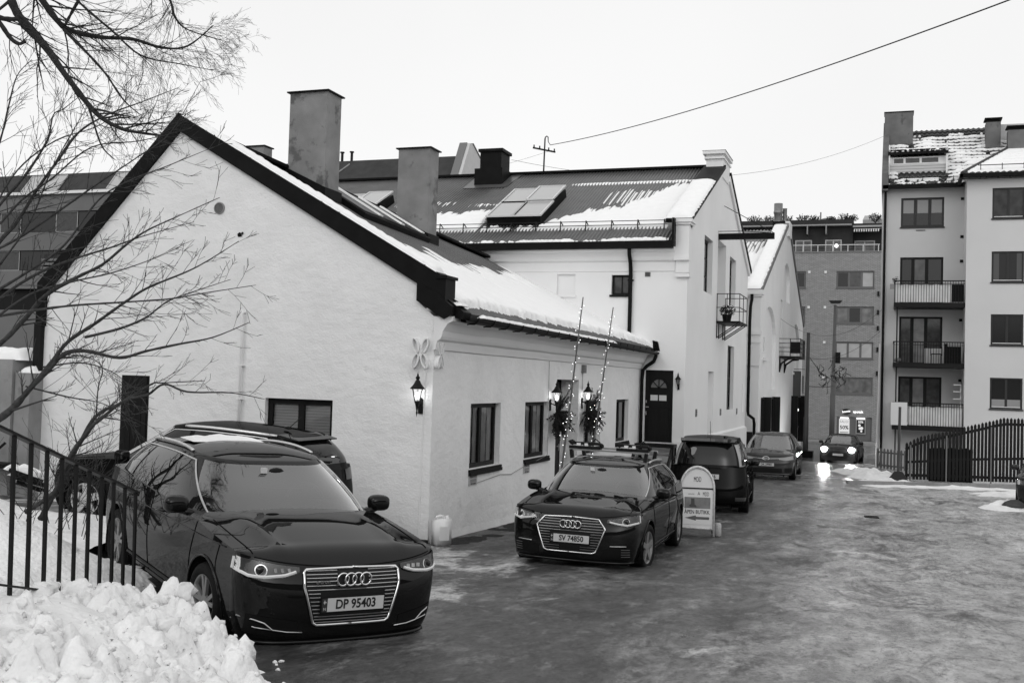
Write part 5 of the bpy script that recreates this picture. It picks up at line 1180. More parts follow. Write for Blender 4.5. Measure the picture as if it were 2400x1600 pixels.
# white jerrycan at the corner
o = thing('jerrycan', 'white plastic jerrycan standing at the cottage corner', 'jerrycan', (.24, -.05, 0), rot=(0, 0, R_(-38)), local=True)
bm = bmesh.new(); bmesh.ops.create_cube(bm, size=1)
for v in bm.verts: v.co = Vector((v.co.x * .17, v.co.y * .27, v.co.z * .40 + .20))
for v in bm.verts:
    if v.co.z > .3 and v.co.y < 0: v.co.z -= .02
bmesh.ops.bevel(bm, geom=bm.edges[:], offset=.022, segments=3, affect='EDGES'); me = bpy.data.meshes.new('body'); bm.to_mesh(me); bm.free(); me.materials.append(white_plastic); me.polygons.foreach_set('use_smooth', [True] * len(me.polygons)); link('body', me, o)
MB().tube([(0, -.10, .385), (0, -.085, .42), (0, -.04, .432), (0, .02, .425), (0, .045, .385)], .02, 8).build('handle', white_plastic, o, smooth=True)
MB().lathe([(.03, .39), (.03, .425), (.026, .43), (0, .43)], (0, .09, 0), 14).build('cap', white_plastic, o, smooth=True); MB().box(.084, .089, -.08, .08, .08, .28).build('embossed_panel', white_plastic, o)

# ================================================================== pavement sign
o = thing('pavement_sign', 'arched white pavement sign reading open shop with an arrow', 'sign board', (3.35, 3.75, gnd(3.3, 3.7)), rot=(0, 0, R_(11)), local=True); o.scale = (.86, 1, 1.12)
TL = R_(-9); FS = Fr((0, 0, .06), (1, 0, 0), (0, math.sin(-TL), math.cos(TL)), (0, -math.cos(TL), math.sin(-TL)))
fw_, fh_ = .33, .93
arcp = [(fw_ * math.cos(math.pi * i / 18), .66 + fw_ * math.sin(math.pi * i / 18)) for i in range(19)]
white_s = mat('white sign face', .62, .4, .4, var=.05, vscale=4); fr_al = mat('scuffed white frame', .55, .45, .5, var=.3, vscale=20)
face = [(-fw_, .05)] + [(fw_, .05)] + arcp
MB().prism(face, FS, -.012, .0).build('board', white_s, o)
pts = [FS(fw_, -.06, .01)] + [FS(a, b_, .01) for a, b_ in arcp] + [FS(-fw_, -.06, .01)]
MB().tube(pts, .022, 8).tube([FS(-fw_, .06, .01), FS(fw_, .06, .01)], .014, 6).build('frame', fr_al, o, smooth=True)
MB().box(-fw_ + .02, fw_ - .02, .655, .675, 0, .012, FS).build('divider', plastic_b, o)
MB().box(-fw_ + .015, fw_ - .015, .12, .64, 0.0, .004, FS).build('poster', mat('paper', .66, .7), o)
MB().box(-.25, .26, .36, .53, .004, .006, FS).build('picture', mat('poster photo grey', .17, .6, .3, var=.35, vscale=6), o)
MB().prism([(-.13, .38), (-.02, .38), (-.01, .40), (-.05, .42), (-.055, .51), (-.12, .51), (-.12, .43), (-.16, .40)], FS, .006, .008).build('boot_picture', mat('poster dark print', .05, .6), o)
ik = mat('sign ink', .06, .7)
MB().prism([(-.24, .215), (-.02, .255), (-.02, .235), (.24, .235), (.24, .195), (-.02, .195), (-.02, .175)], FS, .004, .006).build('arrow', mat('arrow grey', .10, .7), o)
put_text('ÅPEN BUTIKK', .082, FS, 0, .305, .006, ik, o, sx=.98, bold=.0012)
put_text('MDD', .09, FS, .17, .58, .006, ik, o, sx=.6); put_text('spesial', .04, FS, -.12, .58, .006, mat('sign pale ink', .3, .7), o, sx=1.2); put_text('A', .075, FS, .03, .585, .006, ik, o)
put_text('MDD', .11, FS, 0, .80, .004, ik, o, sx=.6)
F2 = Fr((0, .42, .06), (1, 0, 0), (0, -math.sin(-TL), math.cos(TL)), (0, math.cos(TL), math.sin(-TL)))
MB().prism([(a, b_) for a, b_ in face], F2, -.012, 0).build('board', rubber, o); MB().tube([F2(fw_, -.06, 0)] + [F2(a, b_, 0) for a, b_ in arcp] + [F2(-fw_, -.06, 0)], .02, 8).build('frame', dark_metal, o, smooth=True)
for x in (-.40, .42): MB().lathe([(0, -.10), (.06, -.10), (.075, -.08), (.075, .08), (.06, .10), (0, .10)], (x, .2, .09), 14).build('weight', mat('grey weight', .42, .5), o, smooth=True)
MB().bar((-.42, .2, .09), (.42, .2, .09), .02).build('weight_bar', alu, o)

# ================================================================== stair railing in the left foreground
rl = thing('stair_railing', 'black iron stair railing sloping down above the snow bank', 'railing', (1.2, -9, .9))
T0, T1 = Vector((1.384, -9.577, 2.075)), Vector((.71, -7.457, 1.455)); T0 = T0 + (T0 - T1) * .25; B0, B1 = Vector((1.43, -9.52, 1.12)), Vector((.70, -7.43, .57)); B0 = B0 + (B0 - B1) * .25
MB().bar(T0, T1, .045, .018).build('handrail', dark_metal, rl)
L_ = (T1 - T0).length; nb = 13
MB().bar(B0 + Vector((0, 0, .01)), B0.lerp(B1, .38) + Vector((0, 0, .01)), .03, .012).build('bottom_rail', dark_metal, rl)
for i in range(nb):
    t = (i + .3) / (nb - .55)
    if t > 1: continue
    a, b_ = T0.lerp(T1, t), B0.lerp(B1, t); b_ = Vector((a.x + .01, a.y + .01, b_.z - .05)); MB().bar(a, b_, .021).build('baluster', dark_metal, rl)

# ================================================================== yard on the far left: concrete wall, snow-covered pallets
w_ = thing('concrete_wall', 'grey concrete wall with snow on top at the far left', 'wall', (-9, -.5, 0))
MB().box(-12.5, -7.62, -.35, .3, -.5, 2.55).build('slab', concrete, w_); MB().box(-7.60, -7.28, -.30, 0.25, -.5, 2.33).build('pier', concrete, w_)
MB().box(-7.44, -7.30, -.1, .1, 2.34, 3.2).build('post', black_wood, w_)
m = MB(); strip_snow(m, lambda u: ((-12.4 + 4.9 * u, 0, 2.55), (0, 1, 0), (0, 0, 1)), 60, .6, .22, 3); strip_snow(m, lambda u: ((-7.6 + .32 * u, 0, 2.34), (0, 1, 0), (0, 0, 1)), 8, .5, .12, 3); m.build('wall_snow', snow_m, None, smooth=True, kind='stuff', label='snow lying on the concrete wall at the far left', cat='snow')
o = thing('board_pile', 'pile of dark boards covered with snow by the concrete wall', 'boards', at(60, 1120, 15.2))
for i in range(6):
    p0, p1 = at(18 + i * 9, 1100 + (i % 3) * 14, 15.0 + .15 * i), at(96 + (i % 2) * 14, 1128 + (i % 3) * 10, 15.3 + .1 * i); b_ = MB().bar(p0, p1, .16, .06).build('board', black_wood, o)
    s2 = MB(); strip_snow(s2, lambda u: (p0.lerp(p1, .02 + .95 * u) + Vector((0, 0, .03)), (0, 1, 0), (0, 0, 1)), 14, .2, .09, i); sub(s2, 'snow_cover', snow_m, b_, True)
o = thing('yard_stand', 'dark timber stand against the concrete wall', 'stand', at(60, 1080, 15.6))
MB().box(-7.95, -7.35, -.75, -.4, .75, .82).build('top', black_wood, o); MB().bar((-7.9, -.7, .75), (-7.55, -.5, 1.15), .04).bar((-7.6, -.7, .75), (-7.85, -.5, 1.15), .04).build('leg', black_wood, o)

# ================================================================== modern block far behind on the left
YM = 45.0; FM = Fr((0, YM, 0), (1, 0, 0), (0, 0, 1), (0, -1, 0))
hm = thing('modern_block', 'long grey modern block with window bands behind the cottage', 'building', (-40, YM, 0))
MB().sheet([rect(-75, -18.6, 11.9 + 1.45, 14.6)], FM).sheet([rect(-75, -18.6, 10.62, 11.9)], FM).sheet([rect(-75, -18.6, 7.9, 9.2)], FM).sheet([rect(-75, -18.6, -1, 6.4)], FM).build('wall', mat('grey facade', .16, .85, .2, var=.08, vscale=.5), hm)
MB().sheet([rect(-75, -18.6, 5.5, 13.6)], FM, -.4).build('interior', room_m, hm)
frw = mat('pale mullion', .40, .5); dkp = [pane_dark, mat('blinds pane', .05, .3, .4, var=.3, vscale=6)]
for zb, zt in ((11.9, 13.35), (9.2, 10.62)):
    x = -66.0; i = 0
    while x < -34:
        w = 1.9 if i % 3 else 3.1; window(hm, FM, x, x + w, zb, zt, rec=.12, fw=.05, mull=(), fm=frw if i % 2 else black_wood, pm=dkp[i % 2], sill=False); x += w; i += 1
MB().box(-75, -18.6, 14.55, 14.75, 0, .25, FM).build('gutter', mat('snowy gutter', .75, .6), hm)
m = MB().quad((-75, 45.3, 14.7), (-18.6, 45.3, 14.7), (-18.6, 46.6, 16.35), (-75, 46.6, 16.35)).quad((-75, 46.6, 16.35), (-18.6, 46.6, 16.35), (-18.6, 56, 16.4), (-75, 56, 16.4)); m.build('roof', mat('dark roof felt', .045, .8, .2, var=.2, vscale=2), hm)
for x in (-57.5, -52.5, -50.8, -45.0, -43.2, -39.0):
    f = lambda a, b_: Vector((a, 45.3 + 1.3 * b_ - .06, 14.75 + 1.62 * b_ + .05))
    o = MB().quad(f(x, .05), f(x + 1.45, .05), f(x + 1.45, .85), f(x, .85)).build('roof_window', mat('roof glass painted sky-pale', .42, .08, .6), hm)  # sky reflection put into the pane colour here too
    m = MB()
    for a, b_ in (((x, .05), (x, .85)), ((x + 1.45, .05), (x + 1.45, .85)), ((x, .85), (x + 1.45, .85))): m.bar(f(*a), f(*b_), .09)
    sub(m, 'frame', frw, o)
m = MB().prism([(44.9, 14.7), (46.3, 17.05), (46.75, 17.05), (52, 14.6)], Fr((-18.6, 0, 0), (0, 1, 0), (0, 0, 1), (1, 0, 0)), 0, .3); m.build('gable_parapet', mat('white parapet', .55, .8, .2, var=.06, stain=(1.2, .66, .3)), hm)
MB().bar((-18.75, 44.9, 14.7), (-18.75, 46.3, 17.08), .5, .08).bar((-18.45, 46.7, 17.1), (-18.45, 52, 14.65), .4, .08).build('parapet_cap', mat('grey cap', .16, .6), hm)
MB().box(-75, -18.4, 40, 45.5, -1, 11.0).build('lower_block', MATS['grey facade'], hm) if False else None
for x in (-27.6, -26.9): MB().tube([(x, 47, 16.3), (x, 47, 17.0)], .09, 8).lathe([(.15, 16.98), (.15, 17.05), (0, 17.06)], (x, 47, 0), 8).build('flue', dark_metal, hm)
MB().tube([(-27.8, 45.3, 14.8), (-26.7, 46.4, 16.1)], .05, 6).build('vent_pipe', grey_metal, hm)
o = MB().box(-35.5, -34.2, 48, 49, 15, 17.95).build('chimney', chimney_m, hm); sub(MB().box(-35.6, -34.1, 47.9, 49.1, 17.95, 18.03), 'cap', black_metal, o)
o = thing('slatted_shed', 'grey slatted louvre wall behind the bare shrub', 'shed', (-12, 8, 0))
MB().box(-14.0, -7.9, 7.0, 7.1, 1.5, 5.3).build('backing', mat('shed dark', .03, .8), o)
for k in range(26): MB().box(-14.0, -9.2, 6.9, 6.98, 2.5 + k * .105, 2.56 + k * .105).build('slat', mat('grey slat', .17, .7), o)
MB().box(-8.9, -7.9, 6.85, 6.98, 3.0, 5.0).build('door', black_wood, o); MB().bar((-9.05, 6.8, 2.0), (-9.05, 6.8, 5.3), .08).bar((-10.6, 5.5, 3.2), (-8.0, 5.5, 3.2), .06).bar((-10.2, 5.5, 1.8), (-10.2, 5.5, 3.2), .07).build('post', dark_metal, o)
# ================================================================== cars
def paint(name, v, rough=.16):
    m = mat(name, v, .35, .0, coat=.6, bump=.0)
    m.node_tree.nodes['Principled BSDF'].inputs['Coat Roughness'].default_value = .03
    return m
paint_black = paint('black car paint', .006)
paint_deep = paint('deep black car paint', .005); paint_deep.node_tree.nodes['Principled BSDF'].inputs['Coat Weight'].default_value = .22
paint_dark = paint('dark grey car paint', .022)
paint_grey = paint('grey car paint', .045)
car_glass = mat('car side glass', .008, .015, .5)
screen_glass = glass('windscreen glass', .72, .8, boost=3.7)
chrome = mat('chrome', .75, .12, .5, metal=1.0)
satin = mat('satin chrome trim', .62, .28, .5, metal=1.0)
lamp_glass = glass('lamp cover glass', .93, .95, boost=1.2)
lamp_in = mat('lamp reflector', .34, .2, .5, metal=.7, var=.5, vscale=14)
lamp_dark = mat('lamp housing', .03, .3, .5)
tail_glass = mat('tail lamp glass', .045, .12, .5)
tail_pale = mat('pale lamp glass', .30, .12, .5)
plate_w = mat('licence plate', .55, .5, .4)
ink_b = mat('plate ink', .01, .5)
DEF = dict(xf=2.155, xr=-2.155, W=.89, fa=1.285, ra=-1.345, R=.315, sill=.20,
    sh=[(-2.2, .985), (-1.5, 1.0), (-.5, .965), (.5, .93), (1.0, .905), (1.5, .855), (2.2, .775)],
    deck=[(-2.2, 1.0), (.9, .99), (1.05, .985), (1.4, .945), (1.85, .862), (2.2, .78)],
    wid=[(-2.2, .93), (-1.6, .985), (-1, 1.0), (1.0, 1.0), (1.5, .985), (1.9, .945), (2.2, .93)],
    sec=[(.15, .90), (.24, .945), (.34, .972), (.50, .992), (.62, 1.0), (.70, .993), (.82, .975), (.92, .955), (1.02, .935), (1.2, .92)],
    xfs=1.80, xrs=-1.78, nf=2.7, nr=3.0, lip=.735, bot=.17, rbot=.24,
    Df=[(.15, -.07), (.24, -.015), (.40, .0), (.56, -.008), (.66, -.03), (.74, -.075), (.9, -.12)],
    Dr=[(.2, -.06), (.34, .0), (.55, -.005), (.75, -.04), (1.0, -.10), (1.2, -.14)],
    gf=[(0, 1.12), (.5, .74), (1, .30)], gr=[(0, -2.02), (.4, -1.98), (.75, -1.88), (1, -1.72)], gm=-.4, gw=[(0, .835), (.35, .775), (.7, .68), (1, .565)], gn=4.4,
    roof=[(-2.2, 1.22), (-1.7, 1.285), (-1.2, 1.33), (-.5, 1.355), (0, 1.345), (.3, 1.315), (1, 1.26)], crown=.055, h0=.92)
def sblob(c, size, e):
    bm = bmesh.new(); bmesh.ops.create_icosphere(bm, subdivisions=3, radius=1); m = MB(); bm.verts.index_update(); g_ = lambda q: math.copysign(abs(q) ** e, q)
    m.v = [(c[0] + g_(v.co.x) * size[0], c[1] + g_(v.co.y) * size[1], c[2] + g_(v.co.z) * size[2]) for v in bm.verts]; m.f = [tuple(v.index for v in f.verts) for f in bm.faces]; bm.free(); return m
def rbox(c, size, bev):
    bm = bmesh.new(); bmesh.ops.create_cube(bm, size=1)
    for v in bm.verts: v.co = Vector((v.co.x * size[0], v.co.y * size[1], v.co.z * size[2])) + Vector(c)
    bmesh.ops.bevel(bm, geom=bm.edges[:], offset=bev, segments=4, affect='EDGES'); m = MB(); bm.verts.index_update()
    m.v = [tuple(v.co) for v in bm.verts]; m.f = [tuple(v.index for v in f.verts) for f in bm.faces]; bm.free(); return m
def make_car(sp, name, label, loc, yaw, pitch=0, roll=0, paintm=None, group=None):
    P = dict(DEF); P.update(sp); pm = paintm or paint_black
    root = thing(name, label, 'car', loc, group, rot=(roll, pitch, yaw), local=True)
    W = P['W']; T = lambda k, x: lerp_tab(P[k], x)
    def sm(k, x, d=.12): return (T(k, x - d) + 2 * T(k, x) + T(k, x + d)) / 4
    def Y(x, z): return W * sm('wid', x, .15) * sm('sec', z, .03)
    xfs, xrs, R, Ra = P['xfs'], P['xrs'], P['R'], P['R'] + .055
    def zlow(x):
        z = P['sill'] + .02
        for ax in (P['fa'], P['ra']):
            d = abs(x - ax)
            if d < Ra: z = max(z, R + math.sqrt(Ra * Ra - d * d))
        return z
    sh = lambda x: sm('sh', x)
    # sides
    xs = sorted(set([xrs + (xfs - xrs) * i / 44 for i in range(45)] + [ax + Ra * math.cos(math.pi * i / 18) for ax in (P['fa'], P['ra']) for i in range(19)] + [ax + s * (Ra + .002) for ax in (P['fa'], P['ra']) for s in (-1, 1)]))
    xs = [x for x in xs if xrs <= x <= xfs]; NR = 14
    for s in (-1, 1):
        m = MB()
        for x in xs:
            z0, z1 = zlow(x), sh(x)
            for k in range(NR + 1):
                z = z0 + (z1 - z0) * k / NR; m.v.append((x, s * Y(x, z), z))
        for i in range(len(xs) - 1):
            for k in range(NR):
                a = i * (NR + 1) + k; m.f.append((a, a + NR + 1, a + NR + 2, a + 1) if s < 0 else (a, a + 1, a + NR + 2, a + NR + 1))
        m.build('body_side', pm, root, smooth=True)
        for ax in (P['fa'], P['ra']):      # arch lips and dark wells
            pts = [(ax + Ra * math.cos(t), s * (Y(ax + Ra * math.cos(t), R + Ra * math.sin(t)) + .002), R + Ra * math.sin(t)) for t in [math.pi * (-.12 + 1.24 * i / 24) for i in range(25)]]
            MB().tube(pts, .012, 6).build('arch_lip', pm, root, smooth=True)
            m = MB(); m.grid(lambda u, v: (ax + (Ra + .01) * math.cos(math.pi * (-.15 + 1.3 * u)), s * (.50 + (Y(ax, .6) - .51) * v), R + (Ra + .01) * math.sin(math.pi * (-.15 + 1.3 * u))), 20, 2)
            m.quad((ax - .4, s * .5, .1), (ax + .4, s * .5, .1), (ax + .4, s * .5, .8), (ax - .4, s * .5, .8)); m.build('wheel_well', rubber, root)
    # front and rear ends
    th = [-math.pi / 2 + math.pi * i / 40 for i in range(41)]
    sgp = lambda q, e: math.copysign(abs(q) ** e, q)
    xF = lambda z: P['xf'] + sm('Df', z, .03); xRr = lambda z: P['xr'] - sm('Dr', z, .03)
    def fas(v, z, front=True):
        n = P['nf'] if front else P['nr']; x0 = xfs if front else xrs; xe = xF(z) if front else xRr(z); v = max(-1, min(1, v))
        return Vector((x0 + (xe - x0) * (1 - abs(v) ** n) ** (1 / n), v * Y(x0, z), z))
    def FSy(y, z, off=0.0, front=True):
        x0 = xfs if front else xrs; q = fas(y / Y(x0, z), z, front); q.x += off if front else -off; return q
    def ztop(v, front=True):
        return P['lip'] + (sh(xfs) - P['lip']) * abs(v) ** 2.2 if front else sh(xrs)
    for front in (True, False):
        n = P['nf'] if front else P['nr']; zb = P['bot'] if front else P['rbot']; NZ = 18; m = MB()
        for t in th:
            v = sgp(math.sin(t), 2 / n)
            for k in range(NZ + 1):
                z = zb + (ztop(v, front) - zb) * k / NZ; m.v.append(tuple(fas(v, z, front)))
        for i in range(len(th) - 1):
            for k in range(NZ):
                a = i * (NZ + 1) + k; m.f.append((a, a + NZ + 1, a + NZ + 2, a + 1) if front else (a, a + 1, a + NZ + 2, a + NZ + 1))
        m.build('front_bumper' if front else 'rear_bumper', pm, root, smooth=True)
    # bonnet and deck
    vs = [sgp(math.sin(t), 2 / P['nf']) for t in th]
    def deckp(x, v):
        s_ = sh(x); c_ = sm('deck', x) - s_; cr = .012 * math.exp(-((abs(v) - .62) / .07) ** 2) * smooth(x, .9, 1.2)
        return Vector((x, v * Y(x, s_), s_ + c_ * (1 - abs(v) ** 2.6) + cr))
    m = MB(); st = [P['gf'][0][1] - .12 + (xfs - P['gf'][0][1] + .12) * i / 14 for i in range(15)]; NV = len(vs)
    rowsP = [[deckp(x, v) for v in vs] for x in st]
    for k in range(1, 9):
        t = k / 8; r_ = []
        for v in vs:
            a, b_ = deckp(xfs, v), fas(v, ztop(v)); q = a.lerp(b_, t); d_ = (b_ - a).length
            q.z += .09 * d_ * math.sin(math.pi * t); q.x += .03 * d_ * math.sin(math.pi * t); r_.append(q)
        rowsP.append(r_)
    for r_ in rowsP: m.v += [tuple(q) for q in r_]
    for i in range(len(rowsP) - 1):
        for j in range(NV - 1): a = i * NV + j; m.f.append((a, a + NV, a + NV + 1, a + 1))
    m.build('bonnet', pm, root, smooth=True)
    m = MB(); st2 = [P['xr'] + .1] + [xrs + (st[0] - xrs) * i / 20 for i in range(21)]
    for x in st2:
        for v in vs: q = deckp(max(x, xrs), v); m.v.append((x if x >= xrs else xrs + (x - xrs) * (1 - abs(v) ** 3) ** (1 / 3.), q.y, q.z))
    for i in range(len(st2) - 1):
        for j in range(NV - 1): a = i * NV + j; m.f.append((a, a + NV, a + NV + 1, a + 1))
    m.build('shoulder_deck', pm, root, smooth=True)
    m = MB().box(P['xr'] + .15, P['xf'] - .2, -.5, .5, .17, .75).box(P['ra'] + .42, P['fa'] - .42, -W * .9, W * .9, .18, .5); m.build('underbody', rubber, root)
    # greenhouse
    gm, gn = P['gm'], P['gn']; gw = lambda h: sm('gw', h, .1) * W / .89
    def gz(x, h): b0 = P.get('belt', sh)(x) - .03 if not P.get('belt') else P['belt'](x); return b0 + (sm('roof', x, .2) - b0) * h
    def ga(h, front): return (sm('gf', h, .08) - gm) if front else (gm - sm('gr', h, .08))
    def gpt(t, h):
        c_, s_ = math.cos(t), math.sin(t); x = gm + (ga(h, c_ >= 0)) * sgp(c_, 2 / gn); return Vector((x, gw(h) * sgp(s_, 2 / gn), gz(x, h)))
    def gside(x, h, s, off=.004):
        a = ga(h, x >= gm); k = max(0.0, 1 - min(1, abs((x - gm) / a)) ** gn) ** (1 / gn); return Vector((x, s * (gw(h) * k + off), gz(x, h) + off * .4))
    def gfront(v, h, off=.004, front=True):
        a = ga(h, front) * (1 - min(1, abs(v)) ** gn) ** (1 / gn); x = gm + a if front else gm - a
        return Vector((x + (off if front else -off), v * gw(h), gz(x, h) + off * .8))
    NT, NH = 120, 14; m = MB()
    for j in range(NH + 1):
        for i in range(NT): m.v.append(tuple(gpt(2 * math.pi * i / NT, j / NH)))
    RC = [.97, .92, .84, .7, .5, .25, .02]
    for r_ in RC:
        for i in range(NT):
            q = gpt(2 * math.pi * i / NT, 1.0); x = gm + (q.x - gm) * r_; m.v.append((x, q.y * r_, sm('roof', x, .2) + P['crown'] * (1 - r_ * r_)))
    def cut(i, j):      # opening behind the windscreen
        t = 2 * math.pi * (i + .5) / NT; return math.cos(t) > 0 and abs(math.sin(t)) ** (2 / gn) < .88 and 1 <= j < NH - 2
    for j in range(NH + len(RC)):
        for i in range(NT):
            if not cut(i, j): a, b_ = j * NT + i, j * NT + (i + 1) % NT; m.f.append((a, b_, b_ + NT, a + NT))
    m.build('roof', pm, root, smooth=True)
    # glass
    def patch(fn, nu, nv, name, mt): return MB().grid(fn, nu, nv).build(name, mt, root, smooth=True)
    wv = P.get('wsv', .94)
    patch(lambda u, v: gfront((u * 2 - 1) * wv, .03 + .90 * v - .0 * abs(u), .005), 30, 14, 'windscreen', screen_glass)
    patch(lambda u, v: gfront((u * 2 - 1) * P.get('rwv', .84), P.get('rw0', .18) + (P.get('rw1', .90) - P.get('rw0', .18)) * v, .006, False), 24, 10, 'rear_window', P.get('rwm', car_glass))
    for s in (-1, 1):
        for (xa0, xa1, xb0, xb1, h0, h1) in P.get('dlo', [(.86, .05, -.22, -.22, .06, .87), (-.29, -.29, -1.10, -1.05, .06, .87), (-1.17, -1.12, -1.62, -1.42, .10, .85)]):
            # front edge runs from (xa0,h0) to (xa1,h1), rear edge from (xb0,h0) to (xb1,h1)
            def sw(u, v): h = h0 + (h1 - h0) * v; a_, b_ = xa0 + (xa1 - xa0) * v, xb0 + (xb1 - xb0) * v; return gside(a_ + (b_ - a_) * u, h, s, .005)
            patch(sw, 16, 10, 'side_window', car_glass)
        if P.get('trim', True):
            d = P.get('dlo', [(.86, .05, -.22, -.22, .06, .87), (-.29, -.29, -1.10, -1.05, .06, .87), (-1.17, -1.12, -1.62, -1.42, .10, .85)]); f0, l0 = d[0], d[-1]
            pts = [gside(l0[2] + (f0[0] - l0[2]) * i / 30, f0[4] - .02, s, .008) for i in range(31)]
            pts += [gside(f0[0] + (f0[1] - f0[0]) * i / 10 + .02, f0[4] - .02 + (f0[5] + .03 - f0[4]) * i / 10, s, .008) for i in range(1, 11)]
            pts += [gside(f0[1] + .02 + (l0[3] - f0[1]) * i / 24, f0[5] + .01, s, .008) for i in range(1, 25)]
            pts += [gside(l0[3] + (l0[2] - l0[3]) * i / 8 - .02, l0[5] + .02 + (f0[4] - .04 - l0[5]) * i / 8, s, .008) for i in range(1, 9)]
            MB().tube(pts, .009, 6).build('window_trim', P.get('trimm', satin), root, smooth=True)
    # what shows through the windscreen
    zc = sh(.6); cab = mat('cabin trim', .05, .8, .2); xg = P['gf'][0][1]
    MB().hexa([(xg - .75, -.66, zc), (xg - .12, -.62, zc), (xg - .12, .62, zc), (xg - .75, .66, zc), (xg - .72, -.64, zc + .06), (xg - .22, -.6, zc + .03), (xg - .22, .6, zc + .03), (xg - .72, .64, zc + .06)]).build('dashboard', cab, root)
    MB().tube([(xg - .80 - .06 * math.sin(2 * math.pi * i / 24), .36 + .185 * math.cos(2 * math.pi * i / 24), zc + .02 + .17 * math.sin(2 * math.pi * i / 24)) for i in range(25)], .016, 6, False).build('steering_wheel', mat('wheel leather', .09, .6), root)
    for s in (-1, 1):
        MB().blob((xg - 1.45, s * .37, zc + .0), .27, 2, (.45, .95, .9)).blob((xg - 1.5, s * .37, zc + .27), .13, 2, (.5, 1.0, .75)).build('seat', mat('seat cloth', .11, .9), root, smooth=True)
    qm = gfront(0, .78, -.10); MB().blob(qm, .1, 2, (.3, 1.1, .35)).build('rear_view_mirror', plastic_b, root, smooth=True)
    # seams, handles
    seam = mat('panel gap', .002, .8, .1)
    for s in (-1, 1):
        S_ = lambda x, z, o=.0015: Vector((x, s * (Y(x, z) + o), z))
        m = MB()
        for x0, x1, zt in ((.92, .98, .9), (-.25, -.27, .95), (-1.12, -1.0, .97)):
            m.tube([S_(x0 + (x1 - x0) * i / 10 - (.0), .26 + (min(zt, sh(x0)) - .26) * i / 10) for i in range(11)], .004, 4)
        m.tube([S_(-1.0 + 1.92 * i / 12, .26) for i in range(13)], .004, 4); m.build('door_gap', seam, root)
        MB().tube([S_(-1.75 + 3.4 * i / 30, P.get('crease', .80) + .02 * i / 30 - .0, .002) for i in range(31)], .006, 4).build('crease', pm, root, smooth=True)
        MB().tube([S_(-.93 + 1.8 * i / 12, .30, .006) for i in range(13)], .012, 5).build('sill_trim', plastic_b, root, smooth=True)
        for x in (-.05, -1.0): 
            MB().tube([S_(x, .84, .012), S_(x + .05, .845, .032), S_(x + .16, .85, .032), S_(x + .2, .85, .012)], .014, 6).build('door_handle', pm, root, smooth=True)
        # mirror
        mx, mz = P.get('mir', (.66, .99)); m = sblob((mx, s * (W + .05), mz), (.075, .10, .072), .66)
        m.bar((mx + .02, s * (W - .12), mz - .09), (mx, s * (W + .03), mz - .04), .07, .05); mo = m.build('mirror', pm, root, smooth=True)
        sub(sblob((mx - .052, s * (W + .05), mz), (.03, .085, .058), .6), 'mirror_glass', car_glass, mo, True)
        # hood seam
        pts = [deckp(x, s * .88) + Vector((0, 0, .002)) for x in st[1:]] + [rowsP[15 + k][min(range(NV), key=lambda j: abs(vs[j] - s * .88))] + Vector((.001, 0, .002)) for k in range(0, 6)]
        MB().tube(pts, .0045, 4).build('bonnet_gap', seam, root)
    MB().tube([fas(sgp(math.sin(t), 2 / P['nf']), ztop(sgp(math.sin(t), 2 / P['nf']))) + Vector((.002, 0, .001)) for t in th[7:-7]], .005, 4).build('bonnet_gap', seam, root)
    # wipers
    for (v0, v1) in ((.72, .0), (-.05, -.72)):
        MB().tube([gfront(v0 + (v1 - v0) * i / 10, .035 + .03 * math.sin(math.pi * i / 10) * 0 + .045 * (i / 10), .018) for i in range(11)], .009, 5).build('wiper', plastic_b, root)
    # wheels
    for ax in (P['fa'], P['ra']):
        for s in (-1, 1):
            yo = W * .985 - .015; wh = thing('wheel_tmp', '', '') if False else None
            steer = P.get('steer', 0.0) if ax == P['fa'] else 0.0
            M_ = Matrix.Translation((ax, s * yo, R)) @ Matrix.Rotation(steer, 4, 'Z')
            fr = lambda a, b_, c, M_=M_: M_ @ Vector((a, b_, c))
            rr = P.get('rim', .215)
            prof = [(rr, 0), (rr + .02, .012), (R - .05, .02), (R - .012, .004), (R, -.03), (R, -.165), (R - .02, -.19), (rr, -.19)]
            t_ = MB().lathe([(r_, s * h) for r_, h in prof], (0, 0, 0), 36, 'y', fr).build('wheel', rubber, root, smooth=True)
            m = MB().lathe([(r_, s * h) for r_, h in ((rr, .004), (rr - .012, .0), (rr - .02, -.03), (rr - .03, -.14), (.02, -.14))], (0, 0, 0), 36, 'y', fr); sub(m, 'rim', mat('wheel rim %d' % int(100 * P.get('rimv', .2)), P.get('rimv', .2), .4, .5, metal=.3), t_, True)
            m = MB(); ns = P.get('spokes', 5)
            for k in range(ns):
                for d in ((-.11, .11) if P.get('dbl', True) else (0,)):
                    a0 = 2 * math.pi * k / ns + .3; a1 = a0 + d * 1.7; a0 += d
                    m.bar(fr(.05 * math.cos(a0), s * -.02, .05 * math.sin(a0)), fr((rr - .008) * math.cos(a1), s * -.008, (rr - .008) * math.sin(a1)), P.get('spw', .034), .025, up=fr(0, 1, 0) - fr(0, 0, 0))
            m.lathe([(.07, s * -.03), (.065, s * -.008), (.03, s * -.004), (0, s * -.004)], (0, 0, 0), 14, 'y', fr); sub(m, 'spoke', MATS['wheel rim %d' % int(100 * P.get('rimv', .2))], t_)
            sub(MB().disc((0, 0, 0), rr - .03, 24, lambda a, b_, c: fr(a, s * -.10, b_)), 'brake', room_m, t_)
    info = dict(root=root, FSy=FSy, fas=fas, gside=gside, gfront=gfront, Y=Y, sh=sh, P=P, W=W, xF=xF, xR=xRr, deckp=deckp, patch=patch, gz=gz)
    return info

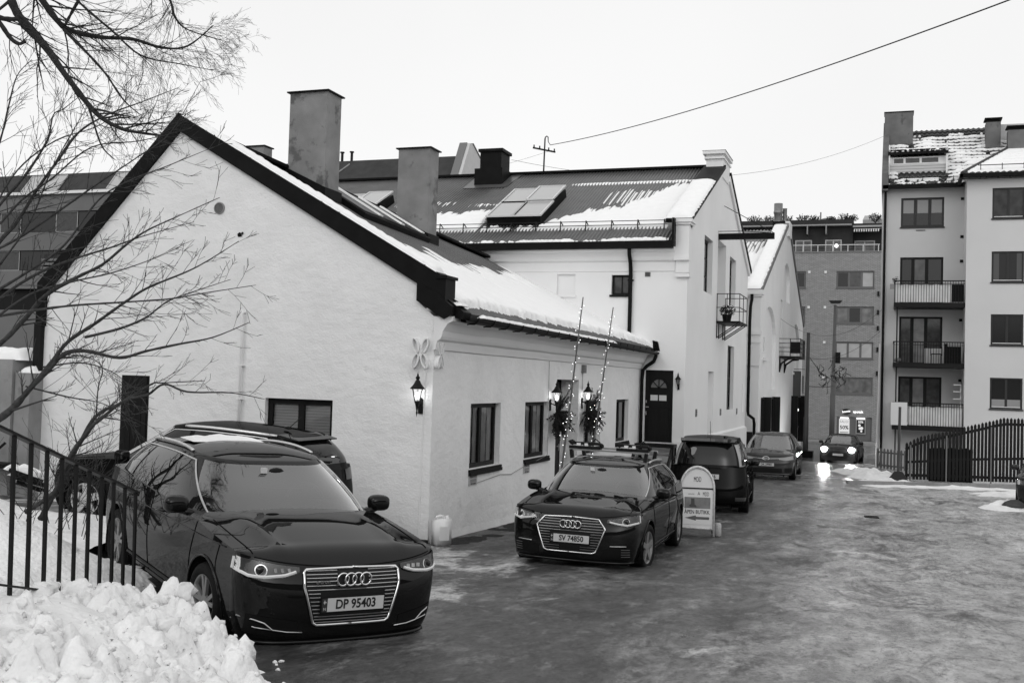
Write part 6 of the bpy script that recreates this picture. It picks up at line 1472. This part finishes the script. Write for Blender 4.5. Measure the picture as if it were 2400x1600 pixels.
def lamp_patch(C, ytab_b, ytab_t, y0, y1, s, name, mt, off, n=22, front=True):
    """patch on the bumper skin between lower and upper z curves (tables over |y|)"""
    return C['patch'](lambda u, v: (lambda y: C['FSy'](s * y, lerp_tab(ytab_b, y) + (lerp_tab(ytab_t, y) - lerp_tab(ytab_b, y)) * v, off, front))(y0 + (y1 - y0) * (1 - (1 - u) ** 1.6)), n, 6, name, mt)
def lic_plate(C, z, txt, front=True, hide=0, tilt=0.0):
    x = (C['xF'](z) + .012) if front else (C['xR'](z) - .012); sx_ = 1 if front else -1
    f = Fr((x, 0, z), (0, sx_, 0), (-.0, 0, 1), (sx_, 0, 0)); r = C['root']
    o = MB().box(-.266, .266, -.058, .058, -.02, .006, f).build('licence_plate', plastic_b, r)
    sub(MB().box(-.215, .257, -.050, .050, .006, .010, f), 'plate_face', plate_w, o); sub(MB().box(-.257, -.215, -.050, .050, .006, .010, f), 'plate_band', mat('plate band', .03, .5), o)
    if txt:
        put_text(txt, .098, f, .021, 0, .0115, ink_b, o, sx=.86, bold=.0022)
        put_text('N', .03, f, -.236, -.03, .0115, plate_w, o); sub(MB().box(-.248, -.224, .018, .024, .010, .0115, f).box(-.241, -.236, .008, .036, .010, .0118, f), 'flag', plate_w, o)
def rings(C, z, r=.046):
    x = C['xF'](z) + .03; root = C['root']
    for k in range(4):
        y = (-1.5 + k) * r * 1.36
        MB().tube([(x + (.004 if k % 2 else 0), y + r * math.cos(2 * math.pi * i / 28), z + r * math.sin(2 * math.pi * i / 28)) for i in range(29)], .0075, 8, False).build('emblem_ring', chrome, root, smooth=True)
def grille(C, poly, bars, logo=True, sink=-.004):
    """poly: half outline [(y,z)] from bottom centre outwards to top centre"""
    full = [(y, z) for y, z in poly] + [(-y, z) for y, z in reversed(poly)]
    root = C['root']; zs = [z for _, z in poly]; z0, z1 = min(zs), max(zs)
    def half(z):
        for (ya, za), (yb, zb) in zip(poly, poly[1:]):
            if min(za, zb) <= z <= max(za, zb) and abs(zb - za) > 1e-4: return ya + (yb - ya) * (z - za) / (zb - za)
        return 0
    g_ = C['patch'](lambda u, v: (lambda z: C['FSy'](half(z) * (u * 2 - 1), z, .006))(z0 + .003 + (z1 - z0 - .006) * v), 20, 16, 'grille', mat('grille black', .004, .5, .3))
    pts = []
    for (a, b_) in zip(full, full[1:] + full[:1]):
        for i in range(6): t = i / 6; pts.append(C['FSy'](a[0] + (b_[0] - a[0]) * t, a[1] + (b_[1] - a[1]) * t, .014))
    pts.append(pts[0]); sub(MB().tube(pts, .0105, 8, False), 'grille_frame', chrome, g_, True)
    for z, gap in bars:
        h = half(z) - .018
        for (a, b_) in (((-h, -gap), (gap, h)) if gap else ((-h, h),)):
            sub(MB().tube([C['FSy'](a + (b_ - a) * i / 14, z, .014) for i in range(15)], .0042, 5), 'grille_bar', satin, g_)
    return g_

# ---- near estate, nose towards the street
A1 = make_car(dict(steer=.05, rim=.22), 'parked_car', 'nearest black hatchback with four-ring grille beside the snow heap', (.82, -6.0, .355), -.632, .045, -.034, group='parked cars')
def audi_common(C, pts, bars, plate, hl_b, hl_t, y0, y1, face='old'):
    r = C['root']; grille(C, pts, bars); rings(C, .648); lic_plate(C, .465, plate)
    for s in (-1, 1):
        lamp_patch(C, hl_b, hl_t, y0, y1, s, 'headlight_housing', lamp_dark, .006)
        o = lamp_patch(C, hl_b, hl_t, y0, y1, s, 'headlight', lamp_glass, .022)
        fs = C['FSy']
        m = MB(); q = fs(s * .70, .712, .010); m.blob(q, .040, 2, (.5, 1, 1)); sub(m, 'projector_lens', car_glass, o, True)
        m = MB(); m.tube([fs(s * .70 + .040 * math.cos(t), .712 + .040 * math.sin(t), .014) for t in [2 * math.pi * i / 20 for i in range(21)]], .006, 5, False); sub(m, 'lens_ring', chrome, o)
        m = MB().tube([fs(s * (y0 + .03 + (y1 - y0 - .05) * i / 14), lerp_tab(hl_b, y0 + .03 + (y1 - y0 - .05) * i / 14) + .014, .018) for i in range(15)], .0125, 6)
        m.tube([fs(s * (y1 - .012), lerp_tab(hl_b, y1 - .02) + .01, .016), fs(s * (y1 - .015), (lerp_tab(hl_b, y1) + lerp_tab(hl_t, y1)) / 2, .016), fs(s * (y1 - .02), lerp_tab(hl_t, y1 - .02) - .012, .016)], .014, 6); sub(m, 'light_guide', mat('light guide', .7, .25, .5), o)
        m = MB()
        for k in range(3): y = .50 - .035 * k + .0; m.bar(fs(s * (.50 + .05 * k), .70, .012), fs(s * (.505 + .05 * k), .728, .012), .026, .006)
        sub(m, 'reflector', lamp_in, o)
    # lower intakes
    for s in (-1, 1):
        yb, yt = [(.40, .245), (.55, .225), (.80, .26)], [(.40, .34), (.55, .365), (.80, .40)]
        lamp_patch(C, yb, yt, .42, .78, s, 'side_intake', mat('intake black', .003, .6, .2), .004)
        fs = C['FSy']
        if face == 'old':
            MB().tube([fs(s * y, z, .012) for y, z in ((.385, .265), (.50, .27), (.60, .285), (.66, .335), (.72, .355), (.82, .37))], .006, 6).tube([fs(s * y, z, .012) for y, z in ((.60, .285), (.72, .30), (.84, .33))], .005, 6).build('intake_trim', satin, r, smooth=True)
        else:
            MB().tube([fs(s * (.52 + .2 * i / 8), .40 + .005 * i / 8, .012) for i in range(9)], .006, 6).build('intake_trim', satin, r, smooth=True)
            for k in range(4): MB().tube([fs(s * (.66 + .10 * i / 6), .36 - .03 * k, .012) for i in range(7)], .004, 4).build('intake_fin', mat('fin grey', .1, .4), r)
    MB().tube([fs_ for fs_ in [C['FSy'](-.78 + 1.56 * i / 24, .185, .02) for i in range(25)]], .016, 6).build('lip_spoiler', paint_black, r, smooth=True)
    for s in (-1, 1):
        pts = [C['gside'](-.12 - 1.38 * i / 20, .965, s, -.005) + Vector((0, 0, .045 * math.sin(math.pi * (.06 + .88 * i / 20)) ** .35)) for i in range(21)]
        MB().tube(pts, .016, 6).build('roof_rail', satin, r, smooth=True)
    # inspection stickers and mirror foot behind the screen
    g = C['gfront']
    m = MB(); m.quad(g(-.80, .08, .009), g(-.72, .08, .009), g(-.72, .13, .009), g(-.80, .13, .009)); m.build('sticker', mat('paper sticker', .6, .6), r)
    MB().blob(g(.0, .84, .004), .045, 2, (.3, 1.6, .7)).build('rain_sensor', plastic_b, r, smooth=True)
    q = C['gfront'](0, .80, .008); MB().box(q.x - .005, q.x + .003, -.16, -.10, q.z, q.z + .05).build('sticker', MATS['paper sticker'], r)
hlb = [(.40, .722), (.46, .69), (.54, .668), (.68, .655), (.78, .66), (.86, .70)]; hlt = [(.40, .735), (.55, .752), (.70, .775), (.86, .80)]
bars1 = [(.71, .13), (.685, .13), (.66, .13), (.635, .13), (.605, .13), (.575, 0), (.548, .27), (.52, .27), (.49, .27), (.462, .27), (.434, .27), (.406, .27), (.38, 0), (.358, 0), (.336, 0)]
audi_common(A1, [(0, .315), (.285, .315), (.315, .335), (.395, .60), (.395, .70), (.375, .722), (0, .728)], bars1, 'DP 95403', hlb, hlt, .425, .86)
put_text('e-tron', .045, Fr(A1['FSy'](-.25, .635, .02), (0, 1, 0), (0, 0, 1), (1, 0, 0)), 0, 0, 0, satin, A1['root'], name='badge')
# a strip of old snow on the roof
m = MB(); m.grid(lambda u, v: (-.95 + .42 * v - .1 * u, -.45 + .75 * u, 1.40 + .045 * math.sin(math.pi * u) ** .5 * math.sin(math.pi * v) ** .5 * (1 + .5 * fbm(u * 5, v * 3)) - .012), 30, 14); m.build('roof_snow_patch', snow_m, A1['root'], smooth=True)

# ---- second car with roof bars and ski holders
A2 = make_car(dict(steer=-.12, rim=.215, dbl=False, spw=.07), 'parked_car', 'black hatchback with roof bars and ski holders along the cottage wall', (2.49, .86, -.055), -1.541, -.014, -.012, group='parked cars')
hl2b = [(.44, .70), (.6, .67), (.72, .655), (.86, .69)]; hl2t = [(.44, .73), (.6, .752), (.72, .775), (.86, .80)]
bars2 = [(.70, .14), (.668, .14), (.635, .14), (.60, .14), (.566, 0), (.534, .27), (.50, .27), (.466, .27), (.432, .27), (.40, .27), (.368, .14), (.336, .14)]
audi_common(A2, [(0, .295), (.30, .295), (.345, .315), (.452, .60), (.452, .615), (.36, .725), (0, .738)], bars2, 'SV 74850', hl2b, hl2t, .47, .86, 'new')
for x in (.05, -.70):
    z = 1.50; MB().bar((x, -.60, z), (x, .60, z), .06, .025).build('roof_bar', alu, A2['root'])
    for s in (-1, 1): MB().bar((x, s * .55, z - .13), (x, s * .57, z), .07, .05).build('bar_foot', plastic_b, A2['root'])
for s in (-.36, .36):
    o = MB().box(-.0, .09, s - .24, s + .24, 1.515, 1.555).build('ski_holder', plastic_b, A2['root'])
    sub(MB().box(.0, .085, s - .22, s + .23, 1.575, 1.615).blob((.045, s + .25, 1.57), .04, 1).blob((.045, s - .2, 1.6), .05, 1, (1, 1.4, .8), .4, 2), 'clamp', plastic_b, o); sub(MB().tube([(.045, s + .1, 1.6), (.045, s + .15, 1.67), (.045, s + .22, 1.62)], .01, 6), 'lever', plastic_b, o)
    sub(MB().box(.02, .10, s - .12, s - .06, 1.56, 1.60).box(.02, .10, s + .0, s + .05, 1.56, 1.6), 'grip', white_plastic, o)

# ---- hatchback behind the near car, seen from its left and rear
VW = make_car(dict(xf=2.08, xr=-2.06, W=.895, fa=1.31, ra=-1.31, R=.318, rim=.225, steer=.12,
    gf=[(0, 1.18), (.5, .72), (1, .22)], gr=[(0, -2.06), (.4, -2.0), (.75, -1.86), (1, -1.66)], roof=[(-2.2, 1.33), (-1.7, 1.39), (-1.2, 1.43), (-.5, 1.45), (0, 1.44), (.3, 1.41), (1, 1.34)], gw=[(0, .80), (.35, .76), (.7, .69), (1, .59)],
    rimv=.45, trim=True, trimm=satin, spokes=5, dbl=False, spw=.10, rw0=.22, rw1=.92), 'parked_car', 'dark hatchback parked across the cottage gable behind the nearest car', (-2.70, -1.78, .275), 3.108, -.033, 0, paintm=paint_deep, group='parked cars')
r = VW['root']
for s in (-1, 1):
    lamp_patch(VW, [(.45, .80), (.88, .80)], [(.45, .95), (.88, .97)], .5, .88, s, 'tail_lamp', tail_glass, .008, front=False)
    lamp_patch(VW, [(.42, .66), (.86, .66)], [(.42, .70), (.86, .78)], .45, .86, s, 'headlight', lamp_glass, .012)
MB().tube([VW['gside'](-.1 - 1.4 * i / 20, .98, 1, .002) for i in range(21)], .022, 6).build('roof_strip', satin, r, smooth=True)
q = VW['gfront'](0, .97, 0, False); MB().hexa([(q.x - .12, -.48, q.z - .03), (q.x + .2, -.52, q.z + .0), (q.x + .2, .52, q.z + .0), (q.x - .12, .48, q.z - .03), (q.x - .12, -.48, q.z - .015), (q.x + .2, -.52, q.z + .045), (q.x + .2, .52, q.z + .045), (q.x - .12, .48, q.z - .015)]).build('roof_spoiler', paint_black, r)
xr_ = VW['xR'](.93); m = MB().tube([(xr_ - .015, .055 * math.cos(t), .93 + .055 * math.sin(t)) for t in [2 * math.pi * i / 24 for i in range(25)]], .006, 6, False)
for a, b_ in (((-.04, .035), (-.012, -.04)), ((.04, .035), (.012, -.04)), ((-.012, -.04), (0, -.01)), ((.012, -.04), (0, -.01)), ((-.018, .045), (0, .008)), ((.018, .045), (0, .008))): m.bar((xr_ - .015, a[0], .93 + a[1]), (xr_ - .015, b_[0], .93 + b_[1]), .008)
m.build('emblem', chrome, r)
MB().tube([(-1.35, 0, 1.49), (-1.52, 0, 1.64)], .006, 5).blob((-1.33, 0, 1.48), .04, 1, (2, .7, .6)).build('aerial', plastic_b, r)
MB().tube([VW['gfront'](0, .26, .02, False), VW['gfront'](.5, .34, .02, False)], .012, 5).build('rear_wiper', plastic_b, r)

# ---- tall hatchback seen from behind
CI = make_car(dict(xf=2.03, xr=-2.04, W=.865, fa=1.25, ra=-1.30, R=.31, rim=.205, sh=[(-2.2, 1.0), (-1, 1.0), (.5, .98), (1.2, .95), (2.2, .88)], deck=[(-2.2, 1.02), (1.0, 1.1), (1.3, 1.06), (1.8, .95), (2.2, .85)],
    gf=[(0, 1.3), (.5, .95), (1, .45)], gr=[(0, -2.0), (.4, -1.97), (.75, -1.90), (1, -1.78)], gw=[(0, .80), (.35, .77), (.7, .70), (1, .60)], gn=4.0, roof=[(-2.2, 1.54), (-1.7, 1.565), (-1.0, 1.59), (-.3, 1.59), (.4, 1.54), (1, 1.5)], crown=.04, trim=False, nr=2.9, xrs=-1.62, rwv=.80, rw0=.12, rw1=.86,
    Dr=[(.2, -.04), (.34, .03), (.55, .02), (.75, -.02), (1.0, -.06), (1.2, -.1)]), 'parked_car', 'black tall hatchback seen from behind, beyond the pavement sign', (2.63, 10.22, -.28), 1.652, .012, .0, paintm=paint_deep, group='parked cars')
r = CI['root']
for s in (-1, 1):
    CI['patch'](lambda u, v: CI['gfront'](s * (.86 + .135 * u - .02 * v), .02 + .80 * v, .012, False), 8, 8, 'tail_lamp', tail_pale)
    lamp_patch(CI, [(.5, .30), (.84, .30)], [(.5, .38), (.84, .38)], .6, .82, s, 'reflector', tail_glass, .008, front=False)
lic_plate(CI, .80, '', False)
f = Fr((CI['xR'](.80) - .012, 0, .80), (0, -1, 0), (0, 0, 1), (-1, 0, 0)); put_text('CF 46316', .098, f, .021, 0, .0125, ink_b, r, name='plate_lettering', sx=.86, bold=.0022)
q = CI['gfront'](0, .96, 0, False); MB().hexa([(q.x - .14, -.56, q.z - .03), (q.x + .15, -.6, q.z), (q.x + .15, .6, q.z), (q.x - .14, .56, q.z - .03), (q.x - .14, -.56, q.z + .0), (q.x + .15, -.6, q.z + .05), (q.x + .15, .6, q.z + .05), (q.x - .14, .56, q.z + .0)]).build('roof_spoiler', paint_black, r)
xr_ = CI['xR'](.98) - .012
for k in (0, .045): MB().bar((xr_, -.055, .945 + k), (xr_, 0, .985 + k), .018).bar((xr_, .055, .945 + k), (xr_, 0, .985 + k), .018).build('chevron_emblem', chrome, r)
MB().tube([(-1.2, 0, 1.63), (-1.35, 0, 1.95)], .005, 5).build('aerial', plastic_b, r)
# ---- family hatchback facing down the street
TO = make_car(dict(xf=2.13, xr=-2.15, W=.88, fa=1.22, ra=-1.38, gf=[(0, 1.2), (.5, .75), (1, .25)], roof=[(-2.2, 1.30), (-1.7, 1.37), (-1.2, 1.41), (-.5, 1.43), (0, 1.42), (.3, 1.39), (1, 1.3)], lip=.76, trim=False), 'parked_car', 'dark grey hatchback facing the camera in front of the arched house', (2.73, 22.37, -.50), -1.561, -.012, 0, paint_grey, 'parked cars')
r = TO['root']
for s in (-1, 1):
    lamp_patch(TO, [(.40, .665), (.6, .64), (.86, .68)], [(.40, .715), (.6, .745), (.86, .81)], .40, .86, s, 'headlight', tail_pale, .012)
    lamp_patch(TO, [(.55, .26), (.82, .28)], [(.55, .40), (.82, .42)], .58, .80, s, 'fog_lamp_recess', plastic_b, .006)
MB().tube([TO['FSy'](-.42 + .84 * i / 20, .70 - .02 * math.sin(math.pi * i / 20), .016) for i in range(21)], .012, 6).build('grille_chrome', chrome, r, smooth=True)
lamp_patch(TO, [(0, .25), (.5, .25)], [(0, .40), (.5, .38)], 0, .5, 1, 'lower_grille', plastic_b, .006); lamp_patch(TO, [(0, .25), (.5, .25)], [(0, .40), (.5, .38)], 0, .5, -1, 'lower_grille', plastic_b, .006)
MB().tube([TO['FSy'](.10 * math.cos(t), .69 + .055 * math.sin(t), .03) for t in [2 * math.pi * i / 20 for i in range(21)]], .012, 6, False).build('emblem', chrome, r)
lic_plate(TO, .50, 'DK 29981'); MB().tube([TO['FSy'](-.72 + 1.44 * i / 20, .215, .018) for i in range(21)], .010, 5).build('chrome_lip', satin, r)
# ---- oncoming car with its lights on
FAc = make_car(dict(trim=False), 'oncoming_car', 'oncoming dark car with blazing headlights at the end of the street', (4.29, 40.5, -1.08), -1.63, -.01, 0, paint_dark)
r = FAc['root']
for s in (-1, 1):
    o = lamp_patch(FAc, [(.42, .64), (.85, .66)], [(.42, .72), (.85, .78)], .45, .84, s, 'headlight', tail_pale, .010)
    q = FAc['FSy'](s * .62, .69, .03); b_ = MB().blob(q, .14, 2, (.4, 1, .9)); sub(b_, 'beam_lens', emis('headlight lit', 260), o, True)
lamp_patch(FAc, [(0, .28), (.6, .28)], [(0, .56), (.6, .56)], 0, .45, 1, 'grille', plastic_b, .006); lamp_patch(FAc, [(0, .28), (.6, .28)], [(0, .56), (.6, .56)], 0, .45, -1, 'grille', plastic_b, .006); lic_plate(FAc, .46, '')
# ---- dark car at the right edge of the picture
RC_ = make_car(dict(trim=False), 'parked_car', 'dark car cut off by the right edge of the picture', (10.5, 15.9, gnd(10.4, 16)), -1.72, 0, 0, paint_dark, 'parked cars')
for s in (-1, 1): lamp_patch(RC_, [(.42, .64), (.85, .66)], [(.42, .72), (.85, .78)], .45, .84, s, 'headlight', lamp_glass, .010)
# ================================================================== bare trees
def grow(m, p, d, L, r, depth, q, bend=.25, up=.0, kids=3, shrink=.62, spread=.75, seg=4, twig=.0022, sides=4, side_plane=None):
    """one branch with side branches, tapering to twigs"""
    pts = [p.copy()]; rad = [r]; dd = d.copy()
    for i in range(seg):
        dd = (dd + Vector((q.gauss(0, bend), q.gauss(0, bend), q.gauss(0, bend) + up)) * .35).normalized()
        pts.append(pts[-1] + dd * (L / seg)); rad.append(max(twig, r * (1 - .72 * (i + 1) / seg)))
    m.tube(pts, rad, sides if r > .006 else 3, False)
    if depth <= 0: return
    for k in range(kids):
        t = q.uniform(.25, .98); i = min(int(t * seg), seg - 1); b = pts[i].lerp(pts[i + 1], t * seg - i); rb = rad[i] * .6
        base = (pts[i + 1] - pts[i]).normalized(); o = Vector((q.gauss(0, 1), q.gauss(0, 1), q.gauss(0, 1))); o = (o - base * o.dot(base)).normalized()
        nd = (base + o * q.uniform(.4, 1.0) * spread).normalized(); grow(m, b, nd, L * shrink * q.uniform(.6, 1.15), max(twig, rb), depth - 1, q, bend, up, kids, shrink, spread, seg, twig, sides)
def limb(m, pix, r0, r1, q, sides=8):
    """main limb through photo points (x,y,depth)"""
    P_ = [at(*a) for a in pix]; out_ = []
    for i in range(len(P_) - 1):
        p0, p1, p2, p3 = P_[max(i - 1, 0)], P_[i], P_[i + 1], P_[min(i + 2, len(P_) - 1)]
        for k in range(5):
            t = k / 5; out_.append(.5 * ((2 * p1) + (p2 - p0) * t + (2 * p0 - 5 * p1 + 4 * p2 - p3) * t * t + (3 * p1 - p0 - 3 * p2 + p3) * t ** 3))
    out_.append(P_[-1]); n = len(out_)
    rr = [r0 + (r1 - r0) * i / (n - 1) for i in range(n)]; m.tube(out_, [a * (1 + .08 * q.gauss(0, 1)) for a in rr], sides); return out_, rr
def dress(m, pts, rr, q, n, L, depth, kids, up=0., t0=.1, spread=.8, bend=.3, bias=Vector((0, 0, 0)), rk=.5, twig=.0022, shrink=.62):
    N = len(pts)
    for k in range(n):
        t = t0 + (1 - t0) * (k + q.random()) / n; i = min(int(t * (N - 1)), N - 2); b = pts[i].lerp(pts[i + 1], t * (N - 1) - i); base = (pts[i + 1] - pts[i]).normalized()
        o = Vector((q.gauss(0, 1), q.gauss(0, 1), q.gauss(0, 1))) + bias; o = (o - base * o.dot(base)).normalized()
        grow(m, b, (base * .8 + o * spread).normalized(), L * q.uniform(.5, 1.2) * (1.15 - .5 * t), max(twig, rr[i] * rk), depth, q, bend, up, kids, shrink, spread, twig=twig)
q = random.Random(11)
tree = thing('bare_tree', 'large bare tree reaching in from the upper left', 'tree', (-1.5, -3.5, .5))
m = MB(); D = 10.5
# trunk outside the frame, on the left
tp, tr_ = limb(m, [(-420, 1250, 10.6), (-380, 700, 10.6), (-330, 250, 10.5), (-240, -80, 10.4), (-100, -260, 10.4)], .22, .10, q, 10); m.build('trunk', bark, tree, smooth=True)
m = MB()
L1, r1_ = limb(m, [(-100, -260, 10.4), (10, -60, 10.5), (30, 10, 10.5), (60, 60, 10.5), (110, 115, 10.5), (160, 185, 10.4), (225, 265, 10.4), (280, 300, 10.3), (335, 312, 10.2), (380, 318, 10.2)], .054, .008, q)
L2, r2_ = limb(m, [(-60, -200, 10.6), (60, -60, 10.8), (95, -5, 10.9), (140, 55, 10.9), (175, 75, 11), (240, 88, 11), (310, 92, 11), (380, 112, 11), (440, 108, 11.1), (500, 60, 11.2)], .042, .005, q)
L3, r3_ = limb(m, [(-140, -120, 10), (-60, 10, 10), (0, 42, 10), (40, 45, 10.1)], .03, .02, q)
L4, r4_ = limb(m, [(-30, 20, 10), (0, 55, 10), (25, 90, 10), (45, 103, 10), (60, 96, 10)], .026, .014, q)
L5, r5_ = limb(m, [(150, 70, 10.9), (190, 110, 10.8), (245, 170, 10.7), (290, 235, 10.6), (330, 270, 10.6)], .020, .004, q)
L6, r6_ = limb(m, [(150, -140, 11.2), (300, -60, 11.3), (390, -10, 11.3), (410, 40, 11.3), (440, 70, 11.3), (520, 95, 11.4)], .022, .004, q)
L7, r7_ = limb(m, [(205, 240, 10.4), (220, 290, 10.4), (240, 345, 10.4), (270, 375, 10.4)], .014, .004, q)
L8, r8_ = limb(m, [(185, 0, 11), (168, 30, 11), (152, 60, 10.9)], .016, .014, q)
L9, r9_ = limb(m, [(90, -90, 10.8), (190, 10, 10.8), (260, 70, 10.8), (330, 130, 10.8), (420, 150, 10.8), (500, 165, 10.9)], .016, .003, q)
for (pp_, rr, n, L, dp, kk) in ((L1, r1_, 20, .60, 2, 3), (L2, r2_, 34, .58, 3, 3), (L3, r3_, 6, .45, 2, 3), (L4, r4_, 6, .4, 2, 3), (L5, r5_, 18, .60, 2, 4), (L6, r6_, 34, .58, 3, 3), (L7, r7_, 8, .5, 2, 3), (L9, r9_, 22, .5, 2, 4)):
    dress(m, pp_, rr, q, n, L, dp, kk, up=-.06, t0=.12, spread=.72, bend=.24, rk=.34, twig=.0011)
dress(m, L1[-18:], r1_[-18:], q, 10, .6, 3, 3, up=.06, t0=.0, bias=_R0 * 1.2 + Vector((0, 0, .5)), rk=.5, twig=.0012)
cr = m.build('branches', bark, tree); 
# ---- multi-stemmed shrub behind the railing
q = random.Random(23)
sh_ = thing('bare_shrub', 'bare multi-stemmed shrub in front of the cottage gable', 'shrub', at(150, 1230, 10.6))
m = MB(); stems = []
for pix, r0, r1 in (
    ([(95, 1215, 10.8), (130, 1150, 10.7), (165, 1070, 10.6), (215, 1000, 10.4), (232, 985, 10.4), (290, 940, 10.3), (345, 925, 10.2), (385, 900, 10.1), (440, 918, 10), (540, 920, 9.9), (620, 935, 9.8)], .030, .003),
    ([(60, 1200, 10.7), (140, 1140, 10.7), (180, 1050, 10.7), (225, 975, 10.7), (280, 945, 10.7), (355, 900, 10.6), (380, 897, 10.6), (480, 892, 10.5)], .026, .003),
    ([(-60, 1010, 9.2), (0, 980, 9.2), (40, 945, 9.3), (75, 905, 9.3), (110, 870, 9.3), (150, 830, 9.3), (200, 822, 9.3), (280, 838, 9.3), (345, 822, 9.3), (420, 806, 9.2), (500, 790, 9.2), (585, 755, 9.1)], .034, .003),
    ([(90, 890, 9.3), (120, 850, 9.3), (160, 800, 9.3), (220, 760, 9.3), (290, 710, 9.2), (345, 675, 9.2), (430, 640, 9.1), (480, 615, 9.1), (560, 565, 9.0)], .022, .0025),
    ([(-60, 830, 9.5), (0, 805, 9.5), (60, 745, 9.5), (110, 690, 9.4), (180, 650, 9.3), (240, 620, 9.3), (300, 570, 9.2), (345, 540, 9.2), (410, 510, 9.2), (515, 463, 9.1)], .026, .0025),
    ([(-60, 780, 9.7), (0, 700, 9.7), (90, 640, 9.6), (180, 605, 9.5), (260, 580, 9.5), (330, 555, 9.4), (455, 520, 9.4)], .018, .0025),
    ([(-50, 640, 10), (0, 565, 10), (40, 520, 10), (90, 440, 9.9), (140, 370, 9.8), (185, 310, 9.8), (250, 270, 9.7), (330, 240, 9.7), (420, 205, 9.6)], .024, .0025),
    ([(-50, 560, 10.2), (0, 480, 10.2), (60, 410, 10.1), (110, 330, 10), (125, 270, 10), (150, 255, 10), (200, 215, 10)], .018, .0025),
    ([(-40, 430, 9.6), (0, 330, 9.6), (20, 250, 9.6), (40, 178, 9.6), (75, 140, 9.6)], .012, .0025),
    ([(0, 740, 9.4), (95, 725, 9.3), (180, 715, 9.2), (290, 708, 9.2), (400, 700, 9.1), (470, 688, 9.1), (600, 668, 9.0)], .014, .0025),
    ([(200, 790, 9.3), (280, 770, 9.2), (340, 745, 9.2), (390, 708, 9.1), (440, 688, 9.1), (540, 655, 9.0)], .013, .0025),
    ([(-40, 600, 9.8), (40, 560, 9.8), (130, 500, 9.8), (230, 430, 9.7), (320, 370, 9.6), (400, 310, 9.6), (470, 190, 9.5)], .015, .002),
    ([(-40, 700, 9.6), (60, 640, 9.6), (150, 575, 9.5), (230, 470, 9.5), (300, 425, 9.4), (390, 390, 9.4), (500, 345, 9.3)], .015, .002),
    ([(-30, 560, 9.9), (50, 470, 9.9), (120, 420, 9.8), (215, 345, 9.8), (330, 330, 9.7), (450, 300, 9.6)], .013, .002),
    ([(0, 620, 9.7), (70, 520, 9.7), (120, 400, 9.7), (175, 300, 9.6), (205, 250, 9.6)], .011, .002),
    ([(-20, 500, 9.4), (40, 400, 9.4), (130, 330, 9.4), (240, 290, 9.3), (310, 215, 9.3)], .010, .002),
    ([(-30, 760, 9.3), (70, 690, 9.3), (170, 660, 9.2), (260, 640, 9.2), (350, 610, 9.1), (420, 580, 9.1)], .011, .002),
    ([(100, 860, 9.3), (190, 850, 9.3), (260, 870, 9.3), (300, 900, 9.3)], .008, .002), ([(60, 905, 9.3), (160, 930, 9.3), (240, 945, 9.2), (320, 985, 9.2)], .008, .002),
    ([(225, 985, 10.4), (228, 930, 10.4), (232, 900, 10.4), (240, 865, 10.4), (215, 840, 10.4), (150, 830, 10.3)], .008, .003)):
    s_ = limb(m, pix, r0, r1, q, 6); stems.append(s_)
m.build('stem', bark2, sh_, smooth=True)
m = MB()
for (pp_, rr) in stems: dress(m, pp_, rr, q, 20, .42, 1, 4, up=.05, t0=.12, spread=.75, bend=.16, rk=.38, twig=.0019, shrink=.38)
for i in range(26):     # thicket of thin shoots round the foot
    a = at(q.uniform(20, 260), q.uniform(1180, 1260), q.uniform(10.2, 11.2)); d = (_R0 * q.uniform(-.5, .9) + Vector((0, 0, 1)) * q.uniform(.3, 1.2) + _F0 * q.uniform(-.3, .3)).normalized(); grow(m, a - Vector((0, 0, .05)), d, q.uniform(.3, .9), .005, 2, q, .35, .0, 3, .55, .9, twig=.0018)
m.build('twigs', bark2, sh_)
